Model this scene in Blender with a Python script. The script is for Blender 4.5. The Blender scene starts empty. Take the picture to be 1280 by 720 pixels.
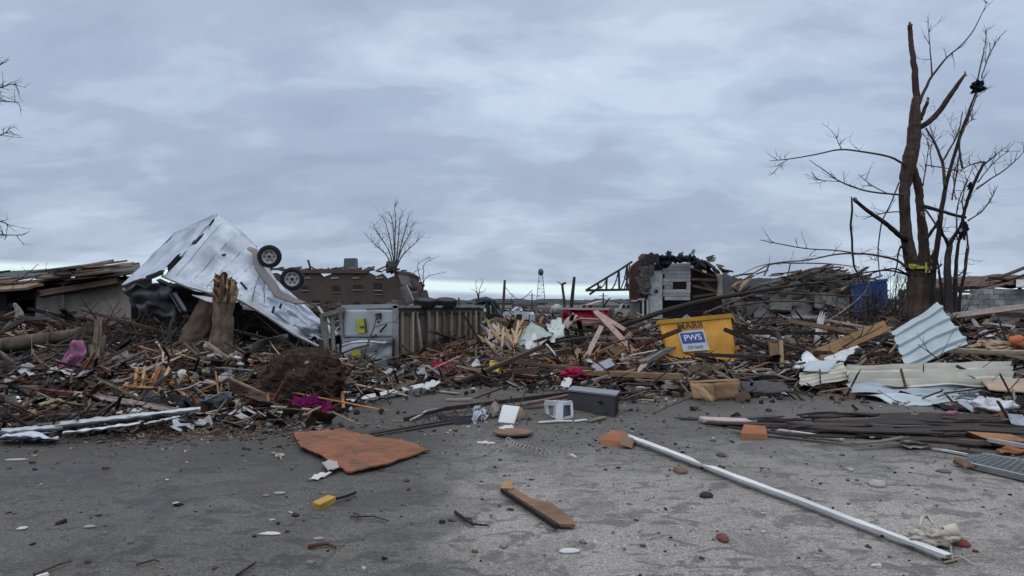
import bpy, math, random
import numpy as np
from mathutils import Vector, Matrix, Euler, noise
random.seed(7); rng = np.random.default_rng(7)
PI = math.pi
S = bpy.context.scene
COL = S.collection
F = 834.0; H = 1.6; HZ = 378.0        # focal length in photo pixels, eye height, horizon row

# ---------------------------------------------------------------- camera
cam = bpy.data.cameras.new('camera'); co = bpy.data.objects.new('camera', cam); COL.objects.link(co)
co.location = (0, 0, H); co.rotation_euler = (PI/2, 0, 0)
cam.sensor_width = 36; cam.lens = 36*F/1280; cam.shift_y = (HZ-360)/1280
cam.clip_start = .05; cam.clip_end = 6000
S.camera = co

# ---------------------------------------------------------------- sky
w = bpy.data.worlds.new('World'); S.world = w; w.use_nodes = True
nt = w.node_tree; nt.nodes.clear()
def N(nt, t, **kw):
    n = nt.nodes.new(t)
    for k, v in kw.items():
        if k.startswith('i_'):
            key = k[2:]
            n.inputs[int(key) if key.isdigit() else key.replace('_', ' ')].default_value = v
        else: setattr(n, k, v)
    return n
def L(nt, a, b): nt.links.new(a, b)
def math_(nt, op, a, b=None, c=None, clamp=False):
    n = nt.nodes.new('ShaderNodeMath'); n.operation = op; n.use_clamp = clamp
    for i, v in enumerate((a, b, c)):
        if v is None: continue
        if isinstance(v, (int, float)): n.inputs[i].default_value = v
        else: nt.links.new(v, n.inputs[i])
    return n.outputs[0]
def ramp(nt, fac, stops, interp='LINEAR'):
    n = nt.nodes.new('ShaderNodeValToRGB'); cr = n.color_ramp; cr.interpolation = interp
    while len(cr.elements) < len(stops): cr.elements.new(.5)
    for e, (p, c) in zip(cr.elements, stops):
        e.position = p; e.color = (c, c, c, 1) if isinstance(c, (int, float)) else tuple(c)+(1,)
    nt.links.new(fac, n.inputs[0]); return n.outputs[0]
def mixc(nt, f, a, b, bt='MIX'):
    n = nt.nodes.new('ShaderNodeMix'); n.data_type = 'RGBA'; n.blend_type = bt
    for s, v in ((n.inputs[0], f), (n.inputs[6], a), (n.inputs[7], b)):
        if isinstance(v, (int, float)): s.default_value = v
        elif isinstance(v, tuple): s.default_value = v+(1,)*(4-len(v))
        else: nt.links.new(v, s)
    return n.outputs[2]
SUN_EL, SUN_AZ = math.radians(36), math.radians(200)
out = N(nt, 'ShaderNodeOutputWorld'); bg = N(nt, 'ShaderNodeBackground'); bg.inputs[1].default_value = 0.1
L(nt, bg.outputs[0], out.inputs[0])
sky = N(nt, 'ShaderNodeTexSky', sky_type='NISHITA', sun_disc=False, sun_elevation=SUN_EL, sun_rotation=SUN_AZ)
tc = N(nt, 'ShaderNodeTexCoord'); sep = N(nt, 'ShaderNodeSeparateXYZ'); L(nt, tc.outputs['Generated'], sep.inputs[0])
X, Y, Z = sep.outputs
zc = math_(nt, 'MAXIMUM', Z, 0.0)
den = math_(nt, 'ADD', zc, 0.30)
cx = math_(nt, 'DIVIDE', X, den); cy = math_(nt, 'DIVIDE', Y, den)
cmb = N(nt, 'ShaderNodeCombineXYZ'); L(nt, math_(nt, 'MULTIPLY', cx, .85), cmb.inputs[0]); L(nt, cy, cmb.inputs[1])
cmb.inputs[2].default_value = 20.1
n1 = N(nt, 'ShaderNodeTexNoise', i_Scale=1.35, i_Detail=5, i_Roughness=.5, i_Distortion=.15); L(nt, cmb.outputs[0], n1.inputs['Vector'])
cmb2 = N(nt, 'ShaderNodeCombineXYZ'); L(nt, cx, cmb2.inputs[0]); L(nt, math_(nt, 'MULTIPLY', cy, 1.7), cmb2.inputs[1]); cmb2.inputs[2].default_value = 25.1
n2 = N(nt, 'ShaderNodeTexNoise', i_Scale=3.2, i_Detail=5, i_Roughness=.55, i_Distortion=.3); L(nt, cmb2.outputs[0], n2.inputs['Vector'])
f = math_(nt, 'ADD', math_(nt, 'MULTIPLY', n1.outputs[0], .60), math_(nt, 'MULTIPLY', n2.outputs[0], .40))
cloud = ramp(nt, f, [(.36, (3.75, 4.5, 6.0)), (.46, (4.2, 5.05, 6.6)), (.53, (5.0, 5.95, 7.55)), (.61, (5.95, 7.0, 8.6)), (.70, (7.4, 8.4, 9.8))], 'EASE')
# distant underside of the cloud deck is a little deeper and flatter
lowc = ramp(nt, zc, [(0, .93), (.12, .9), (.3, 1.0), (.42, (1.06, 1.04, 1.02)), (.7, (2.05, 1.85, 1.6)), (1, (3.0, 2.6, 2.1))])   # overcast: brighter towards the zenith
cloud = mixc(nt, 1.0, cloud, lowc, 'MULTIPLY')
# clear strip under the edge of the deck, all round the horizon
az = N(nt, 'ShaderNodeTexNoise', i_Scale=1.6, i_Detail=4, i_Roughness=.55)
cmb3 = N(nt, 'ShaderNodeCombineXYZ'); L(nt, X, cmb3.inputs[0]); L(nt, Y, cmb3.inputs[1]); L(nt, math_(nt, 'MULTIPLY', Z, 14), cmb3.inputs[2])
L(nt, cmb3.outputs[0], az.inputs['Vector'])
wob = math_(nt, 'MULTIPLY', math_(nt, 'SUBTRACT', az.outputs[0], .5), .012)
leftup = math_(nt, 'MULTIPLY', math_(nt, 'MAXIMUM', math_(nt, 'MULTIPLY', X, -1), -.1), .030)
zz = math_(nt, 'SUBTRACT', math_(nt, 'ADD', Z, wob), leftup)
gap = ramp(nt, zz, [(0, 0), (.008, .12), (.0135, .95), (.028, 1), (.034, 0)])
lowgap = ramp(nt, zz, [(0, (3.5, 4.4, 6.0)), (.010, (4.6, 5.9, 7.4)), (.016, (8.0, 9.7, 9.8)), (.03, (8.0, 9.6, 10.0))])
c2 = mixc(nt, gap, cloud, lowgap)
c3 = mixc(nt, .94, sky.outputs[0], c2)
L(nt, c3, bg.inputs[0])

# ---------------------------------------------------------------- sun (soft, behind the cloud)
sl = bpy.data.lights.new('sun', 'SUN'); so = bpy.data.objects.new('sun', sl); COL.objects.link(so)
sl.energy = 1.5; sl.angle = math.radians(25); sl.color = (1, .86, .72)
so.rotation_euler = (PI/2-SUN_EL, 0, PI-SUN_AZ)
S.view_settings.view_transform = 'Standard'; S.view_settings.look = 'None'
S.view_settings.exposure = 0; S.view_settings.gamma = 1
S.render.engine = 'CYCLES'
S.cycles.use_denoising = True
S.cycles.max_bounces = 5

# ---------------------------------------------------------------- helpers
def P(px, py, D): return Vector(((px-640)*D/F, D, H-(py-HZ)*D/F))
def G(px, py, z=0.0): return P(px, py, F*(H-z)/(py-HZ))

def material(name, rough=.8, metal=0.0, nscale=6, namt=.35, bump=.3, bscale=None, spec=.3, grime=0.0, stretch=(1, 1, 1), inst=.0, dirt=(.05, .04, .033)):
    m = bpy.data.materials.new(name); m.use_nodes = True; t = m.node_tree; t.nodes.clear()
    o = N(t, 'ShaderNodeOutputMaterial'); b = N(t, 'ShaderNodeBsdfPrincipled'); L(t, b.outputs[0], o.inputs[0])
    a = N(t, 'ShaderNodeAttribute', attribute_name='Col')
    tcn = N(t, 'ShaderNodeTexCoord'); mp = N(t, 'ShaderNodeMapping'); L(t, tcn.outputs['Object'], mp.inputs[0]); mp.inputs['Scale'].default_value = stretch
    n = N(t, 'ShaderNodeTexNoise', i_Scale=nscale, i_Detail=7, i_Roughness=.65); L(t, mp.outputs[0], n.inputs['Vector'])
    v = ramp(t, n.outputs[0], [(.25, 1-namt), (.5, 1.0), (.75, 1+namt*.8)])
    c = mixc(t, 1.0, a.outputs['Color'], v, 'MULTIPLY')
    if inst:
        oi = N(t, 'ShaderNodeObjectInfo'); r = ramp(t, oi.outputs['Random'], [(0, 1-inst), (1, 1+inst)])
        c = mixc(t, 1.0, c, r, 'MULTIPLY')
    if grime:
        g = N(t, 'ShaderNodeTexNoise', i_Scale=nscale*.35, i_Detail=8, i_Roughness=.7); L(t, tcn.outputs['Object'], g.inputs['Vector'])
        gm = ramp(t, g.outputs[0], [(.45, 0), (.68, grime)])
        c = mixc(t, gm, c, dirt)
    L(t, c, b.inputs['Base Color'])
    b.inputs['Roughness'].default_value = rough; b.inputs['Metallic'].default_value = metal
    b.inputs['Specular IOR Level'].default_value = spec
    if bump:
        bn = N(t, 'ShaderNodeTexNoise', i_Scale=bscale or nscale*3, i_Detail=6, i_Roughness=.6); L(t, mp.outputs[0], bn.inputs['Vector'])
        bp = N(t, 'ShaderNodeBump'); bp.inputs['Strength'].default_value = bump; bp.inputs['Distance'].default_value = .02
        L(t, bn.outputs[0], bp.inputs['Height']); L(t, bp.outputs[0], b.inputs['Normal'])
    return m
M = dict(
    wood=material('weathered_wood', .85, 0, 5, .45, .4, 30, .2, .45, (1, 9, 9), .25),
    bark=material('bark', .95, 0, 7, .75, 1.0, 22, .15, .35, (1, 1, .18), dirt=(.14, .12, .1)),
    twig=material('twig', .9, 0, 8, .3, .2, 20, .1),
    metal=material('sheet_metal', .42, .3, 2.5, .22, .3, 8, .5, .5, dirt=(.12, .1, .09)),
    rustmetal=material('rusty_steel', .7, .3, 9, .5, .3, 30, .4, .5, dirt=(.09, .04, .02)),
    paint=material('dirty_paint', .55, 0, 3, .14, .12, 20, .4, .3, dirt=(.1, .07, .04)),
    cloth=material('cloth', .9, 0, 7, .25, .35, 25, .1, .2, inst=.1),
    plastic=material('plastic', .4, 0, 4, .1, .1, 12, .5, .25),
    rubber=material('rubber', .75, 0, 12, .3, .3, 30, .3, .3),
    dirt=material('soil', 1, 0, 7, .55, 1.0, 18, .1),
    rubble=material('rubble', .9, 0, 9, .5, .8, 22, .15, .3),
    masonry=material('masonry', .9, 0, 4, .3, .5, 25, .15, .35, inst=.2),
    card=material('cardboard', .85, 0, 3, .2, .15, 20, .2, .25, inst=.15),
    debris=material('debris', .85, .05, 8, .4, .3, 30, .3, .3),
    roofing=material('roofing', .85, 0, 3, .4, .5, 30, .25, .35),
)
def brick_material():
    m = bpy.data.materials.new('brickwork'); m.use_nodes = True; t = m.node_tree; b = t.nodes['Principled BSDF']
    tcn = N(t, 'ShaderNodeTexCoord'); mp = N(t, 'ShaderNodeMapping'); L(t, tcn.outputs['Object'], mp.inputs[0]); mp.inputs['Rotation'].default_value = (PI/2, 0, 0)
    br = N(t, 'ShaderNodeTexBrick', i_Scale=4.5); L(t, mp.outputs[0], br.inputs['Vector'])
    br.inputs['Color1'].default_value = (.115, .062, .048, 1); br.inputs['Color2'].default_value = (.16, .1, .08, 1); br.inputs['Mortar'].default_value = (.2, .17, .15, 1)
    a = N(t, 'ShaderNodeAttribute', attribute_name='Col'); c = mixc(t, 1.0, br.outputs[0], a.outputs['Color'], 'MULTIPLY')
    n = N(t, 'ShaderNodeTexNoise', i_Scale=.9, i_Detail=8); L(t, tcn.outputs['Object'], n.inputs['Vector'])
    c = mixc(t, ramp(t, n.outputs[0], [(.4, 0), (.75, .6)]), c, (.13, .11, .1)); L(t, c, b.inputs['Base Color']); b.inputs['Roughness'].default_value = .95
    return m
M['brick'] = brick_material()

class MB:
    """collects coloured faces, then links them as one mesh object"""
    def __init__(s, col=(.5, .5, .5)): s.v = []; s.f = []; s.c = []; s.col = col
    def face(s, idx, col=None): s.f.append(tuple(idx)); s.c.append(col or s.col)
    def poly(s, pts, col=None):
        b = len(s.v); s.v += [Vector(p) for p in pts]; s.face(range(b, b+len(pts)), col)
    def prism(s, pts, off, col=None):
        off = Vector(off); n = len(pts); b = len(s.v)
        s.v += [Vector(p) for p in pts] + [Vector(p)+off for p in pts]
        s.face(range(b, b+n), col); s.face(range(b+2*n-1, b+n-1, -1), col)
        for i in range(n): s.face((b+i, b+n+i, b+n+(i+1) % n, b+(i+1) % n), col)
    def box(s, c, d, rot=None, col=None):
        c = Vector(c); m = rot if rot is not None else Matrix.Identity(3)
        x, y, z = (q/2 for q in d)
        pts = [c + m @ Vector(p) for p in ((-x, -y, -z), (x, -y, -z), (x, y, -z), (-x, y, -z))]
        s.prism(pts, m @ Vector((0, 0, 2*z)), col)
    def bar(s, a, b, wd, ht, col=None, up=(0, 0, 1)):
        a = Vector(a); b = Vector(b); x = (b-a); ln = x.length; x.normalize()
        u = Vector(up); y = u.cross(x)
        if y.length < 1e-3: y = Vector((0, 1, 0)).cross(x)
        y.normalize(); z = x.cross(y)
        m = Matrix((x, y, z)).transposed()
        s.box((a+b)/2, (ln, wd, ht), m, col)
    def plank(s, a, b, wd, ht, col=None, up=(0, 0, 1), jag=.15, strips=3):
        """a board with splintered ends, running from a to b"""
        a = Vector(a); b = Vector(b); x = (b-a); ln = x.length; x.normalize()
        y = Vector(up).cross(x)
        if y.length < 1e-3: y = Vector((0, 1, 0)).cross(x)
        y.normalize(); z = x.cross(y)
        bow = z*random.uniform(-.02, .02)*ln
        for k in range(strips):
            y0 = (k/strips-.5)*wd; y1 = ((k+1)/strips-.5)*wd
            e0 = random.uniform(0, jag); e1 = random.uniform(0, jag); j0 = random.uniform(0, jag)*.6; j1 = random.uniform(0, jag)*.6
            zo = z*random.uniform(-.06, .06)*ht
            q = [a+x*e0+y*y0, (a+b)/2+bow+y*y0, b-x*e1+y*y0, b-x*j1+y*y1, (a+b)/2+bow+y*y1, a+x*j0+y*y1]
            s.prism([p+zo-z*ht/2 for p in q], z*ht, col)
    def tube(s, pts, rad, n=6, col=None, cap=True, rough=0):
        pts = [Vector(p) for p in pts]; m = len(pts)
        if not isinstance(rad, (list, tuple)): rad = [rad]*m
        b = len(s.v); ref = None
        for i, p in enumerate(pts):
            t = (pts[min(i+1, m-1)]-pts[max(i-1, 0)])
            if t.length < 1e-6: t = Vector((0, 0, 1))
            t.normalize()
            if ref is None: ref = t.orthogonal()
            ref = (ref - t*ref.dot(t))
            if ref.length < 1e-4: ref = t.orthogonal()
            ref.normalize(); q = t.cross(ref)
            for k in range(n):
                a = 2*PI*k/n; dr = ref*math.cos(a)+q*math.sin(a); rv = rad[i]
                if rough: rv *= 1+rough*(nz(p*1.2+dr*1.3, 1.0, 3)+.7*nz(Vector((dr.x*3.5, dr.y*3.5, p.z*1.2)), 1, 8)+.5*nz(Vector((dr.x*9, dr.y*9, p.z*4)), 1, 5))
                s.v.append(p+dr*rv)
        for i in range(m-1):
            for k in range(n):
                k2 = (k+1) % n; s.face((b+i*n+k, b+i*n+k2, b+(i+1)*n+k2, b+(i+1)*n+k), col)
        if cap: s.face(range(b+n-1, b-1, -1), col); s.face(range(b+(m-1)*n, b+m*n), col)
    def lathe(s, c, axis, prof, n=24, col=None):
        """prof: list of (radius, offset along axis); closed loop if first == last"""
        c = Vector(c); ax = Vector(axis).normalized(); u = ax.orthogonal().normalized(); v = ax.cross(u); b = len(s.v); m = len(prof)
        for r, h in prof:
            for k in range(n):
                a = 2*PI*k/n; s.v.append(c+ax*h+(u*math.cos(a)+v*math.sin(a))*r)
        for i in range(m-1):
            for k in range(n):
                k2 = (k+1) % n; s.face((b+i*n+k, b+i*n+k2, b+(i+1)*n+k2, b+(i+1)*n+k), col)
    def sheet(s, fn, nu, nv, th=0.01, col=None, colfn=None, hole=None):
        """fn(u,v)->Vector ; a thin closed sheet"""
        b = len(s.v); top = [[Vector(fn(i/nu, j/nv)) for j in range(nv+1)] for i in range(nu+1)]
        W = nv+1; cnt = (nu+1)*W
        nr = [[None]*W for _ in range(nu+1)]
        for i in range(nu+1):
            for j in range(W):
                du = top[min(i+1, nu)][j]-top[max(i-1, 0)][j]; dv = top[i][min(j+1, nv)]-top[i][max(j-1, 0)]
                n_ = du.cross(dv); nr[i][j] = n_.normalized() if n_.length > 1e-9 else Vector((0, 0, 1))
        for i in range(nu+1):
            for j in range(W): s.v.append(top[i][j])
        for i in range(nu+1):
            for j in range(W): s.v.append(top[i][j]-nr[i][j]*th)
        keep = [[not (hole and hole((i+.5)/nu, (j+.5)/nv)) for j in range(nv)] for i in range(nu)]
        for i in range(nu):
            for j in range(nv):
                if not keep[i][j]: continue
                cc = colfn((i+.5)/nu, (j+.5)/nv) if colfn else col
                a0, a1, a2, a3 = b+i*W+j, b+(i+1)*W+j, b+(i+1)*W+j+1, b+i*W+j+1
                s.face((a0, a1, a2, a3), cc); s.face((a3+cnt, a2+cnt, a1+cnt, a0+cnt), cc)
                if i == 0 or not keep[i-1][j]: s.face((a3, a3+cnt, a0+cnt, a0), cc)
                if i == nu-1 or not keep[i+1][j]: s.face((a1, a1+cnt, a2+cnt, a2), cc)
                if j == 0 or not keep[i][j-1]: s.face((a0, a0+cnt, a1+cnt, a1), cc)
                if j == nv-1 or not keep[i][j+1]: s.face((a2, a2+cnt, a3+cnt, a3), cc)
    def blob(s, c, r, seed=0, amp=.25, fr=2.0, nu=18, nv=12, col=None, flat=None):
        c = Vector(c); b = len(s.v); so_ = Vector((seed*3.1, seed*1.7, seed*.9))
        for j in range(nv+1):
            for i in range(nu):
                th = PI*j/nv; ph = 2*PI*i/nu
                d = Vector((math.sin(th)*math.cos(ph), math.sin(th)*math.sin(ph), math.cos(th)))
                k = 1+amp*noise.fractal(d*fr+so_, .8, 2.1, 5)
                p = Vector((d.x*r[0], d.y*r[1], d.z*r[2]))*k
                if flat is not None and p.z < flat: p.z = flat
                s.v.append(c+p)
        for j in range(nv):
            for i in range(nu):
                i2 = (i+1) % nu; s.face((b+j*nu+i, b+j*nu+i2, b+(j+1)*nu+i2, b+(j+1)*nu+i), col)
    def mesh(s, name, mat, smooth=False, origin=None):
        me = bpy.data.meshes.new(name); o = Vector(origin) if origin is not None else Vector((0, 0, 0))
        me.from_pydata([tuple(v-o) for v in s.v], [], s.f)
        at = me.attributes.new('Col', 'FLOAT_COLOR', 'FACE')
        at.data.foreach_set('color', np.array([tuple(c)[:3]+(1,) for c in s.c], dtype=np.float32).ravel())
        me.materials.append(M[mat] if isinstance(mat, str) else mat)
        if smooth: me.polygons.foreach_set('use_smooth', [True]*len(me.polygons))
        return me
    def build(s, name, mat, parent=None, smooth=False, label=None):
        if parent is not None: o0 = wloc(parent)
        else:
            xs = [v.x for v in s.v]; ys = [v.y for v in s.v]; zs = [v.z for v in s.v]
            o0 = Vector(((min(xs)+max(xs))/2, (min(ys)+max(ys))/2, min(zs)))
        me = s.mesh(name, mat, smooth, o0)
        o = bpy.data.objects.new(name, me); COL.objects.link(o)
        if parent is not None: o.parent = parent
        else: o.location = o0
        o['_w'] = tuple(o0)
        if label: o['label'] = label
        return o
def wloc(o): return Vector(o['_w'])
def tag(o, label, cat, group=None, kind=None):
    o['label'] = label; o['category'] = cat
    if group: o['group'] = group
    if kind: o['kind'] = kind
    return o
def thing(name, loc, label, cat, group=None):
    o = bpy.data.objects.new(name, None); COL.objects.link(o); o.location = loc; o['_w'] = tuple(loc); o.empty_display_size = .2
    return tag(o, label, cat, group)
def struct(o, kind='structure', label=None, cat=None):
    o['kind'] = kind
    if label: o['label'] = label
    if cat: o['category'] = cat
    return o
def lerp(a, b, t): return a+(b-a)*t
def pl(pts, t):
    """point at parameter t of a polyline of Vectors/tuples"""
    n = len(pts)-1; k = min(int(t*n), n-1); f_ = t*n-k
    return pts[k].lerp(pts[k+1], f_)
def nz(p, s=1.0, o=0.0): return noise.noise(Vector(p)*s+Vector((o, o*.7, -o)))

# numpy value noise
def _h(ix, iy, s): 
    v = np.sin(ix*127.1+iy*311.7+s*74.7)*43758.5453
    return v-np.floor(v)
def vnoise(x, y, s=0.0):
    ix = np.floor(x); iy = np.floor(y); fx = x-ix; fy = y-iy; fx = fx*fx*(3-2*fx); fy = fy*fy*(3-2*fy)
    return ((_h(ix, iy, s)*(1-fx)+_h(ix+1, iy, s)*fx)*(1-fy)+(_h(ix, iy+1, s)*(1-fx)+_h(ix+1, iy+1, s)*fx)*fy)
def fbm(x, y, s=0.0, o=4):
    t = 0; a = .5
    for k in range(o): t = t+a*vnoise(x*2**k, y*2**k, s+k); a *= .5
    return t
FR_X = np.array([-900, -300, 0, 130, 260, 340, 430, 470, 560, 620, 700, 760, 800, 870, 950, 1000, 1080, 1180, 1280, 1600, 2200.])
FR_D = np.array([7.0, 7.6, 8.0, 8.5, 9.2, 9.6, 10.4, 11.6, 13.2, 13.4, 12.9, 11.9, 11.7, 12.2, 12.4, 12.4, 12.4, 11.6, 9.4, 8.6, 8.0])
MOUNDS = [  # px, D, width m, depth m, height
    (40, 19, 6, 4, .8), (-160, 18, 5, 4, .7), (170, 14, 2.5, 2.2, .42), (100, 10.6, 2.5, 1.2, .28), (300, 12.2, 2.2, 1.4, .4), (200, 11, 1.6, 1.0, .2),
    (380, 12.6, 1.3, 1.1, .22), (560, 16.5, 1.6, 1.6, .32), (640, 18, 2.0, 2.0, .38), (720, 19, 2.2, 2, .42), (800, 19.5, 2.2, 2, .5), (745, 14.5, 1.8, 1.3, .42),
    (880, 21, 2.4, 2, .45), (980, 19, 3, 3, .62), (1060, 23, 4, 3, .95), (1200, 21, 4, 3, .75), (1150, 15.6, 3, 1.6, .4), (1270, 16, 2, 3, .6),
    (1400, 15, 3, 4, .6), (1000, 15.2, 2, 1, .25), (260, 20, 3, 3, .4), (400, 25, 4, 4, .5), (500, 34, 7, 5, .4), (800, 36, 6, 5, .5), (1000, 33, 7, 4, .7), (200, 30, 6, 4, .6), (1200, 34, 8, 5, .9)]
def height(x, y):
    x = np.asarray(x, float); y = np.asarray(y, float)
    yy = np.maximum(y, .5); px = 640+F*x/yy
    fr = np.interp(px, FR_X, FR_D)+(vnoise(x*1.3, y*1.3, 5)-.5)*1.0
    e = np.clip((y-fr)/3.2, 0, 1); e = e*e*(3-2*e)
    far = np.clip((y-22)/20, 0, 1)
    h = -.02+.14*fbm(x*.9, y*.9, 3)*(1+far*.9)+.07*fbm(x*3.1, y*3.1, 8)
    for (mx, mD, wx, wy, hh) in MOUNDS:
        X0 = (mx-640)*mD/F
        h = h+hh*.62*np.exp(-((x-X0)/wx)**2-((y-mD)/wy)**2)*(.7+.6*vnoise(x*1.7, y*1.7, 11))
    h = h*(1-np.clip((y-90)/60, 0, 1)*.5)
    return h*e-.06*(1-e)
def hgt(x, y): return float(height(x, y))
# ---------------------------------------------------------------- ground, road, rubble terrain
def ground_mat():
    m = bpy.data.materials.new('bare_ground'); m.use_nodes = True; t = m.node_tree; b = t.nodes['Principled BSDF']
    g = N(t, 'ShaderNodeNewGeometry'); n = N(t, 'ShaderNodeTexNoise', i_Scale=.12, i_Detail=9, i_Roughness=.7); L(t, g.outputs['Position'], n.inputs['Vector'])
    c = ramp(t, n.outputs[0], [(.3, (.055, .045, .036)), (.5, (.1, .085, .068)), (.7, (.15, .135, .11))]); L(t, c, b.inputs['Base Color']); b.inputs['Roughness'].default_value = 1
    return m
def asphalt_mat():
    m = bpy.data.materials.new('asphalt'); m.use_nodes = True; t = m.node_tree; b = t.nodes['Principled BSDF']
    g = N(t, 'ShaderNodeNewGeometry'); pos = g.outputs['Position']; sp = N(t, 'ShaderNodeSeparateXYZ'); L(t, pos, sp.inputs[0])
    def nz_(scale, det=5, r=.6, dist=0, vec=pos):
        n = N(t, 'ShaderNodeTexNoise', i_Scale=scale, i_Detail=det, i_Roughness=r, i_Distortion=dist); L(t, vec, n.inputs['Vector']); return n.outputs[0]
    agg = nz_(60, 3, .8); agg2 = nz_(22, 6, .75); big = nz_(.45, 5, .6, .6); med = nz_(1.8, 6, .65, .3)
    base = ramp(t, big, [(.3, (.24, .22, .207)), (.5, (.315, .289, .271)), (.7, (.385, .355, .33))])
    # older, darker surfacing to the left of a wandering seam
    seam = math_(t, 'ADD', sp.outputs[0], math_(t, 'MULTIPLY', math_(t, 'SUBTRACT', nz_(.8, 4), .5), 1.3))
    seam = math_(t, 'ADD', seam, math_(t, 'MULTIPLY', math_(t, 'SUBTRACT', sp.outputs[1], 5.0), .16))
    dk = ramp(t, seam, [(0, .66), (.06, .70), (.1, 1.0)])
    mr = N(t, 'ShaderNodeMapRange'); L(t, seam, mr.inputs[0]); mr.inputs[1].default_value = -.9; mr.inputs[2].default_value = .12; mr.inputs[3].default_value = .40; mr.inputs[4].default_value = 1.0; mr.interpolation_type = 'SMOOTHSTEP'
    base = mixc(t, 1.0, base, mr.outputs[0], 'MULTIPLY')
    # asphalt grows darker with distance
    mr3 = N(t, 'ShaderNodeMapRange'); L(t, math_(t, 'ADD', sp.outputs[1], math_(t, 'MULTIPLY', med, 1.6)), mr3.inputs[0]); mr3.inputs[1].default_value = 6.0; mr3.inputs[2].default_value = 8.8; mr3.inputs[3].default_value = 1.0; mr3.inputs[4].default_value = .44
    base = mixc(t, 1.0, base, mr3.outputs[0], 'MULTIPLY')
    base = mixc(t, 1.0, base, ramp(t, agg, [(.3, .45), (.5, .95), (.7, 1.75)]), 'MULTIPLY')
    base = mixc(t, 1.0, base, ramp(t, agg2, [(.3, .65), (.5, 1.0), (.7, 1.35)]), 'MULTIPLY')
    # damp blotches and grit
    mpp = N(t, 'ShaderNodeMapping'); L(t, pos, mpp.inputs[0]); mpp.inputs['Scale'].default_value = (1, 1.6, 1)
    blot = nz_(3.4, 5, .62, .9, mpp.outputs[0]); bm = ramp(t, blot, [(.54, 0), (.575, 1)])
    blot2 = nz_(1.1, 6, .7, .8); bm2 = ramp(t, blot2, [(.5, 0), (.6, .6)])
    wet = math_(t, 'MAXIMUM', math_(t, 'MULTIPLY', bm, .9), bm2)
    base = mixc(t, wet, base, mixc(t, 1.0, base, (.46, .44, .44), 'MULTIPLY'))
    # brown mud washed along the foot of the debris
    mud = math_(t, 'ADD', math_(t, 'MULTIPLY', sp.outputs[1], 1.0), math_(t, 'MULTIPLY', nz_(.9, 7, .7), 2.6))
    mud = math_(t, 'SUBTRACT', mud, math_(t, 'MULTIPLY', sp.outputs[0], .33))
    mr2 = N(t, 'ShaderNodeMapRange'); L(t, mud, mr2.inputs[0]); mr2.inputs[1].default_value = 9.2; mr2.inputs[2].default_value = 11.2; mr2.inputs[3].default_value = 0; mr2.inputs[4].default_value = .85
    base = mixc(t, mr2.outputs[0], base, mixc(t, agg2, (.05, .042, .037), (.125, .108, .095)))
    # cracks
    vo = N(t, 'ShaderNodeTexVoronoi', feature='DISTANCE_TO_EDGE', i_Scale=.33)
    wv = N(t, 'ShaderNodeMapping'); L(t, pos, wv.inputs[0])
    dn = N(t, 'ShaderNodeTexNoise', i_Scale=1.4, i_Detail=5); L(t, pos, dn.inputs['Vector'])
    ad = N(t, 'ShaderNodeVectorMath', operation='ADD'); L(t, pos, ad.inputs[0]); L(t, dn.outputs['Color'], ad.inputs[1]); L(t, ad.outputs[0], vo.inputs['Vector'])
    crk = ramp(t, vo.outputs['Distance'], [(0, 1), (.012, 0)])
    base = mixc(t, math_(t, 'MULTIPLY', crk, ramp(t, big, [(.45, 0), (.6, .6)])), base, (.03, .028, .028))
    L(t, base, b.inputs['Base Color'])
    rg = ramp(t, wet, [(0, .88), (1, .5)]); L(t, rg, b.inputs['Roughness']); b.inputs['Specular IOR Level'].default_value = .35
    bp = N(t, 'ShaderNodeBump'); bp.inputs['Strength'].default_value = .8; bp.inputs['Distance'].default_value = .006
    L(t, math_(t, 'ADD', agg, math_(t, 'MULTIPLY', agg2, 1.2)), bp.inputs['Height']); L(t, bp.outputs[0], b.inputs['Normal'])
    return m
mb = MB((.1, .08, .06)); mb.poly([(-3500, -3500, -.004), (3500, -3500, -.004), (3500, 3500, -.004), (-3500, 3500, -.004)])
struct(mb.build('ground', ground_mat()), label='flat brown earth stretching to the horizon')
mb = MB((.1, .1, .1))
xs = [-40, -14, -7, 0, 7, 14, 40]
mb.poly([(-40, -12, 0), (40, -12, 0), (40, 15, 0), (6, 15, 0), (4.5, 60, 0), (-4, 60, 0), (-5, 15, 0), (-40, 15, 0)])
struct(mb.build('road', asphalt_mat()), label='worn grey asphalt littered with scraps in the foreground')

def fast(name, V, Q, C, mat, domain='FACE', smooth=False):
    me = bpy.data.meshes.new(name); k = Q.shape[1]
    me.vertices.add(len(V)); me.vertices.foreach_set('co', V.astype(np.float32).ravel())
    me.loops.add(Q.size); me.loops.foreach_set('vertex_index', Q.astype(np.int32).ravel())
    me.polygons.add(len(Q)); me.polygons.foreach_set('loop_start', np.arange(0, Q.size, k, dtype=np.int32))
    me.update(calc_edges=True)
    at = me.attributes.new('Col', 'FLOAT_COLOR', domain)
    at.data.foreach_set('color', np.hstack([C, np.ones((len(C), 1))]).astype(np.float32).ravel())
    me.materials.append(M[mat])
    me.polygons.foreach_set('use_smooth', [smooth]*len(Q))
    o = bpy.data.objects.new(name, me); COL.objects.link(o); o['_w'] = (0, 0, 0); return o
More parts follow.
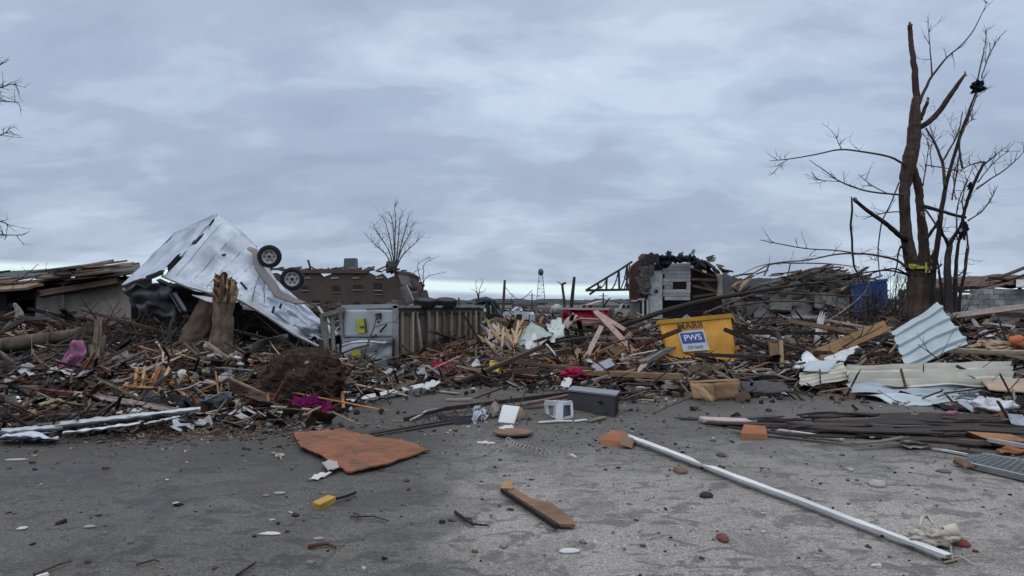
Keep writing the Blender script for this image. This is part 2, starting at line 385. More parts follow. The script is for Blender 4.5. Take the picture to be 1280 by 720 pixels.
# rubble terrain: polar grid
A = np.linspace(math.atan(-1500/F), math.atan(1500/F), 620); Dd = 6.6*np.exp(np.linspace(0, math.log(190/6.6), 300))
AA, DD = np.meshgrid(A, Dd); XX = np.tan(AA)*DD; YY = DD
ZZ = height(XX, YY)
nv, nu = XX.shape
idx = np.arange(nu*nv).reshape(nv, nu)
Q = np.stack([idx[:-1, :-1], idx[:-1, 1:], idx[1:, 1:], idx[1:, :-1]], -1).reshape(-1, 4)
V = np.stack([XX, YY, ZZ], -1).reshape(-1, 3)
keep = (V[Q][:, :, 2].max(1) > -.05); Q = Q[keep]
cn = fbm(V[:, 0]*2.3, V[:, 1]*2.3, 21, 5)[:, None]; cm = vnoise(V[:, 0]*7, V[:, 1]*7, 33)[:, None]
C = np.clip(np.array([[.022, .018, .016]])*(1-cn)+np.array([[.10, .083, .074]])*cn, 0, 1)*(.4+.9*cm)
struct(fast('earth_and_rubble', V, Q, C, 'rubble', 'POINT', True), 'stuff', 'low churned mounds of crushed rubble and soil under the wreckage', 'rubble')

PAL = dict(dark=(.05, .034, .029), brown=(.14, .08, .055), tan=(.36, .25, .16), pale=(.5, .4, .29), grey=(.24, .235, .235), bluegrey=(.42, .46, .52), white=(.72, .73, .75), rust=(.24, .09, .05), black=(.018, .018, .02), mid=(.2, .15, .12), orange=(.45, .2, .08))
CUBE = np.array([[-1, -1, -1], [1, -1, -1], [1, 1, -1], [-1, 1, -1], [-1, -1, 1], [1, -1, 1], [1, 1, 1], [-1, 1, 1]])*.5
CQ = np.array([[0, 3, 2, 1], [4, 5, 6, 7], [0, 1, 5, 4], [1, 2, 6, 5], [2, 3, 7, 6], [3, 0, 4, 7]])
def scraps(name, pos, dims, tilt, cols, mat, label, cat, jit=.25):
    n = len(pos); yaw = rng.uniform(0, 2*PI, n); pt = rng.normal(0, 1, n)*tilt; rl = rng.normal(0, 1, n)*tilt
    v = CUBE[None]*(1+rng.uniform(-jit, jit, (n, 8, 3)))*dims[:, None, :]
    def R_(a, ax):
        c, s_ = np.cos(a), np.sin(a); m = np.zeros((n, 3, 3)); m[:, ax, ax] = 1; i, j = [(1, 2), (2, 0), (0, 1)][ax]
        m[:, i, i] = c; m[:, j, j] = c; m[:, i, j] = -s_; m[:, j, i] = s_; return m
    R = R_(yaw, 2) @ R_(pt, 1) @ R_(rl, 0)
    v = np.einsum('nij,nkj->nki', R, v)+pos[:, None, :]
    q = (CQ[None]+(np.arange(n)*8)[:, None, None]).reshape(-1, 4)
    o = fast(name, v.reshape(-1, 3), q, np.repeat(cols, 6, 0), mat)
    return struct(o, 'stuff', label, cat)
def scatter(n, pmin=-350, pmax=1650, dmax=110, dens=None):
    px = rng.uniform(pmin, pmax, n*2); u = rng.uniform(0, 1, n*2)
    inv = 1/8.0+(1/dmax-1/8.0)*u**1.0; D = 1/inv                # even across the receding surface
    x = (px-640)*D/F; fr = np.interp(px, FR_X, FR_D); ok = D > fr-.3+rng.exponential(.5, n*2)*-1
    x = x[ok][:n]; D = D[ok][:n]; return np.stack([x, D, np.maximum(height(x, D), 0)], -1)
def palcols(n, names, wts):
    p = np.array([PAL[k] for k in names]); k = rng.choice(len(names), n, p=np.array(wts)/sum(wts))
    return p[k]*rng.uniform(.3, 1.05, (n, 1))
pos = scatter(34000); n = len(pos); sz = .035*(pos[:, 1:2]/9)**.75*rng.uniform(.5, 2.2, (n, 1))
dims = sz*rng.uniform(.5, 1.6, (n, 3)); dims[:, 2] *= .6; pos[:, 2] += rng.uniform(-.02, .05, n)
scraps('rubble_crumbs', pos, dims, .6, palcols(n, ['dark', 'brown', 'mid', 'grey', 'white', 'tan', 'black', 'rust', 'bluegrey'], [6, 5, 4, 3, 1.0, 1.3, 3, .6, .8]), 'debris', 'crumbs of broken brick, plaster and wood strewn over the heaps', 'rubble', .35)
pos = scatter(10000); n = len(pos); ln = (.12+.9*rng.uniform(0, 1, n)**2.2)*(pos[:, 1]/12)**.6
dims = np.stack([ln, rng.uniform(.012, .05, n)*(pos[:, 1]/12)**.5, rng.uniform(.008, .03, n)*(pos[:, 1]/12)**.5], -1); pos[:, 2] += rng.uniform(.0, .12, n)+ln*.1
scraps('splinters', pos, dims, .38, palcols(n, ['dark', 'brown', 'mid', 'tan', 'pale', 'grey', 'rust', 'black'], [7, 5, 4, 2.4, 1.4, 2.2, .8, 3]), 'debris', 'splinters and lath tangled over the heaps of wreckage', 'splinters')
pos = scatter(3600); n = len(pos); ln = rng.uniform(.08, .35, n)*(pos[:, 1]/12)**.6
dims = np.stack([ln, ln*rng.uniform(.4, 1, n), np.full(n, .008)], -1); pos[:, 2] += rng.uniform(.02, .12, n)
scraps('torn_scraps', pos, dims, .5, palcols(n, ['white', 'bluegrey', 'grey', 'tan', 'brown', 'black'], [1.6, 2, 3, 1.5, 4, 5]), 'debris', 'torn bits of sheeting and paper caught all over the heaps', 'scraps')
px_ = rng.uniform(900, 1300, 1700); D_ = rng.uniform(13.5, 20, 1700); x_ = (px_-640)*D_/F; pos = np.stack([x_, D_, height(x_, D_)+rng.uniform(0, .1, 1700)], -1); ln = rng.uniform(.05, .3, 1700)
dims = np.stack([ln, ln*rng.uniform(.2, .7, 1700), np.full(1700, .012)], -1)
scraps('pale_splinters', pos, dims, .35, palcols(1700, ['white', 'bluegrey', 'grey', 'tan', 'pale'], [2, 3, 4, 2, 2]), 'debris', 'pale plaster and lath chips thick over the heaps right of the dumpster', 'chips')
px_ = np.concatenate([rng.uniform(90, 430, 230), rng.uniform(540, 840, 520), rng.uniform(0, 1280, 260)]); D_ = np.concatenate([rng.uniform(9.6, 13.5, 230), rng.uniform(13.6, 17.5, 520), rng.uniform(13, 20, 260)]); n = len(px_); x_ = (px_-640)*D_/F; ln = .2+1.1*rng.uniform(0, 1, n)**2
pos = np.stack([x_, D_, height(x_, D_)+.03+ln*.12+rng.uniform(0, .08, n)], -1); dims = np.stack([ln, rng.uniform(.015, .05, n), rng.uniform(.012, .03, n)], -1)
scraps('fresh_splinters', pos, dims, .3, palcols(n, ['tan', 'orange', 'pale', 'rust', 'white'], [4, 3, 3, 1.5, .6])*1.15, 'debris', 'fresh tan and orange splinters bristling out of the heaps', 'splinters')
# grit and chips on the pavement
def pave(n, x0, x1, y0, y1):
    p = np.stack([rng.uniform(x0, x1, n), rng.uniform(y0, y1, n), np.full(n, .004)], -1); return p
p = np.vstack([pave(1800, -9, 10, 3.4, 9), pave(1500, -9, 2, 7.0, 10), pave(1400, 0, 12, 8.0, 12.6)]); n = len(p)
s_ = np.minimum(rng.exponential(.010, (n, 1))+.005, .05); d = s_*rng.uniform(.5, 1.5, (n, 3)); d[:, 2] *= .4
scraps('pavement_grit', p, d, .2, palcols(n, ['grey', 'white', 'tan', 'brown', 'dark', 'black'], [3, 1.2, 1.5, 2, 2, 1.5]), 'debris', 'grit and chips scattered across the asphalt', 'grit', .3)
t_ = rng.normal(0, 1, (1500, 2)); p = np.stack([-3.95+t_[:, 0]*.85-t_[:, 1]*.1, 8.35+t_[:, 1]*.33+t_[:, 0]*.12, np.full(1500, .01)], -1)
d = np.stack([rng.uniform(.02, .09, 1500), rng.uniform(.008, .03, 1500), rng.uniform(.004, .012, 1500)], -1)
scraps('wood_chips', p, d, .25, palcols(1500, ['tan', 'brown', 'pale', 'mid', 'grey'], [3, 3, .8, 3, 2]), 'debris', 'straw coloured wood chips spread on the mud at the left road edge', 'chips')
# ================================================================ buildings
def pxslab(mb, quad, D, depth, col=None):
    """a wall slab whose front outline is quad (pixels) at distance D (or one D a corner), going back by depth"""
    Ds = D if isinstance(D, (list, tuple)) else [D]*len(quad)
    mb.prism([P(x, y, d) for (x, y), d in zip(quad, Ds)], (0, depth, 0), col)
def rwall(parent, name, quad, D, depth, col, mat='masonry', lab=None):
    mb = MB(col); pxslab(mb, quad, D, depth); return mb.build(name, mat, parent, label=lab)

# ---- long low collapsed building, far left (about 26 m away)
t = thing('collapsed_building', (-17, 26, 0), 'long low building at far left under a roof torn into layered boards', 'building')
rwall(t, 'wall', [(-120, 470), (-120, 372), (8, 368), (8, 470)], 26.5, .3, (.05, .045, .045))
rwall(t, 'wall', [(40, 470), (46, 362), (78, 358), (78, 470)], 26, .3, (.36, .325, .29))
rwall(t, 'wall', [(80.5, 470), (80.5, 358), (116, 352), (165, 350), (165, 470)], 26.1, .3, (.42, .36, .31))
rwall(t, 'painted_dark_interior', [(6, 470), (6, 366), (42, 364), (42, 470)], 28.5, .2, (.02, .018, .02), 'rubble')  # near-black slab, shade inside the opening put into its colour
mb = MB((.42, .4, .39)); mb.tube([P(79, 356, 25.85), P(79.5, 400, 25.85), P(79.5, 470, 25.85)], .045, 8); mb.build('downspout', 'paint', t)
rwall(t, 'ceiling', [(-120, 378), (-120, 356), (20, 352), (120, 346), (165, 345), (165, 366), (8, 376)], 26.9, 1.5, (.045, .036, .03), 'wood')
rwall(t, 'lintel', [(44, 371), (44, 364), (116, 356), (116, 362)], 25.9, .15, (.13, .085, .065), 'wood')
roofc = [(.16, .095, .065), (.24, .15, .095), (.3, .22, .16), (.06, .045, .038), (.05, .058, .055), (.2, .16, .13), (.09, .05, .042), (.13, .09, .065), (.08, .075, .075)]
random.seed(31)
for k in range(46):
    x0 = random.uniform(-130, 110); ln = random.uniform(30, 110); yb = 366-(x0+40)*.09-random.uniform(0, 20); x1 = min(x0+ln, 175)
    d = 25.5+random.uniform(-.5, 2.0); mb = MB(random.choice(roofc))
    mb.plank(P(x0, min(yb, 372), d), P(x1, min(yb, 372)-(x1-x0)*random.uniform(.05, .16), d+random.uniform(-.3, .6)), random.uniform(.15, .7), random.uniform(.04, .09), up=(0, random.uniform(-.4, -.05), 1), jag=.6)
    mb.build('roof_board', 'wood', t)
mb = MB((.15, .1, .075)); mb.plank(P(50, 368, 25.2), P(150, 351, 25.6), .22, .2, up=(0, -1, .3)); mb.build('fascia_board', 'wood', t)
mb = MB((.09, .1, .095)); mb.sheet(lambda u, v: P(-60+u*235, 352-u*14-v*9+4*nz((u*6, v*2, 1)), 26+v*3), 30, 4, .08); mb.build('roof_edge', 'roofing', t)
mb = MB((.45, .5, .5)); mb.sheet(lambda u, v: P(116+u*42, 345-7*math.sin(u*PI)-v*4+3*nz((u*5, v, 4)), 26.5+v*2), 10, 3, .03); mb.build('roof_sheet', 'metal', t)

# ---- brick building far behind left (about 62 m)
D0 = 62
t = thing('brick_building', P(455, 407, D0).to_3d()*1, 'two storey brown brick building far behind the trailers with its gable broken away', 'building')
FB = [(330, 415), (330, 343), (345, 341), (352, 344.5), (372, 340), (398, 341), (404, 346), (413, 343), (418, 340), (462, 341), (470, 345), (478, 342), (484, 348), (492, 345), (500, 350), (500, 415)]
rwall(t, 'front_wall', FB, D0, .5, (.72, .7, .68), 'brick')
mb = MB((.85, .8, .8)); mb.prism([P(500, 415, D0), P(500, 339, D0), P(513, 340, D0+4), P(524, 346, D0+7), P(524, 352, D0+7.4), P(528, 352, D0+8), P(529, 362, D0+8.4), P(534, 363, D0+10), P(537, 374, D0+11), P(537, 415, D0+11)], (-.5, .4, 0)); mb.build('gable_wall', 'brick', t)
for (x, y, wd, ht) in [(381, 360, 8, 5), (420, 361, 9, 8), (447, 359, 12, 6), (472, 358, 10, 9), (474, 366, 8, 3), (395, 377, 9, 4), (411, 379, 10, 5), (446, 380, 9, 5), (470, 381, 9, 6), (517, 362, 8, 5)]:
    mb = MB((.022, .018, .02)); pxslab(mb, [(x-wd/2, y+ht/2), (x-wd/2, y-ht/2), (x+wd/2, y-ht/2), (x+wd/2, y+ht/2)], D0-.06, .1)
    wn = mb.build('window', 'paint', t)
    mb = MB((.36, .33, .3))
    pxslab(mb, [(x-wd/2-.6, y+ht/2+1), (x-wd/2-.6, y+ht/2), (x+wd/2+.6, y+ht/2), (x+wd/2+.6, y+ht/2+1)], D0-.14, .1); mb.build('sill', 'masonry', wn)
for x in (383, 418, 444, 474): rwall(t, 'lintel', [(x-4, 348.5), (x-4, 346.5), (x+5, 346), (x+5, 348)], D0-.1, .12, (.42, .37, .33))
rwall(t, 'parapet', [(372, 341.4), (372, 337.5), (398, 336), (446, 336.5), (459, 339), (459, 341.4)], D0-.25, 1.0, (.16, .12, .11))
rr = random.Random(6)
for k in range(44):
    x = rr.uniform(334, 505); mb = MB(rr.choice([(.1, .075, .065), (.05, .045, .045), (.25, .22, .2)])); mb.plank(P(x, 338, D0-.2+rr.uniform(0, 1.5)), P(x+rr.uniform(4, 18), 338-rr.uniform(-2, 5), D0+rr.uniform(0, 1.5)), rr.uniform(.2, .6), .12, jag=.5); mb.build('roof_wreckage', 'wood', t)
for k in range(40):
    x = rr.uniform(338, 540); y = rr.uniform(380, 404); mb = MB(rr.choice([(.12, .06, .045), (.2, .17, .15), (.08, .06, .05)])); mb.blob(P(x, y, D0-2-rr.uniform(0, 3)), (rr.uniform(.3, .9), .4, rr.uniform(.2, .6)), k, .7, 2, 8, 6); mb.build('fallen_masonry', 'masonry', t)
rwall(t, 'rooftop_unit', [(429.5, 336), (430, 323), (444, 322.5), (444.5, 336)], D0+3, 1.1, (.12, .15, .14), 'metal')
mb = MB((.13, .12, .12)); mb.sheet(lambda u, v: P(346+u*58, 336+4*nz((u*7, v, 2))+u*1.5, D0+v*3), 12, 3, .15); mb.build('roof_debris', 'roofing', t)
mb = MB((.06, .05, .05)); mb.bar(P(385, 325, D0), P(388, 335, D0), .15, .15); mb.bar(P(388, 333, D0), P(395, 337, D0), .3, .1); mb.build('bent_bracket', 'rustmetal', t)
mb = MB((.3, .26, .24)); mb.sheet(lambda u, v: P(497+u*13+v*5, 343+v*12+u*3, D0-.5), 4, 4, .1); mb.build('torn_flashing', 'metal', t)
mb = MB((.45, .43, .42)); mb.sheet(lambda u, v: P(500+u*9+v*9, 360+v*19-u*4+2*nz((u*3, v*3, 2)), D0-3-u), 4, 5, .1); mb.build('loose_panel', 'metal', t)
mb = MB((.07, .075, .08)); mb.blob(P(489, 334, D0-2), (.5, .45, .55), 3, .5); o = mb.build('torn_tarpaulin', 'cloth', smooth=True); tag(o, 'dark tarpaulin snagged on the parapet below the distant bare tree', 'tarpaulin')

# ---- ruined building right of centre (about 40 m)
D1 = 40
t = thing('ruined_building', P(840, 412, D1), 'ruined two storey building behind the yellow dumpster with a sagging black roof and open side', 'building')
rwall(t, 'brick_wall', [(788.5, 378), (787, 340), (790, 332), (800, 324), (802, 378)], D1, .5, (1.0, .62, .62), 'brick')
rwall(t, 'corner_pier', [(789, 416), (789, 376), (800, 376), (800, 416)], D1, .5, (.24, .22, .21))
mb = MB((.13, .115, .11)); mb.sheet(lambda u, v: P(800+u*14-v*2+1.5*nz((u*3, v*6, 3)), 319+v*50+2*nz((u*5, v*2, 8)), D1-.5+.15*nz((u*5, v*7, 1))), 8, 20, .3); mb.build('hanging_cladding', 'roofing', t)
rwall(t, 'pillar', [(812, 416), (812, 352), (817, 339), (828, 338), (828, 416)], D1-.3, .5, (.55, .56, .55), 'masonry', 'tall pale grey pillar with a dark hole')
mb = MB((.02, .02, .02)); mb.lathe(P(820.5, 364, D1-.33), (0, -1, 0), [(0, 0), (.1, 0), (.1, .05), (0, .05)], 10); mb.build('painted_opening', 'paint', t)  # solid black disc painted in for the shade of a hole
# planked upper wall, boards one by one
yy = 329.0; k = 0
while yy < 374:
    h_ = 4.4; x0 = 829+(2 if k % 3 == 0 else 0); x1 = 863+random.uniform(-.6, .6)
    if 352 < yy < 358: segs = [(x0, 841), (858.5, x1)]
    else: segs = [(x0, x1)]
    for (a, b) in segs:
        c = random.choice([(.56, .56, .54), (.5, .49, .47), (.6, .6, .58)])
        mb = MB(c); pxslab(mb, [(a, yy+h_), (a, yy+.15), (b, yy), (b, yy+h_-.15)], [D1-.1+random.uniform(-.03, .03)]*4, .08); mb.build('siding_board', 'masonry', t)
    yy += h_+.25; k += 1
rwall(t, 'painted_dark_interior', [(800, 416), (800, 330), (866, 330), (900, 345), (906, 416)], D1+4, .3, (.028, .02, .02), 'rubble')  # near-black backing slab paints the shaded inside of the building
rwall(t, 'painted_opening', [(828.5, 414), (828.5, 375), (868, 376), (868, 414)], D1+.5, .3, (.03, .028, .027), 'rubble')  # solid dark slab, shade below the siding put into its colour
rwall(t, 'inner_wall', [(864, 372), (864, 327), (880, 328), (896, 344), (898, 372)], D1+1.2, .3, (.085, .05, .045), 'brick')
for (a, b) in [((864, 349), (896, 350)), ((866, 357), (896, 364)), ((878, 352), (898, 368)), ((864, 335), (893, 345)), ((866, 371), (902, 366))]:
    mb = MB(random.choice([(.16, .1, .07), (.22, .17, .13)])); mb.bar(P(a[0], a[1], D1+.6), P(b[0], b[1], D1+.4), .1, .14); mb.build('joist', 'wood', t)
mb = MB((.45, .34, .25)); mb.prism([P(897, 371, D1), P(899, 352, D1), (P(896, 342, D1)), P(903, 343, D1), P(912, 347, D1), P(912, 358, D1), P(908, 366, D1), P(906, 371, D1)], (0, .3, 0)); mb.build('plaster_wall', 'masonry', t)
mb = MB((.03, .033, .045))
mb.sheet(lambda u, v: P(822+u*46, 318.5+u*1.5+v*(19-13*u)*(.8+.2*math.sin(u*9))+2.6*nz((u*9, v*3, 5)), D1-.8+v*.5+.3*nz((u*7, v*4, 1))), 30, 8, .12); mb.build('sagging_roof', 'roofing', t)
mb = MB((.09, .08, .08)); mb.sheet(lambda u, v: P(800+u*24, 321-5*math.sin(u*2.6)+v*12+2*nz((u*6, v*4, 6)), D1-.9+v*.2), 12, 6, .15); mb.build('roof_corner', 'roofing', t)
mb = MB((.09, .075, .07)); mb.sheet(lambda u, v: P(866+u*34, 322+u*u*18+v*3+3.5*nz((u*9, v*2, 7)), D1-.4+v*3), 24, 3, .12, hole=lambda u, v: nz((u*12, v*2, 4)) > .3); mb.build('roof_edge', 'roofing', t)
rr = random.Random(15)
for k in range(34):
    x = rr.uniform(796, 905); y = np.interp(x, [796, 806, 822, 862, 880, 905], [328, 320, 317, 319, 326, 342])+rr.uniform(-3, 6); a = rr.gauss(.3, .8); ln = rr.uniform(5, 17); mb = MB(rr.choice([(.04, .04, .045), (.09, .07, .06), (.2, .16, .13), (.12, .11, .11)])); mb.plank(P(x, y, D1-.9), P(x+ln*math.cos(a), y+ln*math.sin(a)*.7, D1-.6), rr.uniform(.08, .3), .05, up=(0, -1, .3), jag=.3); mb.build('roof_board', 'wood', t)
for (x, y) in [(862, 331), (878, 337), (894, 341), (902, 338)]:
    mb = MB((.6, .6, .6)); mb.sheet(lambda u, v: P(x+u*5, y+v*3+u*1.5+nz((u*3, v*3, x)), D1-.6), 3, 2, .03); mb.build('loose_flashing', 'metal', t)
wf = MB((.62, .62, .62))
for q in ([(797.5, 375.5), (797.5, 373), (806.5, 372.5), (806.5, 375)], [(803, 408), (803, 375.2), (805, 375.2), (805, 408)], [(808.5, 408), (808.5, 374), (810.5, 374), (810.5, 408)], [(789.5, 377), (789.5, 375), (797, 375), (797, 377)]): pxslab(wf, q, D1-.5, .12)
wd = wf.build('window_frame', 'paint', t)
mb = MB((.03, .03, .035)); pxslab(mb, [(805.3, 408), (805.3, 375.4), (808.3, 375.4), (808.3, 408)], D1-.4, .05); mb.build('pane', 'plastic', wd)
# steel roof truss hanging out to the left
tr = MB((.05, .045, .048)); A0 = P(732, 363, D1-.5); B0 = P(789, 362, D1-.5); T0 = P(790, 327, D1-.2)
tr.bar(A0, B0, .12, .14); tr.build('truss_chord', 'rustmetal', t)
tr = MB((.05, .045, .048)); tr.tube([A0, P(760, 346, D1-.4), P(775, 337, D1-.3), T0], .07, 5); tr.build('truss_chord', 'rustmetal', t)
for (x, yt) in [(747.5, 353.5), (758.5, 347), (773.5, 338), (784, 331)]:
    tr = MB((.05, .045, .048)); tr.bar(P(x, yt, D1-.4), P(x+random.uniform(-1, 1), 363, D1-.5), .1, .1); tr.build('truss_post', 'rustmetal', t)
for (x, yt, x2) in [(758.5, 348, 750), (773, 339, 765), (783, 334, 776), (787, 331, 780), (789, 345, 783), (780, 345, 786), (770, 350, 764)]:
    tr = MB((.09, .085, .09)); tr.tube([P(x, yt, D1-.4), P((x+x2)/2+1.5, (yt+362)/2, D1-.4), P(x2, 362, D1-.5)], .045, 4); tr.build('truss_brace', 'rustmetal', t)
tr = MB((.05, .04, .045)); tr.bar(P(737, 368, D1-1), P(751, 358, D1-1), .25, .12); tr.build('bent_plate', 'rustmetal', t)

# ---- collapsed dark roof right of the ruined building (about 30 m)
t = thing('fallen_roof', P(985, 405, 29), 'fallen dark shingled roof slumped between the ruined building and the blue container', 'roof')
def roof_fn(u, v):
    xs = [903, 915, 930, 955, 980, 998, 1010, 1034, 1048, 1066]; yt = [344, 349, 352, 351, 349, 345, 339, 337, 344, 349]
    x = 903+u*163; top = np.interp(x, xs, yt); d = 27.5+(1-v)*3.2
    return P(x, top+v*44+2.2*nz((u*9, v*4, 2))+1.6*nz((u*40, 1, 2))*(v < .1), d-1.3*math.sin(v*PI)*(.5+nz((u*4, v*2, 9))))
mb = MB((.06, .064, .075)); mb.sheet(roof_fn, 60, 14, .12, colfn=lambda u, v: (.04, .042, .05) if v < .42+.2*nz((u*5, 1, 1)) else ((.12, .115, .11) if nz((u*14, v*8, 3)) > 0 else (.045, .04, .04)), hole=lambda u, v: v > .5 and nz((u*13, v*5, 12)) > .45)
mb.build('shingled_slope', 'roofing', t)
random.seed(5)
for k in range(90):
    x = random.uniform(900, 1075); y = random.uniform(342, 392); d = random.uniform(26, 27.4); a = random.gauss(.1, .4); ln = random.uniform(8, 42)
    mb = MB(random.choice([(.1, .075, .06), (.3, .21, .14), (.18, .12, .09), (.07, .06, .055), (.2, .17, .15)])); mb.plank(P(x, y, d), P(x+ln*math.cos(a), max(y-ln*math.sin(a), 333), d+random.uniform(-.5, 1)), random.uniform(.08, .3), .05, jag=.3)
    mb.build('rafter', 'wood', t)
for k in range(60):
    x = random.uniform(985, 1072); y = np.interp(x, [980, 998, 1010, 1034, 1048, 1066], [349, 345, 339, 337, 344, 349])+random.uniform(-2.5, 6); a = random.gauss(.15, .3); ln = random.uniform(6, 26); d = random.uniform(27, 29)
    mb = MB(random.choice([(.1, .075, .06), (.26, .18, .12), (.14, .09, .07), (.07, .06, .055), (.3, .26, .22)])); mb.plank(P(x, y, d), P(x+ln*math.cos(a), y-ln*math.sin(a), d+random.uniform(-.5, 1)), random.uniform(.1, .35), .06, jag=.3); mb.build('rafter', 'wood', t)
for k in range(5):
    x = [955, 975, 1000, 1030, 1048][k]; y = [388, 380, 386, 374, 378][k]; mb = MB((.1, .1, .098)); r0 = random.uniform(0, 9)
    mb.sheet(lambda u, v: P(x-12+u*26, y-8+v*18+5*nz((u*2.5, v*2.5, r0)), 26.4-v*1.2), 8, 6, .06); mb.build('crumpled_sheet', 'roofing', t)

# ---- block-walled ruin at far right
t = thing('block_wall_ruin', P(1235, 405, 28), 'pale grey concrete block wall at far right under a collapsed red-brown roof', 'building')
random.seed(12)
bw, bh = 13.2, 6.6; r = 0; y = 394.0
while y > 362:
    x = 1190-(bw/2 if r % 2 else 0)
    while x < 1345:
        if not ((y < 375 and x < 1198) or (y < 369 and x < 1207) or (1246 < x < 1262 and y < 370 and r % 2)):
            c = .42*random.uniform(.8, 1.12); mb = MB((c, c*1.02, c)); pxslab(mb, [(x+.25, y), (x+.25, y-bh+.35), (x+bw-.2, y-bh+.35), (x+bw-.2, y)], 26.6+random.uniform(-.03, .03), .2); mb.build('block', 'masonry', t)
        x += bw
    y -= bh; r += 1
rwall(t, 'mortar_core', [(1192, 400), (1192, 373), (1208, 368), (1345, 366), (1345, 400)], 26.66, .12, (.2, .195, .19))
rwall(t, 'back_wall', [(1128, 410), (1128, 362), (1190, 360), (1190, 410)], 30, .3, (.2, .19, .18))
rwall(t, 'steel_post', [(1274, 400), (1274, 356), (1277.5, 356), (1277.5, 400)], 27.8, .1, (.06, .04, .035), 'rustmetal')
mb = MB((.12, .075, .065)); mb.sheet(lambda u, v: P(1160+u*190, 352-u*10+v*13+3*nz((u*10, v*4, 3)), 27.3+(1-v)*2.5+.5*nz((u*9, v*5, 5))), 40, 6, .15); mb.build('roof_slab', 'roofing', t)
for k in range(18):
    x = random.uniform(1160, 1300); y = random.uniform(346, 366); ln = random.uniform(18, 60); a = random.gauss(.08, .18)
    mb = MB(random.choice([(.16, .07, .055), (.22, .13, .1), (.09, .06, .055), (.3, .22, .17)])); mb.plank(P(x, y, 27+random.uniform(-.5, .5)), P(x+ln, y-ln*a, 27.2), .3, .07, jag=.3); mb.build('roof_board', 'wood', t)
mb = MB((.6, .62, .62)); mb.sheet(lambda u, v: P(1270+u*30, 351+v*9+2*nz((u*3, v*3, 2)), 27-v), 5, 3, .05); mb.build('white_flashing', 'metal', t)

# ---- skyline: far tree belt, low hills, far sheds, poles, towers
random.seed(3)
mb = MB((.075, .085, .09))  # distance haze put into the trees' bluish grey
for k in range(420):
    a = random.uniform(-.95, .95); D = random.uniform(420, 620); hh = random.uniform(2, 4.2); x = math.tan(a)*D
    mb.blob((x, D, 0), (random.uniform(9, 26), 6, hh), k, .45, 2.5, 9, 6)
struct(mb.build('far_woodland', 'bark'), 'stuff', 'dark belt of trees along the horizon, haze painted into its colour', 'trees')
mb = MB((.15, .19, .24)); mb.sheet(lambda u, v: Vector((-1200+2400*u, 1000+150*v, 5*v*(.6+1.0*fbm(np.array(u*14.), np.array(2.), 3, 4)))), 120, 2, 4); struct(mb.build('distant_hills', 'dirt'), label='low hills on the horizon, painted blue for haze')  # blue of the far air is put into the hills' own colour
def shed(px0, px1, y, D, col, rcol, lab):
    t = thing('distant_shed', P((px0+px1)/2, 0, D)*1, lab, 'building'); t.location.z = 0; t['_w'] = (t.location.x, t.location.y, 0)
    a = P(px0, y, D); b = P(px1, y, D); hh = a.z
    mb = MB(col); mb.prism([(a.x, D, 0), (b.x, D, 0), (b.x, D, hh), (a.x, D, hh)], (0, 8, 0)); mb.build('wall', 'masonry', t)
    mb = MB(rcol); mb.prism([(a.x-.3, D-.3, hh+.02), (b.x+.3, D-.3, hh+.02), ((a.x+b.x)/2, D-.3, hh+1.0)], (0, 8.6, 0)); mb.build('roof', 'roofing', t)
    mb = MB((.03, .03, .03)); m = (a.x+b.x)/2; mb.box((m, D-.02, hh*.3), (1.2, .1, hh*.6)); mb.build('door', 'paint', t)
shed(640, 672, 381, 150, (.3, .27, .25), (.2, .19, .2), 'small pale shed on the horizon beyond the overturned white van')
shed(735, 778, 382, 120, (.35, .33, .3), (.38, .36, .33), 'low tan-roofed shed on the horizon between the red container and ruined building')
shed(548, 570, 382, 170, (.25, .2, .18), (.15, .14, .15), 'tiny brown shed on the horizon beyond the end of the brick building')
# lattice mast with a dark head
t = thing('water_tower', P(676, 0, 260).xy.to_3d(), 'tall thin lattice tower with a dark round head on the horizon', 'tower')
zt = P(676, 343, 260).z; cx0 = P(676, 0, 260).x
for sx in (-1, 1):
    for sy in (-1, 1):
        mb = MB((.16, .18, .21)); mb.tube([(cx0+sx*1.8, 260+sy*1.8, 0), (cx0+sx*.7, 260+sy*.7, zt)], .11, 4); mb.build('leg', 'metal', t)
mb = MB((.16, .18, .21))
for k in range(9):
    z0 = zt*k/9; z1 = zt*(k+1)/9; r0 = 1.8-1.1*k/9; r1 = 1.8-1.1*(k+1)/9; s_ = 1 if k % 2 else -1
    mb.bar((cx0-s_*r0, 260-r0, z0), (cx0+s_*r1, 260-r1, z1), .12, .12); mb.bar((cx0-r1, 260-r1, z1), (cx0+r1, 260-r1, z1), .12, .12)
mb.build('bracing', 'metal', t)
mb = MB((.1, .11, .13)); mb.blob((cx0, 260, zt+.9), (1.1, 1.1, 1.4), 2, .05); mb.build('tank', 'metal', t, True)
def utility_pole(px, ytop, D, lab, lean=0, arm=True, wire=None):
    b = P(px, 0, D); b.z = 0; tp = P(px+lean, ytop, D)
    t = thing('utility_pole', b, lab, 'utility pole')
    mb = MB((.09, .075, .065)); mb.tube([b, tp], [.17, .11], 7); mb.build('pole', 'wood', t)
    if arm: mb = MB((.09, .075, .065)); mb.bar(tp+Vector((-.7, 0, -.5)), tp+Vector((.7, 0, -.5)), .1, .1); mb.build('crossarm', 'wood', t)
    if wire:
        mb = MB((.1, .1, .1)); pts = [tp.lerp(P(*wire), u)-Vector((0, 0, 1.0*math.sin(u*PI))) for u in [i/10 for i in range(11)]]; pts = [p+Vector((0, 0, -.6)) for p in pts]; mb.tube(pts, .035, 4); mb.build('wire', 'rubber', t)
utility_pole(628, 350, 62, 'leaning utility pole with a sagging wire behind the overturned white van', 3, False, (665, 355, 63))
utility_pole(754, 366, 110, 'thin far utility pole beneath the hanging steel truss', 0)
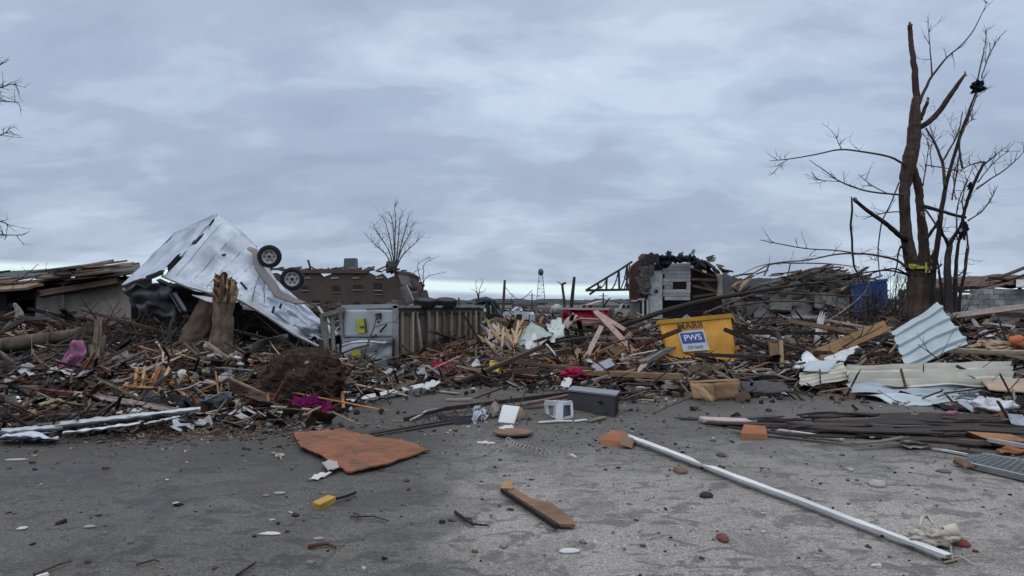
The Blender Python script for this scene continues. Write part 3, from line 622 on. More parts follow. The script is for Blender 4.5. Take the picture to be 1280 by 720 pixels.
utility_pole(573, 372, 130, 'very short far utility pole above the lying trailer tyres', 0)
utility_pole(665, 366, 140, 'faint far utility pole just left of the lattice tower', 0)
# ================================================================ trailers, vehicles, containers
def wheel(parent, c, axis, r, wdt, rimcol=(.55, .54, .54), name='wheel', holes=True):
    c = Vector(c); ax = Vector(axis).normalized()
    mb = MB((.022, .022, .024)); ri = r*.62; h = wdt/2
    mb.lathe(c, ax, [(ri, -h*.8), (r*.9, -h), (r*.985, -h*.75), (r, -h*.3), (r, h*.3), (r*.985, h*.75), (r*.9, h), (r*.72, h*1.02), (ri, h*.8), (ri, -h*.8)], 32)
    u = ax.orthogonal().normalized(); v = ax.cross(u)
    for k in range(28):
        a = 2*PI*k/28; d = u*math.cos(a)+v*math.sin(a); tt = ax.cross(d)
        m = Matrix((d, tt, ax)).transposed(); mb.box(c+d*r, (r*.04, r*.12, wdt*.8), m)
    w_ = mb.build(name, 'rubber', parent)
    mb = MB(rimcol)
    mb.lathe(c, ax, [(ri*1.01, h*.86), (ri*.93, h*.86), (ri*.86, h*.35), (ri*.5, h*.25), (ri*.3, h*.45), (0, h*.45)], 32)
    mb.lathe(c, ax, [(ri*1.0, -h*.7), (ri*.9, -h*.5), (0, -h*.5)], 24); rim = mb.build('rim', 'paint', w_, True)
    if holes:
        mb = MB((.03, .03, .03))
        for k in range(6):
            a = 2*PI*k/6+.3; d = u*math.cos(a)+v*math.sin(a); mb.lathe(c+d*ri*.66+ax*h*.33, ax, [(0, .012), (ri*.11, .012), (ri*.11, 0), (0, 0)], 8)
        mb.lathe(c+ax*h*.46, ax, [(0, .06*r/.3), (ri*.2, .05*r/.3), (ri*.2, 0)], 12); mb.build('hub', 'rustmetal', w_)
    return w_
# ---- upended silver cargo trailer
t = thing('cargo_trailer', (-6.3, 16.4, .5), 'crumpled silver cargo trailer flung nose up on tree trunks with its wheels in the air', 'trailer')
T_ = [P(272, 268, 16.4), P(300, 290, 16.3), P(322, 311, 16.2), P(345, 350, 16.1), P(370, 372, 16), P(398, 397, 15.9), P(426, 418, 15.8)]
B_ = [P(205, 346, 15.4), P(236, 358, 15.3), P(268, 366, 15.2), P(300, 374, 15.1), P(335, 394, 15.1), P(368, 417, 15.2), P(397, 432, 15.3)]
def side_fn(u, v):
    a = pl(T_, u); b = pl(B_, u); p = a.lerp(b, v)
    cr = .12+max(0, u-.38)*1.5
    fold = math.sin(u*44+v*3.5+2*nz((u*3, v*2, 1)))*.5+math.sin(u*61-v*6+3*nz((u*4, v*3, 5)))*.3
    d = (.14*nz((u*5, v*5, 3))+.05*nz((u*13, v*11, 7)))*(.25+cr*1.3)+.22*fold*cr*(.35+.65*abs(nz((u*4, v*5, 8)))*2)
    ridge = .09*abs(nz((u*2.5+v, v*2, 30)))
    edge = min(1, 6*v+.15)*min(1, 8*u+.1)
    return p+Vector((.3, -1, .3))*(d+ridge)*edge
mb = MB((.56, .62, .71)); mb.sheet(side_fn, 110, 44, .012, hole=lambda u, v: (u > .93 and v > .55 and nz((u*22, v*9, 3)) > -.1) or (.26 < u < .36 and .78 < v and nz((u*30, v*16, 6)) > .2))
mb.build('side_panel', 'metal', t, True)
mb = MB((.55, .60, .69))
NQ = [P(272, 268, 16.4), P(219, 292, 18.0), P(188, 324, 18.0), P(153, 357, 17.2)]
NR = [P(271, 271, 16.35), P(247, 298, 16.0), P(224, 322, 15.7), P(156, 357, 17.1)]
NR = [P(271.5, 269.5, 16.38), P(250, 294, 16.05), P(228, 318, 15.7), P(203, 343, 15.4)]
def nose_fn(u, v):
    a = pl(NR, u); b = pl(NQ, u); p = a.lerp(b, v); return p+Vector((-.5, -1, .3))*(.05*nz((u*6, v*5, 11))+.06*abs(nz((u*2+v*2, v*3, 14))))
mb.sheet(nose_fn, 34, 24, .012); mb.build('front_panel', 'metal', t, True)
mb = MB((.025, .025, .03))
for (a, b, w0) in [((270, 271), (258, 287), .05), ((255, 291), (240, 308), .06), ((228, 317), (206, 340), .12), ((206, 339), (180, 349), .12), ((181, 348), (155, 358), .07)]:
    da = 15.3+(a[0] < 200)*1.2*(200-min(a[0], 200))/45+(a[0] > 230)*(a[0]-230)/40*.9; db = 15.3+(b[0] < 200)*1.5*(200-b[0])/45+(b[0] > 230)*(b[0]-230)/40*.9
    mb = MB((.025, .025, .03)); mb.plank(P(a[0], a[1], da-.07), P(b[0], b[1], db-.07), w0, .02, up=(.3, -1, .2), jag=.25, strips=4); mb.build('split_seam', 'rubber', t)
mb = MB((.52, .54, .58))
mb.tube([P(272, 267.5, 16.45), P(300, 289, 16.35), P(320, 309, 16.25)], .035, 6); mb.tube([P(272, 267.5, 16.45), P(219, 291.5, 18.05), P(188, 323.5, 18.05), P(153, 357, 17.3)], .03, 6)
mb.tube([P(203, 345, 15.35), P(236, 358.5, 15.2), P(268, 367, 15.1), P(300, 375, 15.0), P(335, 395.5, 15.0), P(368, 418, 15.1), P(398, 433, 15.2)], .04, 6)
mb.tube([P(398, 384, 15.95), P(412, 404, 15.6), P(427, 419, 15.6)], .03, 5); mb.build('edge_rail', 'metal', t)
# back wall, floor and torn roof
off = Vector((-.45, 1.9, -.45))
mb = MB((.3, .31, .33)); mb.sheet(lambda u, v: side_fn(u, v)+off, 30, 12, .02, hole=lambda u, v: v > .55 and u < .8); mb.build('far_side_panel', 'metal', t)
mb = MB((.1, .085, .07)); mb.sheet(lambda u, v: pl(T_, u).lerp(pl(T_, u)+off, v)+Vector((0, 0, -.02)), 14, 4, .06); mb.build('floor', 'wood', t)
mb = MB((.13, .135, .15))
mb.sheet(lambda u, v: lerp(P(155, 360, 17), P(214, 352, 15.6), u).lerp(lerp(P(168, 388, 17.6), P(222, 398, 16.2), u), v)+Vector((0, .25*nz((u*4, v*4, 2)), .1*nz((u*5, v*3, 9)))), 14, 12, .02)
mb.sheet(lambda u, v: lerp(P(200, 349, 15.5), P(300, 378, 15.3), u).lerp(lerp(P(206, 372, 16.6), P(305, 392, 17.2), u), v)+Vector((0, .3*nz((u*4, v*4, 6)), .12*nz((u*5, v*3, 4)))), 20, 10, .02)
mb.sheet(lambda u, v: P(212+u*9+v*14, 368+v*24-u*3, 15.6-.3*v+.1*math.sin(u*6)), 6, 8, .02); mb.build('roof_skin', 'metal', t, True)
mb = MB((.5, .5, .53)); mb.sheet(lambda u, v: P(240+u*58, 369+u*9+v*6*math.sin(u*PI)+1.5*nz((u*5, v, 3)), 14.95-.2*v), 16, 4, .02); mb.build('peeled_trim', 'metal', t, True)
mb = MB((.012, .012, .013)); mb.sheet(lambda u, v: P(165+u*235, 372+v*95+u*25, 19.2), 6, 4, .05); mb.build('painted_void', 'cloth', t)  # near-black sheet painting the shaded void under the trailer
for k in range(9):
    u = .06+k*.105; mb = MB((.26, .29, .34)); q_ = [side_fn(u+.012*nz((v*.9, k, 2)), v)+Vector((-.01, -.012, 0)) for v in [i/16 for i in range(17)]]; mb.tube(q_[1:-1], .010, 4); mb.build('panel_joint', 'metal', t)
mb = MB((.5, .52, .55)); rr = random.Random(3)
for k in range(3): a_, b2 = side_fn(.42+k*.05, .1+.1*k), side_fn(.55+k*.04, .9-.2*k); mb = MB((.16, .17, .2)); mb.tube([a_+Vector((0, -.02, 0)), a_.lerp(b2, .5)+Vector((0, -.09, .02)), b2+Vector((0, -.02, 0))], .012, 4); mb.build('shaded_crease', 'metal', t)  # folds laid on as darker tubes, their shade put into the colour
# dents and slashes
mb = MB((.03, .03, .035))
for (x, y, x2, y2, d) in [(276, 319.5, 283, 318, 15.95), (343, 382, 338, 402, 15.3), (352, 379, 345, 398, 15.4), (237, 305, 244, 300, 16.6), (236, 312, 240, 305, 16.5), (186, 342, 189, 339, 16.6), (300, 352, 309, 362, 15.6)]:
    mb = MB((.03, .03, .035)); mb.plank(P(x, y, d-.12), P(x2, y2, d-.12), .05, .01, up=(.2, -1, .1), jag=.03); mb.build('tear', 'rubber', t)
# fender and the two wheels
mb = MB((.3, .28, .27))
FP = [P(313, 309, 15.9), P(322, 312, 15.85), P(327, 330, 15.75), P(345, 352, 15.7), P(352, 364, 15.65), P(372, 374, 15.6), P(383, 378, 15.6)]
mb.sheet(lambda u, v: pl(FP, u)+Vector((-.08*v*math.sin(u*PI)-.06*v, -.02-.04*v, -.10*v*math.sin(u*PI)-.05*v)), 24, 5, .03); mb.build('fender', 'paint', t, True)
wheel(t, P(337, 320.5, 15.75), (.22, -1, -.12), .265, .2); wheel(t, P(365.5, 348.5, 15.65), (.22, -1, -.12), .265, .2)
mb = MB((.05, .045, .04)); mb.tube([P(337, 320.5, 16), P(338, 320, 17.6)], .035, 6); mb.tube([P(365.5, 348.5, 16), P(367, 348, 17.6)], .035, 6); mb.build('axle', 'rustmetal', t)

# ---- trailer lying on its side, doors towards us
t = thing('box_trailer', (-3.2, 15.85, .2), 'white trailer lying on its side behind the root ball, its joisted underside showing', 'trailer')
Dn, Df = 15.65, 17.6
def pan(x0, y0, x1, y1, d0, d1, th, col, nm, mat='paint', crumple=0, par=None, seed=0, lab=None, nu=14, nv_=10):
    mb = MB(col); mb.sheet(lambda u, v: Vector((lerp(P(x0, 0, d0).x, P(x1, 0, d1).x, u), lerp(d0, d1, u)+crumple*(nz((u*3, v*3, seed))+.4*math.sin(v*9+u*7)), lerp(P(0, y0, (d0+d1)/2).z, P(0, y1, (d0+d1)/2).z, v)-(crumple*.3*nz((u*4, 3, seed))))), nu, nv_, th)
    return mb.build(nm, mat, par or t, crumple > 0, lab)
dr = pan(431, 387, 493, 421, 15.55, 15.60, .04, (.47, .5, .52), 'door', lab='upper door panel with a yellow sticker', crumple=.01)
dr2 = pan(427, 427, 491, 464, 15.40, 15.55, .03, (.42, .45, .48), 'door', crumple=.09, seed=5, lab='lower door panel, crushed, with a round yellow sticker', nu=26, nv_=20)
YEL = (.5, .52, .05)
mb = MB(YEL); pxslab(mb, [(447, 416), (446, 399), (456, 398), (459, 416)], 15.47, .02); mb.build('yellow_sticker', 'paint', dr)
mb = MB((.07, .09, .03)); pxslab(mb, [(450, 410), (449.5, 408), (455, 407.5), (455, 410)], 15.45, .01); pxslab(mb, [(456.2, 416), (455, 398.5), (457, 398.5), (459.5, 416)], 15.45, .015); mb.build('print', 'paint', dr)
mb = MB((.04, .05, .05))
for q in ([(469, 396), (469, 392), (477, 391), (477, 395)], [(469, 400), (470, 396), (473, 397), (472, 400)], [(474, 399), (473, 395), (477, 394), (477, 399)], [(464, 423), (464, 420), (467, 420), (467, 423)], [(468, 421), (468, 418), (471, 418), (471, 421)], [(458, 387.5), (458, 386), (475, 385.5), (475, 387)], [(472, 404), (471, 402), (476, 401), (474, 404)]): mb = MB((.04, .05, .05)); pxslab(mb, q, 15.46, .02); mb.build('black_fitting', 'rubber', dr)
mb = MB(YEL); mb.lathe(P(447, 445, 15.30), (0, -1, 0), [(0, .02), (.14, .02), (.14, 0), (0, 0)], 18); mb.build('yellow_sticker', 'paint', dr2)
mb = MB((.09, .11, .03)); mb.lathe(P(447.5, 446, 15.27), (0, -1, 0), [(0, .02), (.05, .02), (.05, 0), (0, 0)], 10); mb.build('print', 'paint', dr2)
def rail(pts, r, col, nm, mat='metal', n=6): mb = MB(col); mb.tube([P(*p) for p in pts], r, n); return mb.build(nm, mat, t)
def beam(a, b, w_, h_, col, nm, mat='metal'): mb = MB(col); mb.bar(P(*a), P(*b), w_, h_); return mb.build(nm, mat, t)
beam((427, 384, 15.60), (497, 382.5, 15.60), .1, .1, (.4, .42, .44), 'door_frame'); beam((495, 382, 15.60), (495, 470, 15.60), .13, .1, (.4, .38, .4), 'door_frame')
beam((425, 384, 15.65), (429, 425, 15.65), .1, .08, (.33, .35, .36), 'door_frame'); beam((428, 425, 15.45), (492, 423.5, 15.60), .08, .07, (.35, .37, .38), 'door_frame')
beam((423, 430, 15.45), (430, 470, 15.45), .1, .08, (.3, .32, .34), 'door_frame')
rail([(428, 432, 15.3), (440, 428.5, 15.2), (458, 427, 15.2), (482, 429, 15.3)], .03, (.6, .61, .63), 'bent_rail')
beam((492, 424, 15.45), (492, 463, 15.55), .05, .3, (.03, .03, .03), 'door_gap_seal', 'rubber')
# underside
def und(px, D): return px
x0, x1 = P(497, 0, Dn).x, P(600, 0, Df).x
zb, zt_ = -.02, P(0, 383.5, Dn).z
def U(u, z, off=0): # point on underside plane
    n_ = Vector((-(Df-Dn), (x1-x0), 0)).normalized()*-1
    return Vector((lerp(x0, x1, u), lerp(Dn, Df, u), z))+n_*(-off)
nrm = Vector((Df-Dn, -(x1-x0), 0)).normalized()
def UP(u, z, o=0): return Vector((lerp(x0, x1, u), lerp(Dn, Df, u), z))+nrm*o
mb = MB((.16, .12, .095)); mb.prism([UP(0, zb), UP(1, zb), UP(1, zt_-.03), UP(0, zt_-.03)], nrm*-.05); mb.build('floor', 'wood', t)
rng_u = [.03, .14, .235, .33, .42, .51, .6, .69, .77, .85, .92, .985]
for i, u in enumerate(rng_u):
    tilt = random.uniform(-.01, .01)+(-.05 if i == 2 else 0)
    c = [(.3, .25, .2), (.36, .31, .26), (.24, .2, .17)][i % 3]
    mb = MB(c); mb.bar(UP(u+tilt, zt_-.12, .05), UP(u, zb, .05), .05, .1, up=nrm); mb.build('joist', 'wood', t)
for i in range(len(rng_u)-1):
    ua, ub = rng_u[i]+.012, rng_u[i+1]-.012; c = random.choice([(.2, .15, .115), (.15, .115, .095), (.24, .185, .14)])
    mb = MB(c); mb.prism([UP(ua, zb, .004), UP(ub, zb, .004), UP(ub, zt_-.15, .004), UP(ua, zt_-.15, .004)], nrm*.012); mb.build('floor_board', 'wood', t)
mb = MB((.32, .3, .29)); mb.bar(UP(-.01, zt_, .06), UP(1.02, zt_, .06), .16, .06, up=(0, 0, 1)); mb.build('frame_rail', 'rustmetal', t)
mb = MB((.07, .065, .065)); mb.bar(UP(-.01, zt_-.11, .04), UP(1.02, zt_-.11, .04), .08, .13, up=(0, 0, 1)); mb.build('frame_rail', 'rustmetal', t)
mb = MB((.28, .25, .23)); mb.bar(UP(.3, zt_-.1, .14), UP(.33, zb, .12), .05, .05, up=nrm); mb.build('cross_tube', 'rustmetal', t)
mb = MB((.3, .28, .26)); mb.bar(UP(.19, zt_-.3, .12), UP(.26, zb, .12), .06, .04, up=nrm); mb.build('loose_strut', 'wood', t)
mb = MB((.35, .37, .39)); mb.prism([UP(0, zb), UP(1, zb), UP(1, zt_), UP(0, zt_)], nrm*-1.9+Vector((0, 0, 0))); 
o = MB((.35, .37, .39)); o.prism([UP(0, zt_-.04, -.06), UP(1, zt_-.04, -.06), UP(1, zt_-.04, -1.8), UP(0, zt_-.04, -1.8)], (0, 0, .03)); o.build('upper_side', 'metal', t)
o = MB((.35, .37, .39)); o.prism([UP(0, zb, -1.8), UP(1, zb, -1.8), UP(1, zt_-.05, -1.8), UP(0, zt_-.05, -1.8)], nrm*.03); o.build('roof_panel', 'metal', t)
wheel(t, UP(.30, zt_+.1, .02), (.1, -.2, 1), .26, .18, (.1, .1, .1), holes=False); wheel(t, UP(.555, zt_+.1, .02), (.05, -.2, 1), .26, .18, (.1, .1, .1), holes=False)
# stripped post and frame leaning at its left
mb = MB((.3, .27, .24)); mb.bar(P(410, 470, 15.3), P(404, 392, 15.45), .12, .12); mb.bar(P(404, 394, 15.35), P(430, 386, 15.45), .12, .1); mb.bar(P(418, 470, 15.3), P(415, 394, 15.45), .08, .08)
tag(mb.build('bent_frame', 'wood'), 'pale bent post frame standing against the left edge of the lying white trailer', 'frame')

# ---- yellow dumpster
t = thing('dumpster', P(870, 457, 15.4), 'battered yellow dumpster on the rubble with faded lettering and a blue and white sign', 'dumpster')
YL = (.76, .37, .05)
FQ = [P(823, 404, 15.7), P(913, 396, 15.5), P(921, 452.5, 15.2), P(836, 450, 15.4)]
Bk = Vector((.5, 1.3, -.16)); e1 = (FQ[1]-FQ[0]).normalized(); e2 = (FQ[3]-FQ[0]).normalized(); en = e1.cross(e2).normalized()
if en.y > 0: en = -en
def FF(u, v, o=0): return FQ[0].lerp(FQ[1], u).lerp(FQ[3].lerp(FQ[2], u), v)+en*o
mb = MB(YL); mb.sheet(lambda u, v: FF(u, v, .035*nz((u*4, v*3, 1))+.018*nz((u*11, v*9, 5))), 24, 14, .02); mb.build('front_panel', 'paint', t, True)
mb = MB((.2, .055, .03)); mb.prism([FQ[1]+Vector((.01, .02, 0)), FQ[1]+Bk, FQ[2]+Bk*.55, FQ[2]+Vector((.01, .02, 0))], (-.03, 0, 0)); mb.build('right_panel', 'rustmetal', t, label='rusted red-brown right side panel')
mb = MB(YL); mb.prism([FQ[0], FQ[0]+Bk, FQ[3]+Bk*.55, FQ[3]], (.03, 0, 0)); mb.build('left_panel', 'paint', t)
mb = MB(YL); mb.prism([FQ[0]+Bk, FQ[1]+Bk, FQ[2]+Bk*.55, FQ[3]+Bk*.55], (0, .03, 0)); mb.build('back_panel', 'paint', t)
mb = MB((.1, .06, .03)); mb.prism([FQ[3], FQ[2], FQ[2]+Bk*.55, FQ[3]+Bk*.55], (0, 0, -.03)); mb.build('floor', 'rustmetal', t)
mb = MB((.66, .35, .04)); mb.bar(FF(-.012, -.015, .03), FF(1.012, -.015, .03), .08, .09, up=(0, 0, 1)); mb.bar(FF(-.01, -.015, -.02), FF(-.01, -.015, 0)+Bk, .06, .08); mb.bar(FF(1.01, -.015, 0), FF(1.01, -.015, 0)+Bk, .06, .08); mb.build('rim', 'paint', t)
mb = MB((.05, .04, .03)); mb.tube([FF(.5, 1.0, .02), FF(.5, 1.03, .04)], .05, 8); mb.build('caster_mount', 'rustmetal', t)
mb = MB(YL); mb.tube([FF(.9, .99, .05), FF(.9, 1.035, .05)], .04, 8); mb.tube([FF(.14, .97, .05), FF(.14, 1.01, .05)], .04, 8); mb.build('foot', 'paint', t)
mb = MB(YL); mb.bar(FF(1.0, .72, .02), FF(1.06, .70, .02), .06, .05); mb.build('lift_lug', 'paint', t)
def text_part(body, size, O, ux, uy, n_, col, name, parent, mat='paint', sx=1.0, ext=.004):
    cu = bpy.data.curves.new(name, 'FONT'); cu.body = body; cu.size = 1; cu.extrude = 0; cu.align_x = 'CENTER'; cu.align_y = 'CENTER'; cu.offset = .02
    ob = bpy.data.objects.new('tmp', cu); COL.objects.link(ob); dg = bpy.context.evaluated_depsgraph_get()
    me = ob.evaluated_get(dg).to_mesh(); mb = MB(col)
    for p in me.polygons: mb.poly([O+ux*(me.vertices[i].co.x*size*sx)-uy*(me.vertices[i].co.y*size)+n_*ext for i in p.vertices])
    ob.evaluated_get(dg).to_mesh_clear(); bpy.data.objects.remove(ob)
    return mb.build(name, mat, parent)
text_part('MARII', .23, FF(.42, .145, .055), e1, e2, en, (.09, .05, .02), 'stencilled_lettering', t, sx=1.0)
sg = MB((.62, .62, .62)); c0 = FF(.425, .52, .055); wu, hv = e1*.295, e2*.25
sg.prism([c0-wu-hv, c0+wu-hv, c0+wu+hv, c0-wu+hv], en*.006); sgo = sg.build('sign', 'paint', t)
sb = MB((.035, .08, .36)); c1 = c0-e2*.06; sb.prism([c1-wu*.88-e2*.14, c1+wu*.88-e2*.14, c1+wu*.88+e2*.12, c1-wu*.88+e2*.12], en*.009); sb.build('blue_field', 'paint', sgo)
text_part('PWS', .2, c1-e2*.01, e1, e2, en, (.72, .72, .74), 'lettering', sgo, sx=1.0, ext=.016)
text_part('727-0645', .095, c0+e2*.165, e1, e2, en, (.04, .09, .4), 'phone_number', sgo, sx=.95, ext=.010)

# ---- blue container behind the broken tree
t = thing('blue_container', P(1088, 405, 26), 'battered blue steel container behind the broken tree at right', 'container')
q = [P(1063, 356, 26), P(1108, 350, 26), P(1112, 399, 26), P(1067, 402, 26)]
mb = MB((.03, .1, .34)); mb.sheet(lambda u, v: q[0].lerp(q[1], u).lerp(q[3].lerp(q[2], u), v)+Vector((0, -.02*(1 if (u*9) % 1 < .5 else 0)-.05*nz((u*3, v*4, 2)), 0)), 36, 8, .03); mb.build('front_panel', 'paint', t)
mb = MB((.02, .05, .15)); mb.prism([q[1], q[1]+Vector((.7, 1.6, 0)), q[2]+Vector((.7, 1.6, 0)), q[2]], (-.04, 0, 0)); mb.build('side_panel', 'paint', t)  # shade of the receding side put into a darker blue
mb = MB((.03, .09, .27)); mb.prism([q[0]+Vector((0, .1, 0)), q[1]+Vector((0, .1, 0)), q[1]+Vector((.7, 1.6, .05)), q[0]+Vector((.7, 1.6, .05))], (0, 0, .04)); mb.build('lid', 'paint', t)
mb = MB((.03, .1, .3)); mb.bar(q[0]+Vector((0, -.05, 0)), q[1]+Vector((0, -.05, 0)), .1, .1); mb.bar(q[3]+Vector((0, -.05, 0)), q[2]+Vector((0, -.05, 0)), .1, .08); mb.build('rim', 'paint', t)
mb = MB((.22, .08, .05)); mb.prism([P(1045, 362, 26.5), P(1063, 358, 26.4), P(1066, 401, 26.4), P(1049, 402, 26.5)], (0, .3, 0)); tag(mb.build('rusty_panel', 'rustmetal'), 'rusty red-brown panel standing against the left side of the blue container', 'panel')

# ---- red container in the middle distance
t = thing('red_container', P(732, 412, 32), 'crushed crimson container with a pale rim behind the middle heap', 'container')
D2 = 32; q = [P(704, 387, D2), P(760, 387.5, D2), P(760, 408, D2), P(704, 408, D2)]
mb = MB((.36, .012, .035)); mb.sheet(lambda u, v: q[0].lerp(q[1], u).lerp(q[3].lerp(q[2], u), v)+Vector((0, .25*nz((u*4, v*3, 2))-.1*(1 if (u*8) % 1 < .15 else 0), 0)), 30, 8, .05); mb.build('front_panel', 'paint', t)
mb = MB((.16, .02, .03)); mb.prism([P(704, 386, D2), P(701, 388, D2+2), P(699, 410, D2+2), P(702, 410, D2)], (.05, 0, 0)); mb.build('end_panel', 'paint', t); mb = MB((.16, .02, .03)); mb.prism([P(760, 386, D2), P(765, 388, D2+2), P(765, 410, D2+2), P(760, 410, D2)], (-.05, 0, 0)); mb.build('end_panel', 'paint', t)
mb = MB((.6, .42, .45)); mb.bar(P(702, 385.6, D2-.1), P(761, 386.4, D2-.1), .15, .1); mb.build('rim', 'paint', t)
mb = MB((.4, .2, .22)); mb.tube([P(711, 412, 30), P(716, 402, 30), P(726, 398.5, 30), P(748, 399.5, 30), P(760, 403, 30)], .06, 5); mb.tube([P(715, 418, 30), P(719, 408, 30), P(732, 403.5, 30), P(756, 405, 30)], .05, 5); mb.build('bent_hoop', 'paint', t)
mb = MB((.2, .02, .03)); mb.sheet(lambda u, v: P(726+u*34, 401+v*10+2*nz((u*5, v*4, 3)), 31-v*.5), 10, 5, .04); mb.build('crushed_skirt', 'paint', t)

# ---- white van on its side
t = thing('van', P(646, 408, 46), 'white van tipped on its side in the distance with its black windows facing us', 'van')
Dv = 46
mb = MB((.68, .68, .7)); prof = [(628.5, 391.5), (631, 389.5), (646, 389), (661, 390), (664, 393), (664, 407), (655, 409), (634, 409), (629, 406)]
mb.prism([P(x, y, Dv) for x, y in prof], (.3, 1.5, 0)); mb.build('body', 'paint', t)
for q_ in ([(639.5, 402), (639, 395), (640.5, 393.5), (643, 393.5), (643, 402)], [(645.5, 405.5), (645, 394), (648, 392.6), (652.5, 393), (652.5, 403), (651, 405.5)]):
    mb = MB((.012, .012, .015)); mb.prism([P(x, y, Dv-.06) for x, y in q_], (0, .08, 0)); mb.build('window', 'plastic', t)
mb = MB((.02, .02, .02)); mb.prism([P(630, 408, Dv-.1), P(630, 404, Dv-.1), P(641, 404.5, Dv-.1), P(641, 408, Dv-.1)], (0, .3, 0)); mb.build('grille', 'plastic', t)
mb = MB((.5, .5, .52)); mb.tube([P(640, 390, Dv), P(646, 385, Dv+.4), P(651, 386.5, Dv+.5), P(652, 390, Dv)], .12, 5); mb.build('roof_rack', 'metal', t)
wheel(t, P(634, 388.5, Dv+.6), (.2, -.2, 1), .28, .2, (.3, .3, .3), holes=False); wheel(t, P(659, 388.5, Dv+.6), (.2, -.2, 1), .28, .2, (.3, .3, .3), holes=False)
# ---- tractor / loader with dark cab frame
t = thing('tractor', P(611, 410, 38), 'dark green tractor with an arched cab frame behind the right end of the lying trailer', 'tractor')
Dt = 38
mb = MB((.012, .03, .032)); A1 = [P(593, 400, Dt), P(594, 383, Dt), P(597, 378.5, Dt), P(604, 376.5, Dt), P(612, 376.8, Dt), P(617, 382, Dt), P(619, 398, Dt)]
mb.tube(A1, .13, 5); mb.tube([p+Vector((.2, 1.5, 0)) for p in A1], .13, 5); mb.bar(A1[3]+Vector((0, -.1, .02)), A1[3]+Vector((.2, 1.6, .02)), .9, .1); mb.tube([P(609, 378, Dt), P(609, 400, Dt)], .15, 5); mb.build('cab_frame', 'paint', t)
mb = MB((.015, .04, .04)); mb.prism([P(590, 412, Dt), P(590, 399, Dt), P(612, 398, Dt), P(616, 386, Dt), P(621, 387, Dt), P(626, 396, Dt), P(627, 412, Dt)], (.1, 1.6, 0)); mb.build('body', 'paint', t)
wheel(t, P(619, 404, Dt-.4), (0, -1, 0), .6, .4, (.25, .25, .1), holes=False); wheel(t, P(597, 404, Dt-.4), (0, -1, 0), .6, .4, (.25, .25, .1), holes=False)
mb = MB((.32, .45, .22)); mb.sheet(lambda u, v: P(598+u*9+2*nz((u*3, v*4, 1)), 384+v*22, Dt-1.0+.5*nz((u*4, v*5, 2))), 6, 12, .04, colfn=lambda u, v: (.45, .5, .42) if v < .25 else (.28, .4, .2), hole=lambda u, v: nz((u*5, v*6, 5)) > .25); tag(mb.build('tattered_sheet', 'cloth'), 'tattered yellow-green sheet hanging in front of the dark tractor cab', 'sheet')
# ---- far wrecked cars
def car(px0, px1, ytop, D, col, lab, missing=True):
    a = P(px0, 0, D).x; b = P(px1, 0, D).x; Lc = b-a; t = thing('wrecked_car', ((a+b)/2, D, 0), lab, 'car', None)
    z0 = hgt((a+b)/2, D)*.5+.25
    top = P(0, ytop, D).z; hh = max(top-z0, 1.0); z0 = top-hh
    pr = [(0, 0), (0, .5), (.06, .56), (.22, .6), (.34, .96), (.42, 1), (.68, .98), (.82, .62), (.97, .56), (1, .4), (1, 0)]
    mb = MB(col); mb.prism([Vector((a+u*Lc+.05*nz((u*9, v, D)), D, z0+v*hh)) for u, v in pr], (.1, 1.7, 0)); mb.build('body', 'paint', t)
    for (u0, u1) in ((.3, .5), (.53, .76)):
        mb = MB((.015, .015, .018)); mb.prism([Vector((a+u*Lc, D-.03, z0+v*hh)) for u, v in ((u0, .63), (u0+.06, .92), (u1-.03, .92), (u1, .63))], (0, .05, 0)); mb.build('window', 'plastic', t)
    for u in (.18, .8): wheel(t, (a+u*Lc, D-.02, z0+.1), (0, -1, 0), .32, .2, (.3, .3, .3), holes=False)
car(770, 794, 379.5, 62, (.38, .36, .33), 'pale wrecked car in the distance just left of the ruined building')
car(672, 695, 393, 52, (.6, .6, .62), 'silver-white wrecked car in the distance left of the red container')
car(655, 676, 397, 60, (.4, .42, .45), 'grey wrecked car in the distance right of the white van')
car(718, 748, 380.5, 70, (.4, .37, .33), 'tan wrecked car in the distance above the red container')
mb = MB((.5, .52, .5)); mb.lathe(P(696, 386, 50), (0, -1, .05), [(0, .5), (.33, .42), (.36, .3), (.36, -1.6), (.3, -1.8), (0, -1.8)], 20); tag(mb.build('white_tank', 'paint', smooth=True), 'round white tank seen end on just left of the red container', 'tank')
# ================================================================ trees and fallen timber
BK = (.085, .056, .046); BKD = (.04, .032, .03); TW = (.1, .08, .075)
def smooth_pts(pts, n=6):
    out_ = []; m = len(pts)
    for i in range(m-1):
        p0, p1, p2, p3 = pts[max(i-1, 0)], pts[i], pts[i+1], pts[min(i+2, m-1)]
        for k in range(n):
            t = k/n; out_.append(tuple(.5*((2*b)+(-a+c)*t+(2*a-5*b+4*c-d)*t*t+(-a+3*b-3*c+d)*t**3) for a, b, c, d in zip(p0, p1, p2, p3)))
    out_.append(tuple(pts[-1])); return out_
def limb(mb, pts, D, dd=0.0, n=7, jit=0.0, seed=0, col=None):
    """pts: (px, py, radius px); D grows by dd along the limb"""
    sp = smooth_pts(pts, 14 if n >= 9 else 5 if len(pts) < 6 else 4); m = len(sp); V_ = []; R_ = []
    for i, (x, y, r) in enumerate(sp):
        d = D+dd*i/(m-1); k = d/F
        V_.append(P(x, y, d)+Vector((jit*nz((i*.3, seed, 1)), jit*nz((i*.7, seed, 5)), 0))); R_.append(max(r, .22)*k*(1+.12*nz((i*(.15 if n >= 9 else .6), seed, 9))))
    mb.tube(V_, R_, n if n < 9 else n+8, col, rough=.15 if n >= 9 else 0); return V_
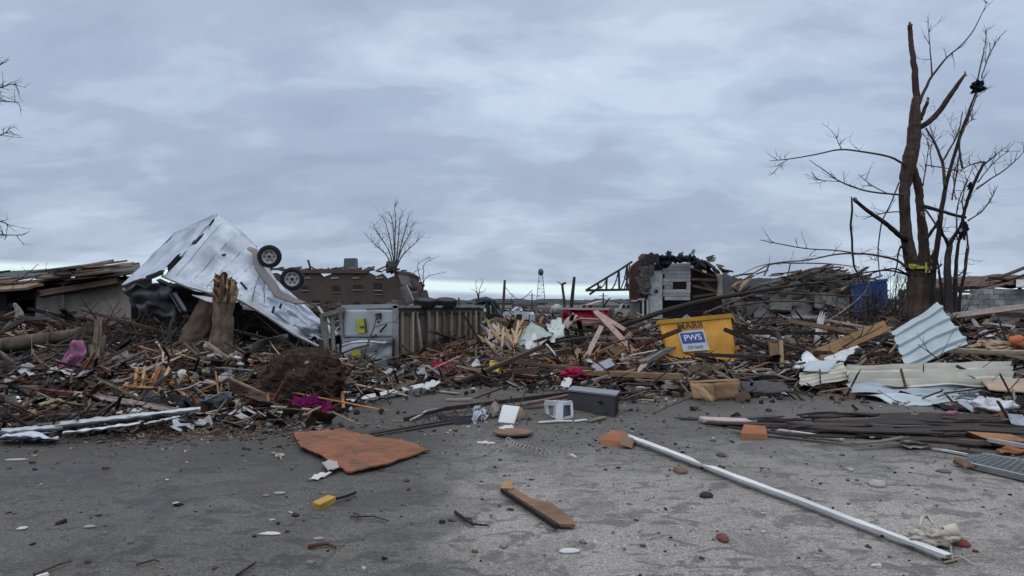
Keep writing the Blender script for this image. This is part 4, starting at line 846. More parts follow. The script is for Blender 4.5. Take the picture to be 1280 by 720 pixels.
def shoots(mb, V_, nshoot, length, r, seed, up=.35, depth=2, col=TW, start=.2):
    rr = random.Random(seed)
    for _ in range(nshoot):
        i = rr.randint(int(start*(len(V_)-1)), len(V_)-2); a = V_[i].lerp(V_[i+1], rr.random())
        t = (V_[i+1]-V_[i]).normalized(); d = (t*rr.uniform(.4, 1)+Vector((rr.gauss(0, .7), rr.gauss(0, .5), rr.gauss(up, .5)))).normalized()
        ln = length*rr.uniform(.4, 1.2); pts = [a]; cur = d.copy(); n = 4
        for k in range(n):
            cur = (cur+Vector((rr.gauss(0, .16), rr.gauss(0, .14), rr.gauss(.05, .16)))).normalized(); pts.append(pts[-1]+cur*ln/n)
        mb.tube(pts, [r*(1-.75*k/n) for k in range(n+1)], 4, col, cap=False)
        if depth > 1: shoots(mb, pts, 2, length*.5, r*.55, rr.randint(0, 10**6), up, depth-1, col, .1)
# ---- big broken tree
DT = 20.0
t = thing('broken_tree', P(1150, 432, DT).xy.to_3d(), 'tall snapped twin-stemmed tree at right with a yellow ribbon round its trunk', 'tree')
mb = MB(BK); limb(mb, [(1152, 442, 17), (1150, 415, 14.5), (1148, 380, 12.8), (1147, 345, 11.8), (1146, 325, 11.5)], DT, 0, 14, .02, 1); mb.build('trunk', 'bark', t, True)
mb = MB(BK); A_ = limb(mb, [(1141, 334, 9), (1134, 300, 6.6), (1131, 262, 6.4), (1131, 235, 6.6), (1136, 205, 8.2), (1142, 180, 8), (1143.5, 155, 7)], DT, -.1, 12, .02, 2); mb.build('stem', 'bark', t, True)
mb = MB(BK); B_1 = limb(mb, [(1154, 334, 8), (1154.5, 300, 6), (1150, 258, 4.6), (1148, 234, 4.6), (1142, 214, 5), (1137, 200, 5)], DT+.15, 0, 10, .02, 3); mb.build('stem', 'bark', t, True)
mb = MB(BK); limb(mb, [(1143.5, 160, 7), (1144, 140, 6.2), (1145, 122, 4)], DT-.1, 0, 10, .01, 4); mb.build('stem', 'bark', t, True)
mb = MB((.1, .06, .055)); limb(mb, [(1146, 130, 4), (1143.5, 90, 3.7), (1139, 55, 3), (1137.2, 31, 2.6)], DT, 0, 9, .02, 5); limb(mb, [(1138, 38, 1.2), (1140.5, 30, .6)], DT, 0, 4); mb.build('snapped_spar', 'bark', t, True)
lst = [
    ([(1149, 160, 3.6), (1165, 149, 3.6), (1180, 131, 3.2), (1194, 110, 2.8), (1206, 94, 1.6)], .6, 'stout broken limb pointing up to the right', BKD),
    ([(1151, 150, 2.4), (1155, 138, 2.2), (1159, 127, 2)], .2, None, BKD),
    ([(1149, 130, 2.0), (1156, 112, 1.8), (1165, 95, 1.5), (1185, 71, 1.0), (1205, 53, .8), (1221, 30, .6), (1234, 2, .35)], -.5, None, TW),
    ([(1165, 95, 1.0), (1163, 65, .7), (1160, 33, .35)], .3, None, TW),
    ([(1130, 206, 1.6), (1112, 196, 1.3), (1080, 190, 1.1), (1050, 187, 1), (1020, 193, .8), (985, 199, .6), (962, 201, .35)], -1.2, None, TW),
    ([(1051, 187, .7), (1048, 177, .5), (1044, 170, .35)], .2, None, TW), ([(985, 199, .5), (975, 206, .4), (969, 214, .3)], .2, None, TW),
    ([(1136, 244, 1.3), (1108, 242, 1.1), (1080, 238, 1), (1050, 227, .8), (1032, 214, .6), (1012, 200, .35)], -.8, None, TW),
    ([(1108, 241, .7), (1090, 232, .6), (1073, 218, .35)], .5, None, TW), ([(1050, 227, .5), (1035, 226, .4), (1022, 225, .3)], .3, None, TW),
    ([(1132, 299, 4.6), (1122, 292, 3.4), (1108, 280, 3), (1088, 266, 2.6), (1069, 251, 2.4)], -.9, 'thick broken limb reaching up to the left', BKD),
    ([(1064, 246, .8), (1065, 258, 1.2), (1064, 280, 1.3), (1065, 305, 1.3), (1067, 330, 1.2), (1073, 346, .7)], .1, 'snapped branch hanging straight down', BKD),
    ([(1124, 228, .9), (1116, 248, .8), (1104, 275, .8), (1098, 302, .8), (1098, 330, .7), (1101, 345, .5)], .1, None, TW),
    ([(1134, 265, .8), (1115, 265, .7), (1098, 268, .6), (1078, 274, .35)], .4, None, TW),
    ([(1136, 336, 2.0), (1122, 326, 1.5), (1100, 320, 1.3), (1075, 317, 1.1), (1045, 318, 1), (1010, 325, .9), (975, 328, .7), (945, 334, .5), (915, 350, .35)], -1.5, None, TW),
    ([(1078, 318, .9), (1045, 313, .8), (1010, 311, .7), (975, 305, .6), (950, 300, .35)], -.6, None, TW),
    ([(1136, 344, 1.2), (1110, 338, 1), (1080, 341, .9), (1052, 346, .8), (1032, 352, .5)], -.8, None, BKD),
    ([(1136, 346, 1.0), (1120, 336, 1), (1095, 340, .9), (1070, 352, .8), (1050, 366, .6)], -1.0, None, BKD),
    ([(1133, 318, 1.6), (1126, 308, 1.2), (1122, 325, 1), (1118, 345, .8)], -.3, None, BKD),
    ([(1154, 258, 2.6), (1170, 262, 2.1), (1190, 268, 1.9), (1207, 272, 1.7)], -.4, 'dark limb running level to the right', BKD),
    ([(1156, 262, 1.2), (1166, 275, 1.1), (1176, 292, 1), (1184, 303, .9)], -.4, None, BKD),
    ([(1157, 300, 2.4), (1164, 290, 2), (1170, 281, 1.6), (1174, 272, 1)], -.2, None, BKD),
    ([(1156, 206, .7), (1175, 209, .6), (1195, 212, .35)], .4, None, TW), ([(1154, 232, .8), (1158, 205, .6), (1161, 178, .35)], .4, None, TW),
    ([(1157, 345, 1.3), (1168, 338, 1.2), (1177, 330, .8)], -.6, None, BKD),
]
for i, (pts, dd, lab, c) in enumerate(lst):
    mb = MB(c); V_ = limb(mb, pts, DT-.1, dd, 6, .03, i+10, c); 
    if pts[0][2] < 2.1: shoots(mb, V_, 5, .55, .011, 100+i, .25, 2, c, .3)
    mb.build('branch', 'twig' if pts[0][2] < 2 else 'bark', t, True, lab)
mb = MB((.62, .66, .08))
def ribbon_fn(u, v):
    a = 2*PI*u; c = P(1147.5, 332+v*5+1.5*math.sin(u*9), DT); r = .335+.02*math.sin(u*15)
    return Vector((c.x+r*math.cos(a), DT+r*math.sin(a), c.z+.04*nz((u*6, v, 3))))
mb.sheet(ribbon_fn, 40, 3, .008); mb.sheet(lambda u, v: P(1157+v*2+1.5*nz((u*3, v, 1)), 328+u*13, DT-.4), 8, 2, .006); tag(mb.build('yellow_ribbon', 'plastic'), 'yellow warning tape tied round the trunk of the snapped tree', 'ribbon')
mb = MB((.05, .055, .03))
for k in range(60):
    a = random.uniform(0, 2*PI); z = random.uniform(324, 350); c = P(1147, z, DT); q = Vector((c.x+.3*math.cos(a), DT+.3*math.sin(a), c.z)); mb.tube([q, q+Vector((random.gauss(0, .1), -.08, random.gauss(0, .12))), q+Vector((random.gauss(0, .15), -.1, random.gauss(-.1, .2)))], .008, 4)
struct(mb.build('trunk_ivy', 'twig', t), 'stuff')
mb = MB((.36, .4, .22))
for k in range(26):
    x, y = 1166+random.gauss(9, 13), 146+random.gauss(0, 12); mb.tube([P(x, y, DT+.4), P(x+random.gauss(3, 4), y-random.uniform(1, 6), DT+.4), P(x+random.gauss(8, 6), y+random.gauss(0, 5), DT+.5)], .0035, 3)
tag(struct(mb.build('shredded_netting', 'twig'), 'stuff'), 'wisps of pale green netting snagged high in the snapped tree', 'netting')
rr = random.Random(12)
t = [o for o in COL.objects if o.name == 'broken_tree'][0]
for (x, y, dx, dy, s_, n_) in [(1137.5, 33, .6, -7, .5, 5), (1206, 95, 5, -6, .5, 4), (1069, 252, -4, -5, .8, 6), (1159, 127, 1, -5, .6, 4), (1143, 150, -4, -3, .8, 5), (1136, 160, -5, 1, .6, 4), (1153, 270, 3, -6, .7, 4)]:
    for k in range(n_):
        sf = rr.uniform(.6, 1.2); mb = MB(tuple(v*sf for v in (.34, .19, .11))); a_ = P(x+rr.gauss(0, s_*2), y+rr.gauss(0, 1.5), DT-.14); mb.plank(a_, a_+Vector((dx*rr.uniform(.3, 1.3), rr.gauss(0, 1), -dy*rr.uniform(.3, 1.3)))*DT/F, .05*s_+.01, .02, up=(rr.gauss(0, .3), -1, 0), jag=.08, strips=2); mb.build('torn_wood', 'wood', t)
# ---- slender split sapling behind it
t = thing('sapling', P(1168, 430, 21).xy.to_3d(), 'slender forked tree leaning right out of the foot of the snapped tree', 'tree')
D3 = 20.8
tr_pts = [(1163, 400, 4), (1166, 350, 3.6), (1172, 300, 3.2), (1179, 250, 2.7), (1186, 218, 2.2), (1197, 180, 1.9), (1206, 152, 1.6), (1213, 135, 1.3), (1221, 112, 1)]
mb = MB(BKD); V0 = limb(mb, tr_pts, D3, .4, 8, .03, 50); mb.build('trunk', 'bark', t, True)
for i, pts in enumerate([
    [(1181, 234, 2), (1178, 205, 1.8), (1168, 178, 1.5), (1157, 160, 1)], [(1178, 202, 1.3), (1188, 185, 1.1), (1197, 168, .9), (1203, 140, .6)],
    [(1203, 210, 1.3), (1199, 180, 1.2), (1206, 158, 1), (1218, 128, .8), (1224, 106, .7)], [(1222, 102, .9), (1228, 70, .8), (1232, 55, .5), (1233, 38, .3)], [(1227, 98, .7), (1233, 78, .6), (1245, 52, .5), (1258, 38, .3)],
    [(1190, 250, 1.0), (1196, 215, .9), (1199, 190, .7)], [(1170, 310, 1.6), (1160, 330, 1.5), (1152, 345, 1)], [(1165, 210, .6), (1163, 185, .5), (1172, 168, .3)], [(1205, 160, .6), (1212, 152, .5), (1220, 148, .3)]]):
    mb = MB(TW); V_ = limb(mb, pts, D3+.1, random.uniform(-.5, .5), 5, .03, 60+i); shoots(mb, V_, 6, .6, .011, 300+i, .4); mb.build('branch', 'twig', t, True)
# ---- multi-stemmed small tree at right
t = thing('small_tree', P(1190, 430, 19.2).xy.to_3d(), 'small many-stemmed bare tree at right edge with a cluster of upright stems', 'tree')
D4 = 19.4
for i, pts in enumerate([[(1187, 415, 5), (1186, 370, 4.5), (1184, 335, 4), (1187, 306, 3.6)], [(1193, 412, 3), (1194, 360, 2.6), (1196, 320, 2), (1201, 290, 1.6)], [(1197, 415, 2.4), (1200, 370, 2), (1207, 335, 1.6), (1209, 310, 1)], [(1181, 415, 2.6), (1178, 370, 2), (1174, 340, 1.2), (1170, 316, .7)]]):
    mb = MB(BKD if i else (.06, .045, .045)); V_ = limb(mb, pts, D4+i*.15, 0, 8, .02, 80+i); mb.build('trunk', 'bark', t, True)
for i, pts in enumerate([
    [(1187, 307, 3), (1180, 296, 1.8), (1176, 285, 1.4), (1173, 270, .8)], [(1187, 306, 3), (1193, 295, 2.3), (1201, 282, 2), (1206, 262, 2), (1214, 238, 2), (1221, 222, 1.8), (1230, 204, 1.5)], [(1231, 203, 1.4), (1224, 203, 1), (1211, 207, .8), (1200, 214, .4)],
    [(1230, 206, 1.2), (1242, 196, .9), (1254, 186, .4)], [(1221, 236, 1.2), (1238, 224, 1), (1256, 212, .8), (1270, 200, .6), (1280, 190, .3)], [(1210, 276, 1), (1226, 265, .8), (1238, 250, .7), (1247, 232, .3)], [(1204, 262, .8), (1203, 245, .7), (1210, 225, .3)],
    [(1208, 285, 1.3), (1210, 310, .9), (1208, 330, .7), (1200, 345, .4)], [(1222, 228, .8), (1232, 215, .6), (1246, 200, .5), (1262, 188, .3)], [(1210, 300, .8), (1207, 320, .7), (1203, 350, .5)], [(1195, 250, .6), (1192, 220, .5), (1198, 200, .3)], [(1197, 300, .8), (1196, 262, .7), (1206, 232, .5), (1218, 205, .3)]]):
    mb = MB(BKD if pts[0][2] > 1.9 else TW); V_ = limb(mb, pts, D4, random.uniform(-.6, .6), 6, .03, 90+i); shoots(mb, V_, 6, .5, .010, 400+i, .3); mb.build('branch', 'twig', t, True)
def rag(px, py, D, r, lab, nm='plastic_bag', col=(.02, .025, .035), seed=1, cat='bag'):
    mb = MB(col); mb.blob(P(px, py, D), r, seed, .9, 2.2, 16, 12); tag(mb.build(nm, 'cloth'), lab, cat)
rag(1222, 108, 20.2, (.16, .14, .17), 'black plastic bag snagged near the top of the slender tree', seed=4); rag(1213, 233, 19.2, (.075, .07, .085), 'small black plastic scrap caught low in the small tree', seed=7, nm='plastic_scrap', cat='plastic')
rag(1204, 287, 19.2, (.1, .1, .22), 'dark rag tangled where the stems of the small tree fork', seed=9, nm='tangled_rag', cat='rag')
mb = MB((.4, .39, .36)); mb.blob(P(1201, 288, 19.0), (.035, .03, .05), 3, .5); tag(mb.build('pale_scrap', 'cloth'), 'tiny pale scrap caught in the dark rag of the small tree', 'scrap')
# brush round their feet
for i, (px, py, lab) in enumerate([(1118, 415, 'dense brown brush between the blue container and the snapped tree'), (1170, 420, 'brown brush at the foot of the small many-stemmed tree'), (1085, 430, 'low twiggy brush below the blue container')]):
    b = G(px, py+12); b = Vector(((px-640)*22/F, 22, hgt((px-640)*22/F, 22))); mb = MB(TW); rr = random.Random(i+3)
    for k in range(70):
        q = b+Vector((rr.gauss(0, .45), rr.gauss(0, .3), 0)); d = Vector((rr.gauss(0, .5), rr.gauss(0, .4), 1)).normalized(); ln = rr.uniform(.5, 2.0); e = q+d*ln
        mb.tube([q, q.lerp(e, .5)+Vector((rr.gauss(0, .08), 0, 0)), e], [.012, .009, .004], 4, rr.choice([TW, BKD, (.16, .12, .1)]))
        shoots(mb, [q, q.lerp(e, .5), e], 2, .4, .006, rr.randint(0, 9999), .3, 1, TW)
    tag(struct(mb.build('brush', 'twig'), 'stuff'), lab, 'brush')
# ---- distant trees
def far_tree(px, ybase, ytop, D, lab, spread, n, lean=0, seed=0, r=1.6, forks=7, col=(.09, .08, .085)):
    rr = random.Random(seed); t = thing('bare_tree', Vector(((px-640)*D/F, D, 0)), lab, 'tree')
    mb = MB(col); ym = lerp(ybase, ytop, .35); limb(mb, [(px, ybase, r), (px, (ybase+ym)/2, r*.8), (px+lean*.3, ym, r*.7)], D, 0, 6, .02, seed); mb.build('trunk', 'bark', t, True)
    mb = MB(col); k = D/F
    for i in range(forks):
        s_ = (i/(max(forks-1, 1))-.5)*2; tipx = px+s_*spread+lean+rr.gauss(0, 2); tipy = ytop+abs(s_)**2*(ybase-ytop)*.3+rr.uniform(0, 6)
        V_ = limb(mb, [(px+lean*.2, ym+rr.uniform(0, 8), r*.5), (px+s_*spread*.3+rr.gauss(0, 1), lerp(ym, tipy, .4), r*.36), (px+s_*spread*.75+rr.gauss(0, 2), lerp(ym, tipy, .75), r*.25), (tipx, tipy, .2)], D, rr.uniform(-1, 1), 5, .05, seed+i)
        shoots(mb, V_, n, spread*k*.45, .22*k, seed*9+i, .35, 2, col, .15)
    mb.build('crown', 'twig', t, True)
far_tree(494, 378, 256, 70, 'bare spreading tree rising behind the distant brick building', 31, 26, 0, 5, 1.9, 9, (.12, .105, .11))
far_tree(526, 376, 318, 66, 'low bare branches leaning right off the end of the brick building', 14, 8, 16, 8, 1.4, 4)
far_tree(598, 384, 346, 75, 'thin bare tree standing just left of the leaning far utility pole', 7, 6, 0, 12, 1.2, 4)
far_tree(574, 386, 368, 120, 'small far bare tree above the right end of the lying trailer', 6, 4, 0, 15, 1, 3)
far_tree(560, 386, 370, 120, 'tiny far bare tree left of another above the lying trailer tyres', 4, 4, 0, 16, .8, 3)
far_tree(640, 382, 366, 150, 'faint far bare tree between the leaning pole and the lattice tower', 5, 4, 0, 17, .8, 3)
t = thing('tree_snag', P(704, 400, 34).xy.to_3d(), 'short forked broken trunk left of the dark leaning post', 'tree trunk')
mb = MB((.07, .055, .05)); limb(mb, [(707, 405, 1.9), (705, 375, 1.7), (703, 357, 1.6), (706, 354, 1.4), (708, 354, 1)], 34, 0, 7); mb.build('trunk', 'bark', t, True)
mb = MB((.07, .055, .05)); limb(mb, [(704, 358, 1), (700, 354, .7), (696, 352, .3)], 34, 0, 5); mb.build('branch', 'bark', t)
mb = MB((.05, .042, .042)); limb(mb, [(713, 402, 2.6), (715, 375, 2.3), (718, 346, 1.7)], 32, 0, 8); tag(mb.build('leaning_post', 'wood', smooth=True), 'dark leaning post sticking up behind the middle heap by the red container', 'post')
mb = MB((.05, .045, .045)); limb(mb, [(752, 388, 1.4), (758, 378, 1.2), (763, 372, .7)], 40, 0, 5); tag(mb.build('broken_branch', 'bark'), 'short dark branch poking up over the right end of the red container', 'branch')
# tree outside the left edge whose twigs reach into view
t = thing('bare_tree', P(-70, 430, 17).xy.to_3d(), 'bare twigs of a tree reaching in from beyond the left edge of the view', 'tree')
mb = MB(BK); limb(mb, [(-75, 450, 14), (-80, 330, 12), (-72, 200, 9), (-78, 60, 6), (-70, -80, 3)], 17, 0, 10, .05, 3); mb.build('trunk', 'bark', t, True)
for i, pts in enumerate([[(-76, 130, 3), (-50, 110, 2), (-18, 90, 1.2), (8, 77, .4)], [(-76, 170, 3), (-45, 150, 2), (-12, 128, 1.1), (22, 128, .4)], [(-40, 150, 1.5), (-10, 115, 1), (20, 104, .35)], [(-74, 210, 3), (-35, 190, 1.5), (-8, 172, .9), (14, 164, .35)], [(-76, 300, 3), (-38, 268, 2), (-8, 274, 1.2), (14, 282, .4)], [(-38, 280, 1.5), (-10, 292, .9), (28, 294, .4)]]):
    mb = MB(TW); V_ = limb(mb, pts, 17, random.uniform(-.8, .8), 6, .03, 700+i); shoots(mb, V_, 12, .5, .010, 720+i, .15, 2, TW, .3); mb.build('branch', 'twig', t, True)
mb = MB(TW)
for i, pts in enumerate([[(8, 357, .7), (30, 345, .6), (48, 330, .3)], [(28, 356, .7), (45, 346, .6), (58, 337, .3)], [(14, 362, .5), (22, 350, .4), (24, 340, .3)]]): V_ = limb(mb, pts, 24, .5, 5); shoots(mb, V_, 3, .3, .009, 730+i)
tag(mb.build('broken_branch', 'twig'), 'thin broken twigs sticking up over the far left roof edge', 'branch')

# ---- timber on the ground, left
def logt(name, pts, D, dd, lab, col=BK, mat='bark', cat='log', n=12, jit=.02, seed=0, shoot=0):
    mb = MB(col); V_ = limb(mb, pts, D, dd, n, jit, seed, col)
    if shoot: shoots(mb, V_, shoot, .5, .012, seed+5, .2, 2, col)
    return tag(mb.build(name, mat, smooth=True), lab, cat)
def trunkt(name, pts, D, dd, lab, seed, col, splcol=(.4, .27, .15), top=None, nspl=12):
    b = P(pts[0][0], pts[0][1], D); t = thing(name, b, lab, 'tree trunk')
    mb = MB(col); sp = smooth_pts(pts, 12); m = len(sp); n = 30; Vp = []
    for i, (x, y, r) in enumerate(sp): Vp.append((P(x, y, D+dd*i/(m-1)), r*(D+dd*i/(m-1))/F))
    b0 = len(mb.v)
    for i, (c, r) in enumerate(Vp):
        for k in range(n):
            a = 2*PI*k/n; rr_ = r*(1+.16*nz((math.cos(a)*1.6, math.sin(a)*1.6, i*.16+seed))+.16*nz((math.cos(a)*4, math.sin(a)*4, i*.2+seed))+.08*nz((math.cos(a)*9, math.sin(a)*9, i*.9+seed))); mb.v.append(c+Vector((math.cos(a)*rr_, math.sin(a)*rr_, 0)))
    for i in range(m-1):
        for k in range(n): k2 = (k+1) % n; mb.face((b0+i*n+k, b0+i*n+k2, b0+(i+1)*n+k2, b0+(i+1)*n+k))
    mb.face(range(b0+(m-1)*n, b0+m*n)); mb.build('trunk', 'bark', t, True)
    c, r = Vp[-1]; rr_ = random.Random(seed)
    for k in range(nspl):
        a = rr_.uniform(0, 2*PI); q = c+Vector((math.cos(a)*r*.7, math.sin(a)*r*.7, -.08)); sf = rr_.uniform(.5, 1.3); mb = MB(tuple(v*sf for v in splcol)); h_ = rr_.uniform(.08, .4)*(top or 1)
        mb.plank(q, q+Vector((rr_.gauss(0, .05), rr_.gauss(0, .05), h_)), r*.5, r*.22, up=(math.cos(a), math.sin(a), 0), jag=h_*.4); mb.build('splinter', 'wood', t)
    return t
trunkt('tree_snag', [(222, 482, 24), (230, 462, 21), (240, 430, 18), (252, 402, 16), (266, 372, 14)], 14.6, 1.1, 'thick dark broken trunk leaning right under the upended silver trailer', 2, (.12, .082, .062))
trunkt('tree_snag', [(264, 482, 30), (269, 465, 23), (274, 440, 16), (277, 415, 12.5), (279, 392, 11.5), (281, 372, 12.5), (282, 356, 13)], 14.5, -.1, 'mud-flecked brown trunk spearing the silver trailer and splintered open at its top', 5, (.2, .145, .1), (.42, .26, .13), top=.6, nspl=16)
t = thing('torn_sapwood', P(279, 372, 14.3), 'pale splayed sapwood splinters round the burst top of the speared trunk', 'wood')
rr = random.Random(31)
for k in range(44):
    a = rr.uniform(-1.2, 1.2); x0 = 281+a*10; y0 = 374+rr.uniform(-4, 8); sf = rr.uniform(.5, 1.15); mb = MB(tuple(v*sf for v in ((.55, .43, .27) if rr.random() < .65 else (.3, .15, .08))))
    mb.plank(P(x0, y0, 14.25-.1*math.cos(a)), P(x0+a*rr.uniform(1, 7)+rr.gauss(0, 2), y0-rr.uniform(10, 32)*(1-.25*abs(a)), 14.2-rr.uniform(-.1, .15)), rr.uniform(.025, .08), .025, up=(a, -1, .1), jag=.2, strips=2); mb.build('splinter', 'wood', t)
mb = MB((.12, .055, .03)); mb.blob(P(279, 358, 14.3), (.17, .15, .24), 6, .8, 3, 18, 14); tag(mb.build('torn_heartwood', 'wood'), 'dark red-brown torn heartwood in the top of the speared trunk', 'wood')
t = thing('splintered_stump', P(112, 480, 12.9), 'pale splintered stump standing up behind the magenta cloth at left', 'stump')
rr = random.Random(77)
for k in range(22):
    x0 = 106+rr.uniform(0, 20); hh = rr.uniform(30, 88)*(1-.5*abs(x0-119)/14); sf = rr.uniform(.45, 1.1); mb = MB(tuple(v*sf for v in (.34, .27, .2)))
    mb.plank(P(x0-2, 470, 12.85+rr.uniform(-.12, .12)), P(x0+3+rr.gauss(0, 1.5), 470-hh, 12.95+rr.uniform(-.12, .12)), rr.uniform(.05, .11), .04, up=(rr.gauss(0, .4), -1, .1), jag=.22, strips=2); mb.build('splinter', 'wood', t)
mb = MB((.09, .065, .05)); limb(mb, [(108, 490, 17), (108, 470, 13), (110, 445, 11), (113, 420, 9), (116, 405, 7)], 13.0, 0, 12, .04, 9); mb.build('trunk', 'bark', t, True)
logt('fallen_log', [(-60, 440, 10), (0, 433, 9.5), (50, 425, 9), (98, 417, 7)], 14.5, 1.0, 'thick brown log at left lying before the dark wall opening', (.12, .09, .075), seed=3)
logt('fallen_log', [(-60, 470, 11), (0, 461, 10), (45, 452, 9.5), (88, 449, 8)], 13.0, .6, 'second thick log at left, lower and darker, running behind the magenta cloth', (.075, .058, .05), seed=6)
logt('fallen_log', [(120, 452, 5), (160, 447, 5), (200, 440, 4), (226, 428, 2.5)], 15, -.5, 'slim mossy log between the pale stump and the leaning dark trunk', (.11, .1, .075), seed=8)
logt('fallen_log', [(165, 455, 4), (190, 440, 4), (212, 422, 3), (222, 410, 2)], 15.2, .3, 'slim dark log rising towards the silver trailer', (.07, .06, .055), seed=11)
logt('bleached_branch', [(-2, 421, 4), (14, 405, 3.5), (24, 396, 4.5), (22, 386, 3.5), (18, 380, 2)], 17.5, 0, 'pale bleached crooked branch at far left before the dark opening', (.3, .27, .25), seed=13, cat='branch')
# root ball
t = thing('root_ball', P(380, 505, 10.9), 'dark clod of roots and earth torn up beside the magenta netting', 'root ball')
mb = MB((.055, .038, .03))
mb.blob(P(379, 474, 10.2), (.62, .45, .47), 3, .2, 2.2, 80, 50, flat=-.42); mb.build('earth', 'dirt', t)
mb = MB((.1, .07, .055)); rr = random.Random(4)
for k in range(36):
    a = rr.uniform(0, 2*PI); b_ = rr.uniform(-.6, 1.2); d = Vector((math.cos(a)*math.cos(b_), -abs(math.sin(a))*math.cos(b_), math.sin(b_))); c = P(379, 474, 10.2)+Vector((d.x*.62, d.y*.45, d.z*.47)); pts = [c]
    for j in range(4): d = (d+Vector((rr.gauss(0, .5), rr.gauss(0, .4), rr.gauss(-.15, .5)))).normalized(); pts.append(pts[-1]+d*rr.uniform(.03, .12))
    mb.tube(pts, [.010, .008, .006, .004, .002], 4)
struct(mb.build('roots', 'twig', t), 'stuff')
rr = random.Random(8)
for k in range(16):
    mb = MB(rr.choice([(.1, .065, .05), (.14, .11, .09), (.07, .05, .04), (.3, .28, .26)])); x, y = rr.uniform(348, 420), rr.uniform(442, 500); s_ = rr.uniform(.012, .03); mb.blob(P(x, y, 9.82+abs(x-380)*.005), (s_*1.4, s_, s_), k, .5, 2, 8, 6); mb.build('embedded_stone', 'rubble', t)
# fallen trunk / pole running up behind the dumpster
logt('fallen_utility_pole', [(585, 468, 2.6), (640, 452, 2.8), (700, 433, 3.2), (770, 410, 3), (840, 386, 3), (900, 372, 2.6), (960, 362, 2), (1010, 354, 1.5)], 15.5, 7.0, 'long dark fallen pole slanting up from the middle heap behind the yellow dumpster', (.04, .03, .026), 'wood', 'pole', seed=21)
logt('fallen_log', [(560, 478, 4), (620, 468, 4.5), (690, 452, 4.5), (745, 438, 4)], 14.6, 1.5, 'dark log lying low along the front of the middle heap', (.07, .05, .04), seed=23)
logt('fallen_log', [(930, 428, 6), (970, 435, 6), (1000, 440, 5.5), (1030, 438, 4)], 17.5, -.4, 'brown log lying just right of the yellow dumpster', (.12, .09, .075), seed=25)
for i, (pts, D, dd, lab) in enumerate([
    ([(905, 372, 1.4), (960, 366, 1.4), (1020, 368, 1.2), (1090, 372, .8), (1130, 380, .5)], 23, -1, 'long thin branch crossing low before the blue container'),
    ([(880, 392, 1.6), (930, 372, 1.5), (985, 358, 1.3), (1040, 352, 1), (1090, 352, .5)], 22, 1, 'long thin branch arching over the fallen dark roof'),
    ([(900, 385, 1.2), (960, 377, 1.2), (1020, 378, 1), (1070, 390, .7), (1100, 380, .4)], 21.5, 0, 'long thin branch sagging over the stone-grey heap right of the dumpster'),
    ([(915, 392, 1.4), (940, 410, 1.2), (955, 425, .8)], 19, -.5, 'short bent branch against the right side of the yellow dumpster'),
    ([(930, 350, 1), (962, 331, .9), (1000, 329, .8), (1040, 330, .7), (1075, 334, .5)], 25, 0, 'thin bent wire-like branch standing above the fallen dark roof'),
    ([(955, 345, .9), (962, 330, .9)], 25, 0, 'short upright prop under the thin branch above the fallen dark roof'),
    ([(983, 352, .8), (988, 330, .8)], 25, .2, 'second short upright prop above the fallen dark roof'),
    ([(1000, 415, 1.3), (1040, 398, 1.2), (1075, 372, 1), (1083, 362, .5)], 21, 0, 'pale curved branch crossing in front of the blue container')]):
    logt('long_branch', pts, D, dd, lab, (.13, .105, .095) if i != 7 else (.3, .28, .27), 'bark', 'branch', 6, .02, 30+i, shoot=6 if len(pts) > 3 else 1)
# ================================================================ named pieces of wreckage
random.seed(77)
def ztop(p, lift=0.0): p = Vector(p); p.z = max(p.z, hgt(p.x, p.y)+.005+lift); return p
def board(name, a, b, wd, th, col, lab, cat='board', mat='wood', up=(0, 0, 1), jag=.05, strips=3, group=None):
    mb = MB(col); mb.plank(a, b, wd, th, up=up, jag=jag, strips=strips); return tag(mb.build(name, mat), lab, cat, group)
def crumple(fn, amp, fr, seed): return lambda u, v: Vector(fn(u, v))+Vector((nz((u*fr, v*fr, seed)), nz((u*fr, v*fr, seed+4)), nz((u*fr, v*fr, seed+8))))*amp
def quadf(a, b, c, d): return lambda u, v: a.lerp(b, u).lerp(d.lerp(c, u), v)
def cor(fn, n_, ribs, amp, off): return lambda u, v: Vector(fn(u, v))+Vector(off)*(amp*(max(0, 1-abs(((v*ribs) % 1)-.5)*5)))
def sheetobj(name, q, lab, cat, col, mat='metal', nu=24, nv=14, th=.01, amp=.05, fr=3, seed=1, ribs=0, ramp_=.03, off=(0, -.5, 1), smooth=True, hole=None):
    fn = crumple(quadf(*q), amp, fr, seed)
    if ribs: fn = cor(fn, 0, ribs, ramp_, off); nv = ribs*10
    mb = MB(col); mb.sheet(fn, nu, nv, th, hole=hole); return tag(mb.build(name, mat, smooth=smooth and not ribs), lab, cat)
# --- right: the blue-white leaning sheet, the corrugated sheets
BW = (.44, .52, .55); CR = (.60, .58, .50); SB = (.36, .42, .47)
sheetobj('roofing_sheet', (P(1114, 416, 13.6), P(1172, 379, 14.0), P(1208, 429, 13.0), P(1134, 463, 12.6)), 'pale blue-white ribbed sheet propped up in front of the snapped tree', 'metal sheet', BW, 'paint', nu=40, amp=.055, fr=2.4, seed=5, ribs=4, ramp_=.06, off=(.1, -1, .4))
sheetobj('roofing_sheet', (P(1000, 467, 12.6), P(1051, 453, 12.9), P(1069, 474, 12.2), P(998, 485, 11.9)), 'short cream ribbed sheet right of the dumpster, lowest at its left end', 'metal sheet', CR, 'paint', nu=16, amp=.03, seed=6, ribs=4, ramp_=.04)
sheetobj('roofing_sheet', (P(1058, 462, 12.4), P(1262, 454, 12.2), P(1268, 484, 11.0), P(1062, 482, 11.6)), 'long cream ribbed sheet lying across the rubble below the leaning pale sheet', 'metal sheet', CR, 'paint', nu=60, amp=.07, fr=4, seed=8, ribs=4, ramp_=.09)
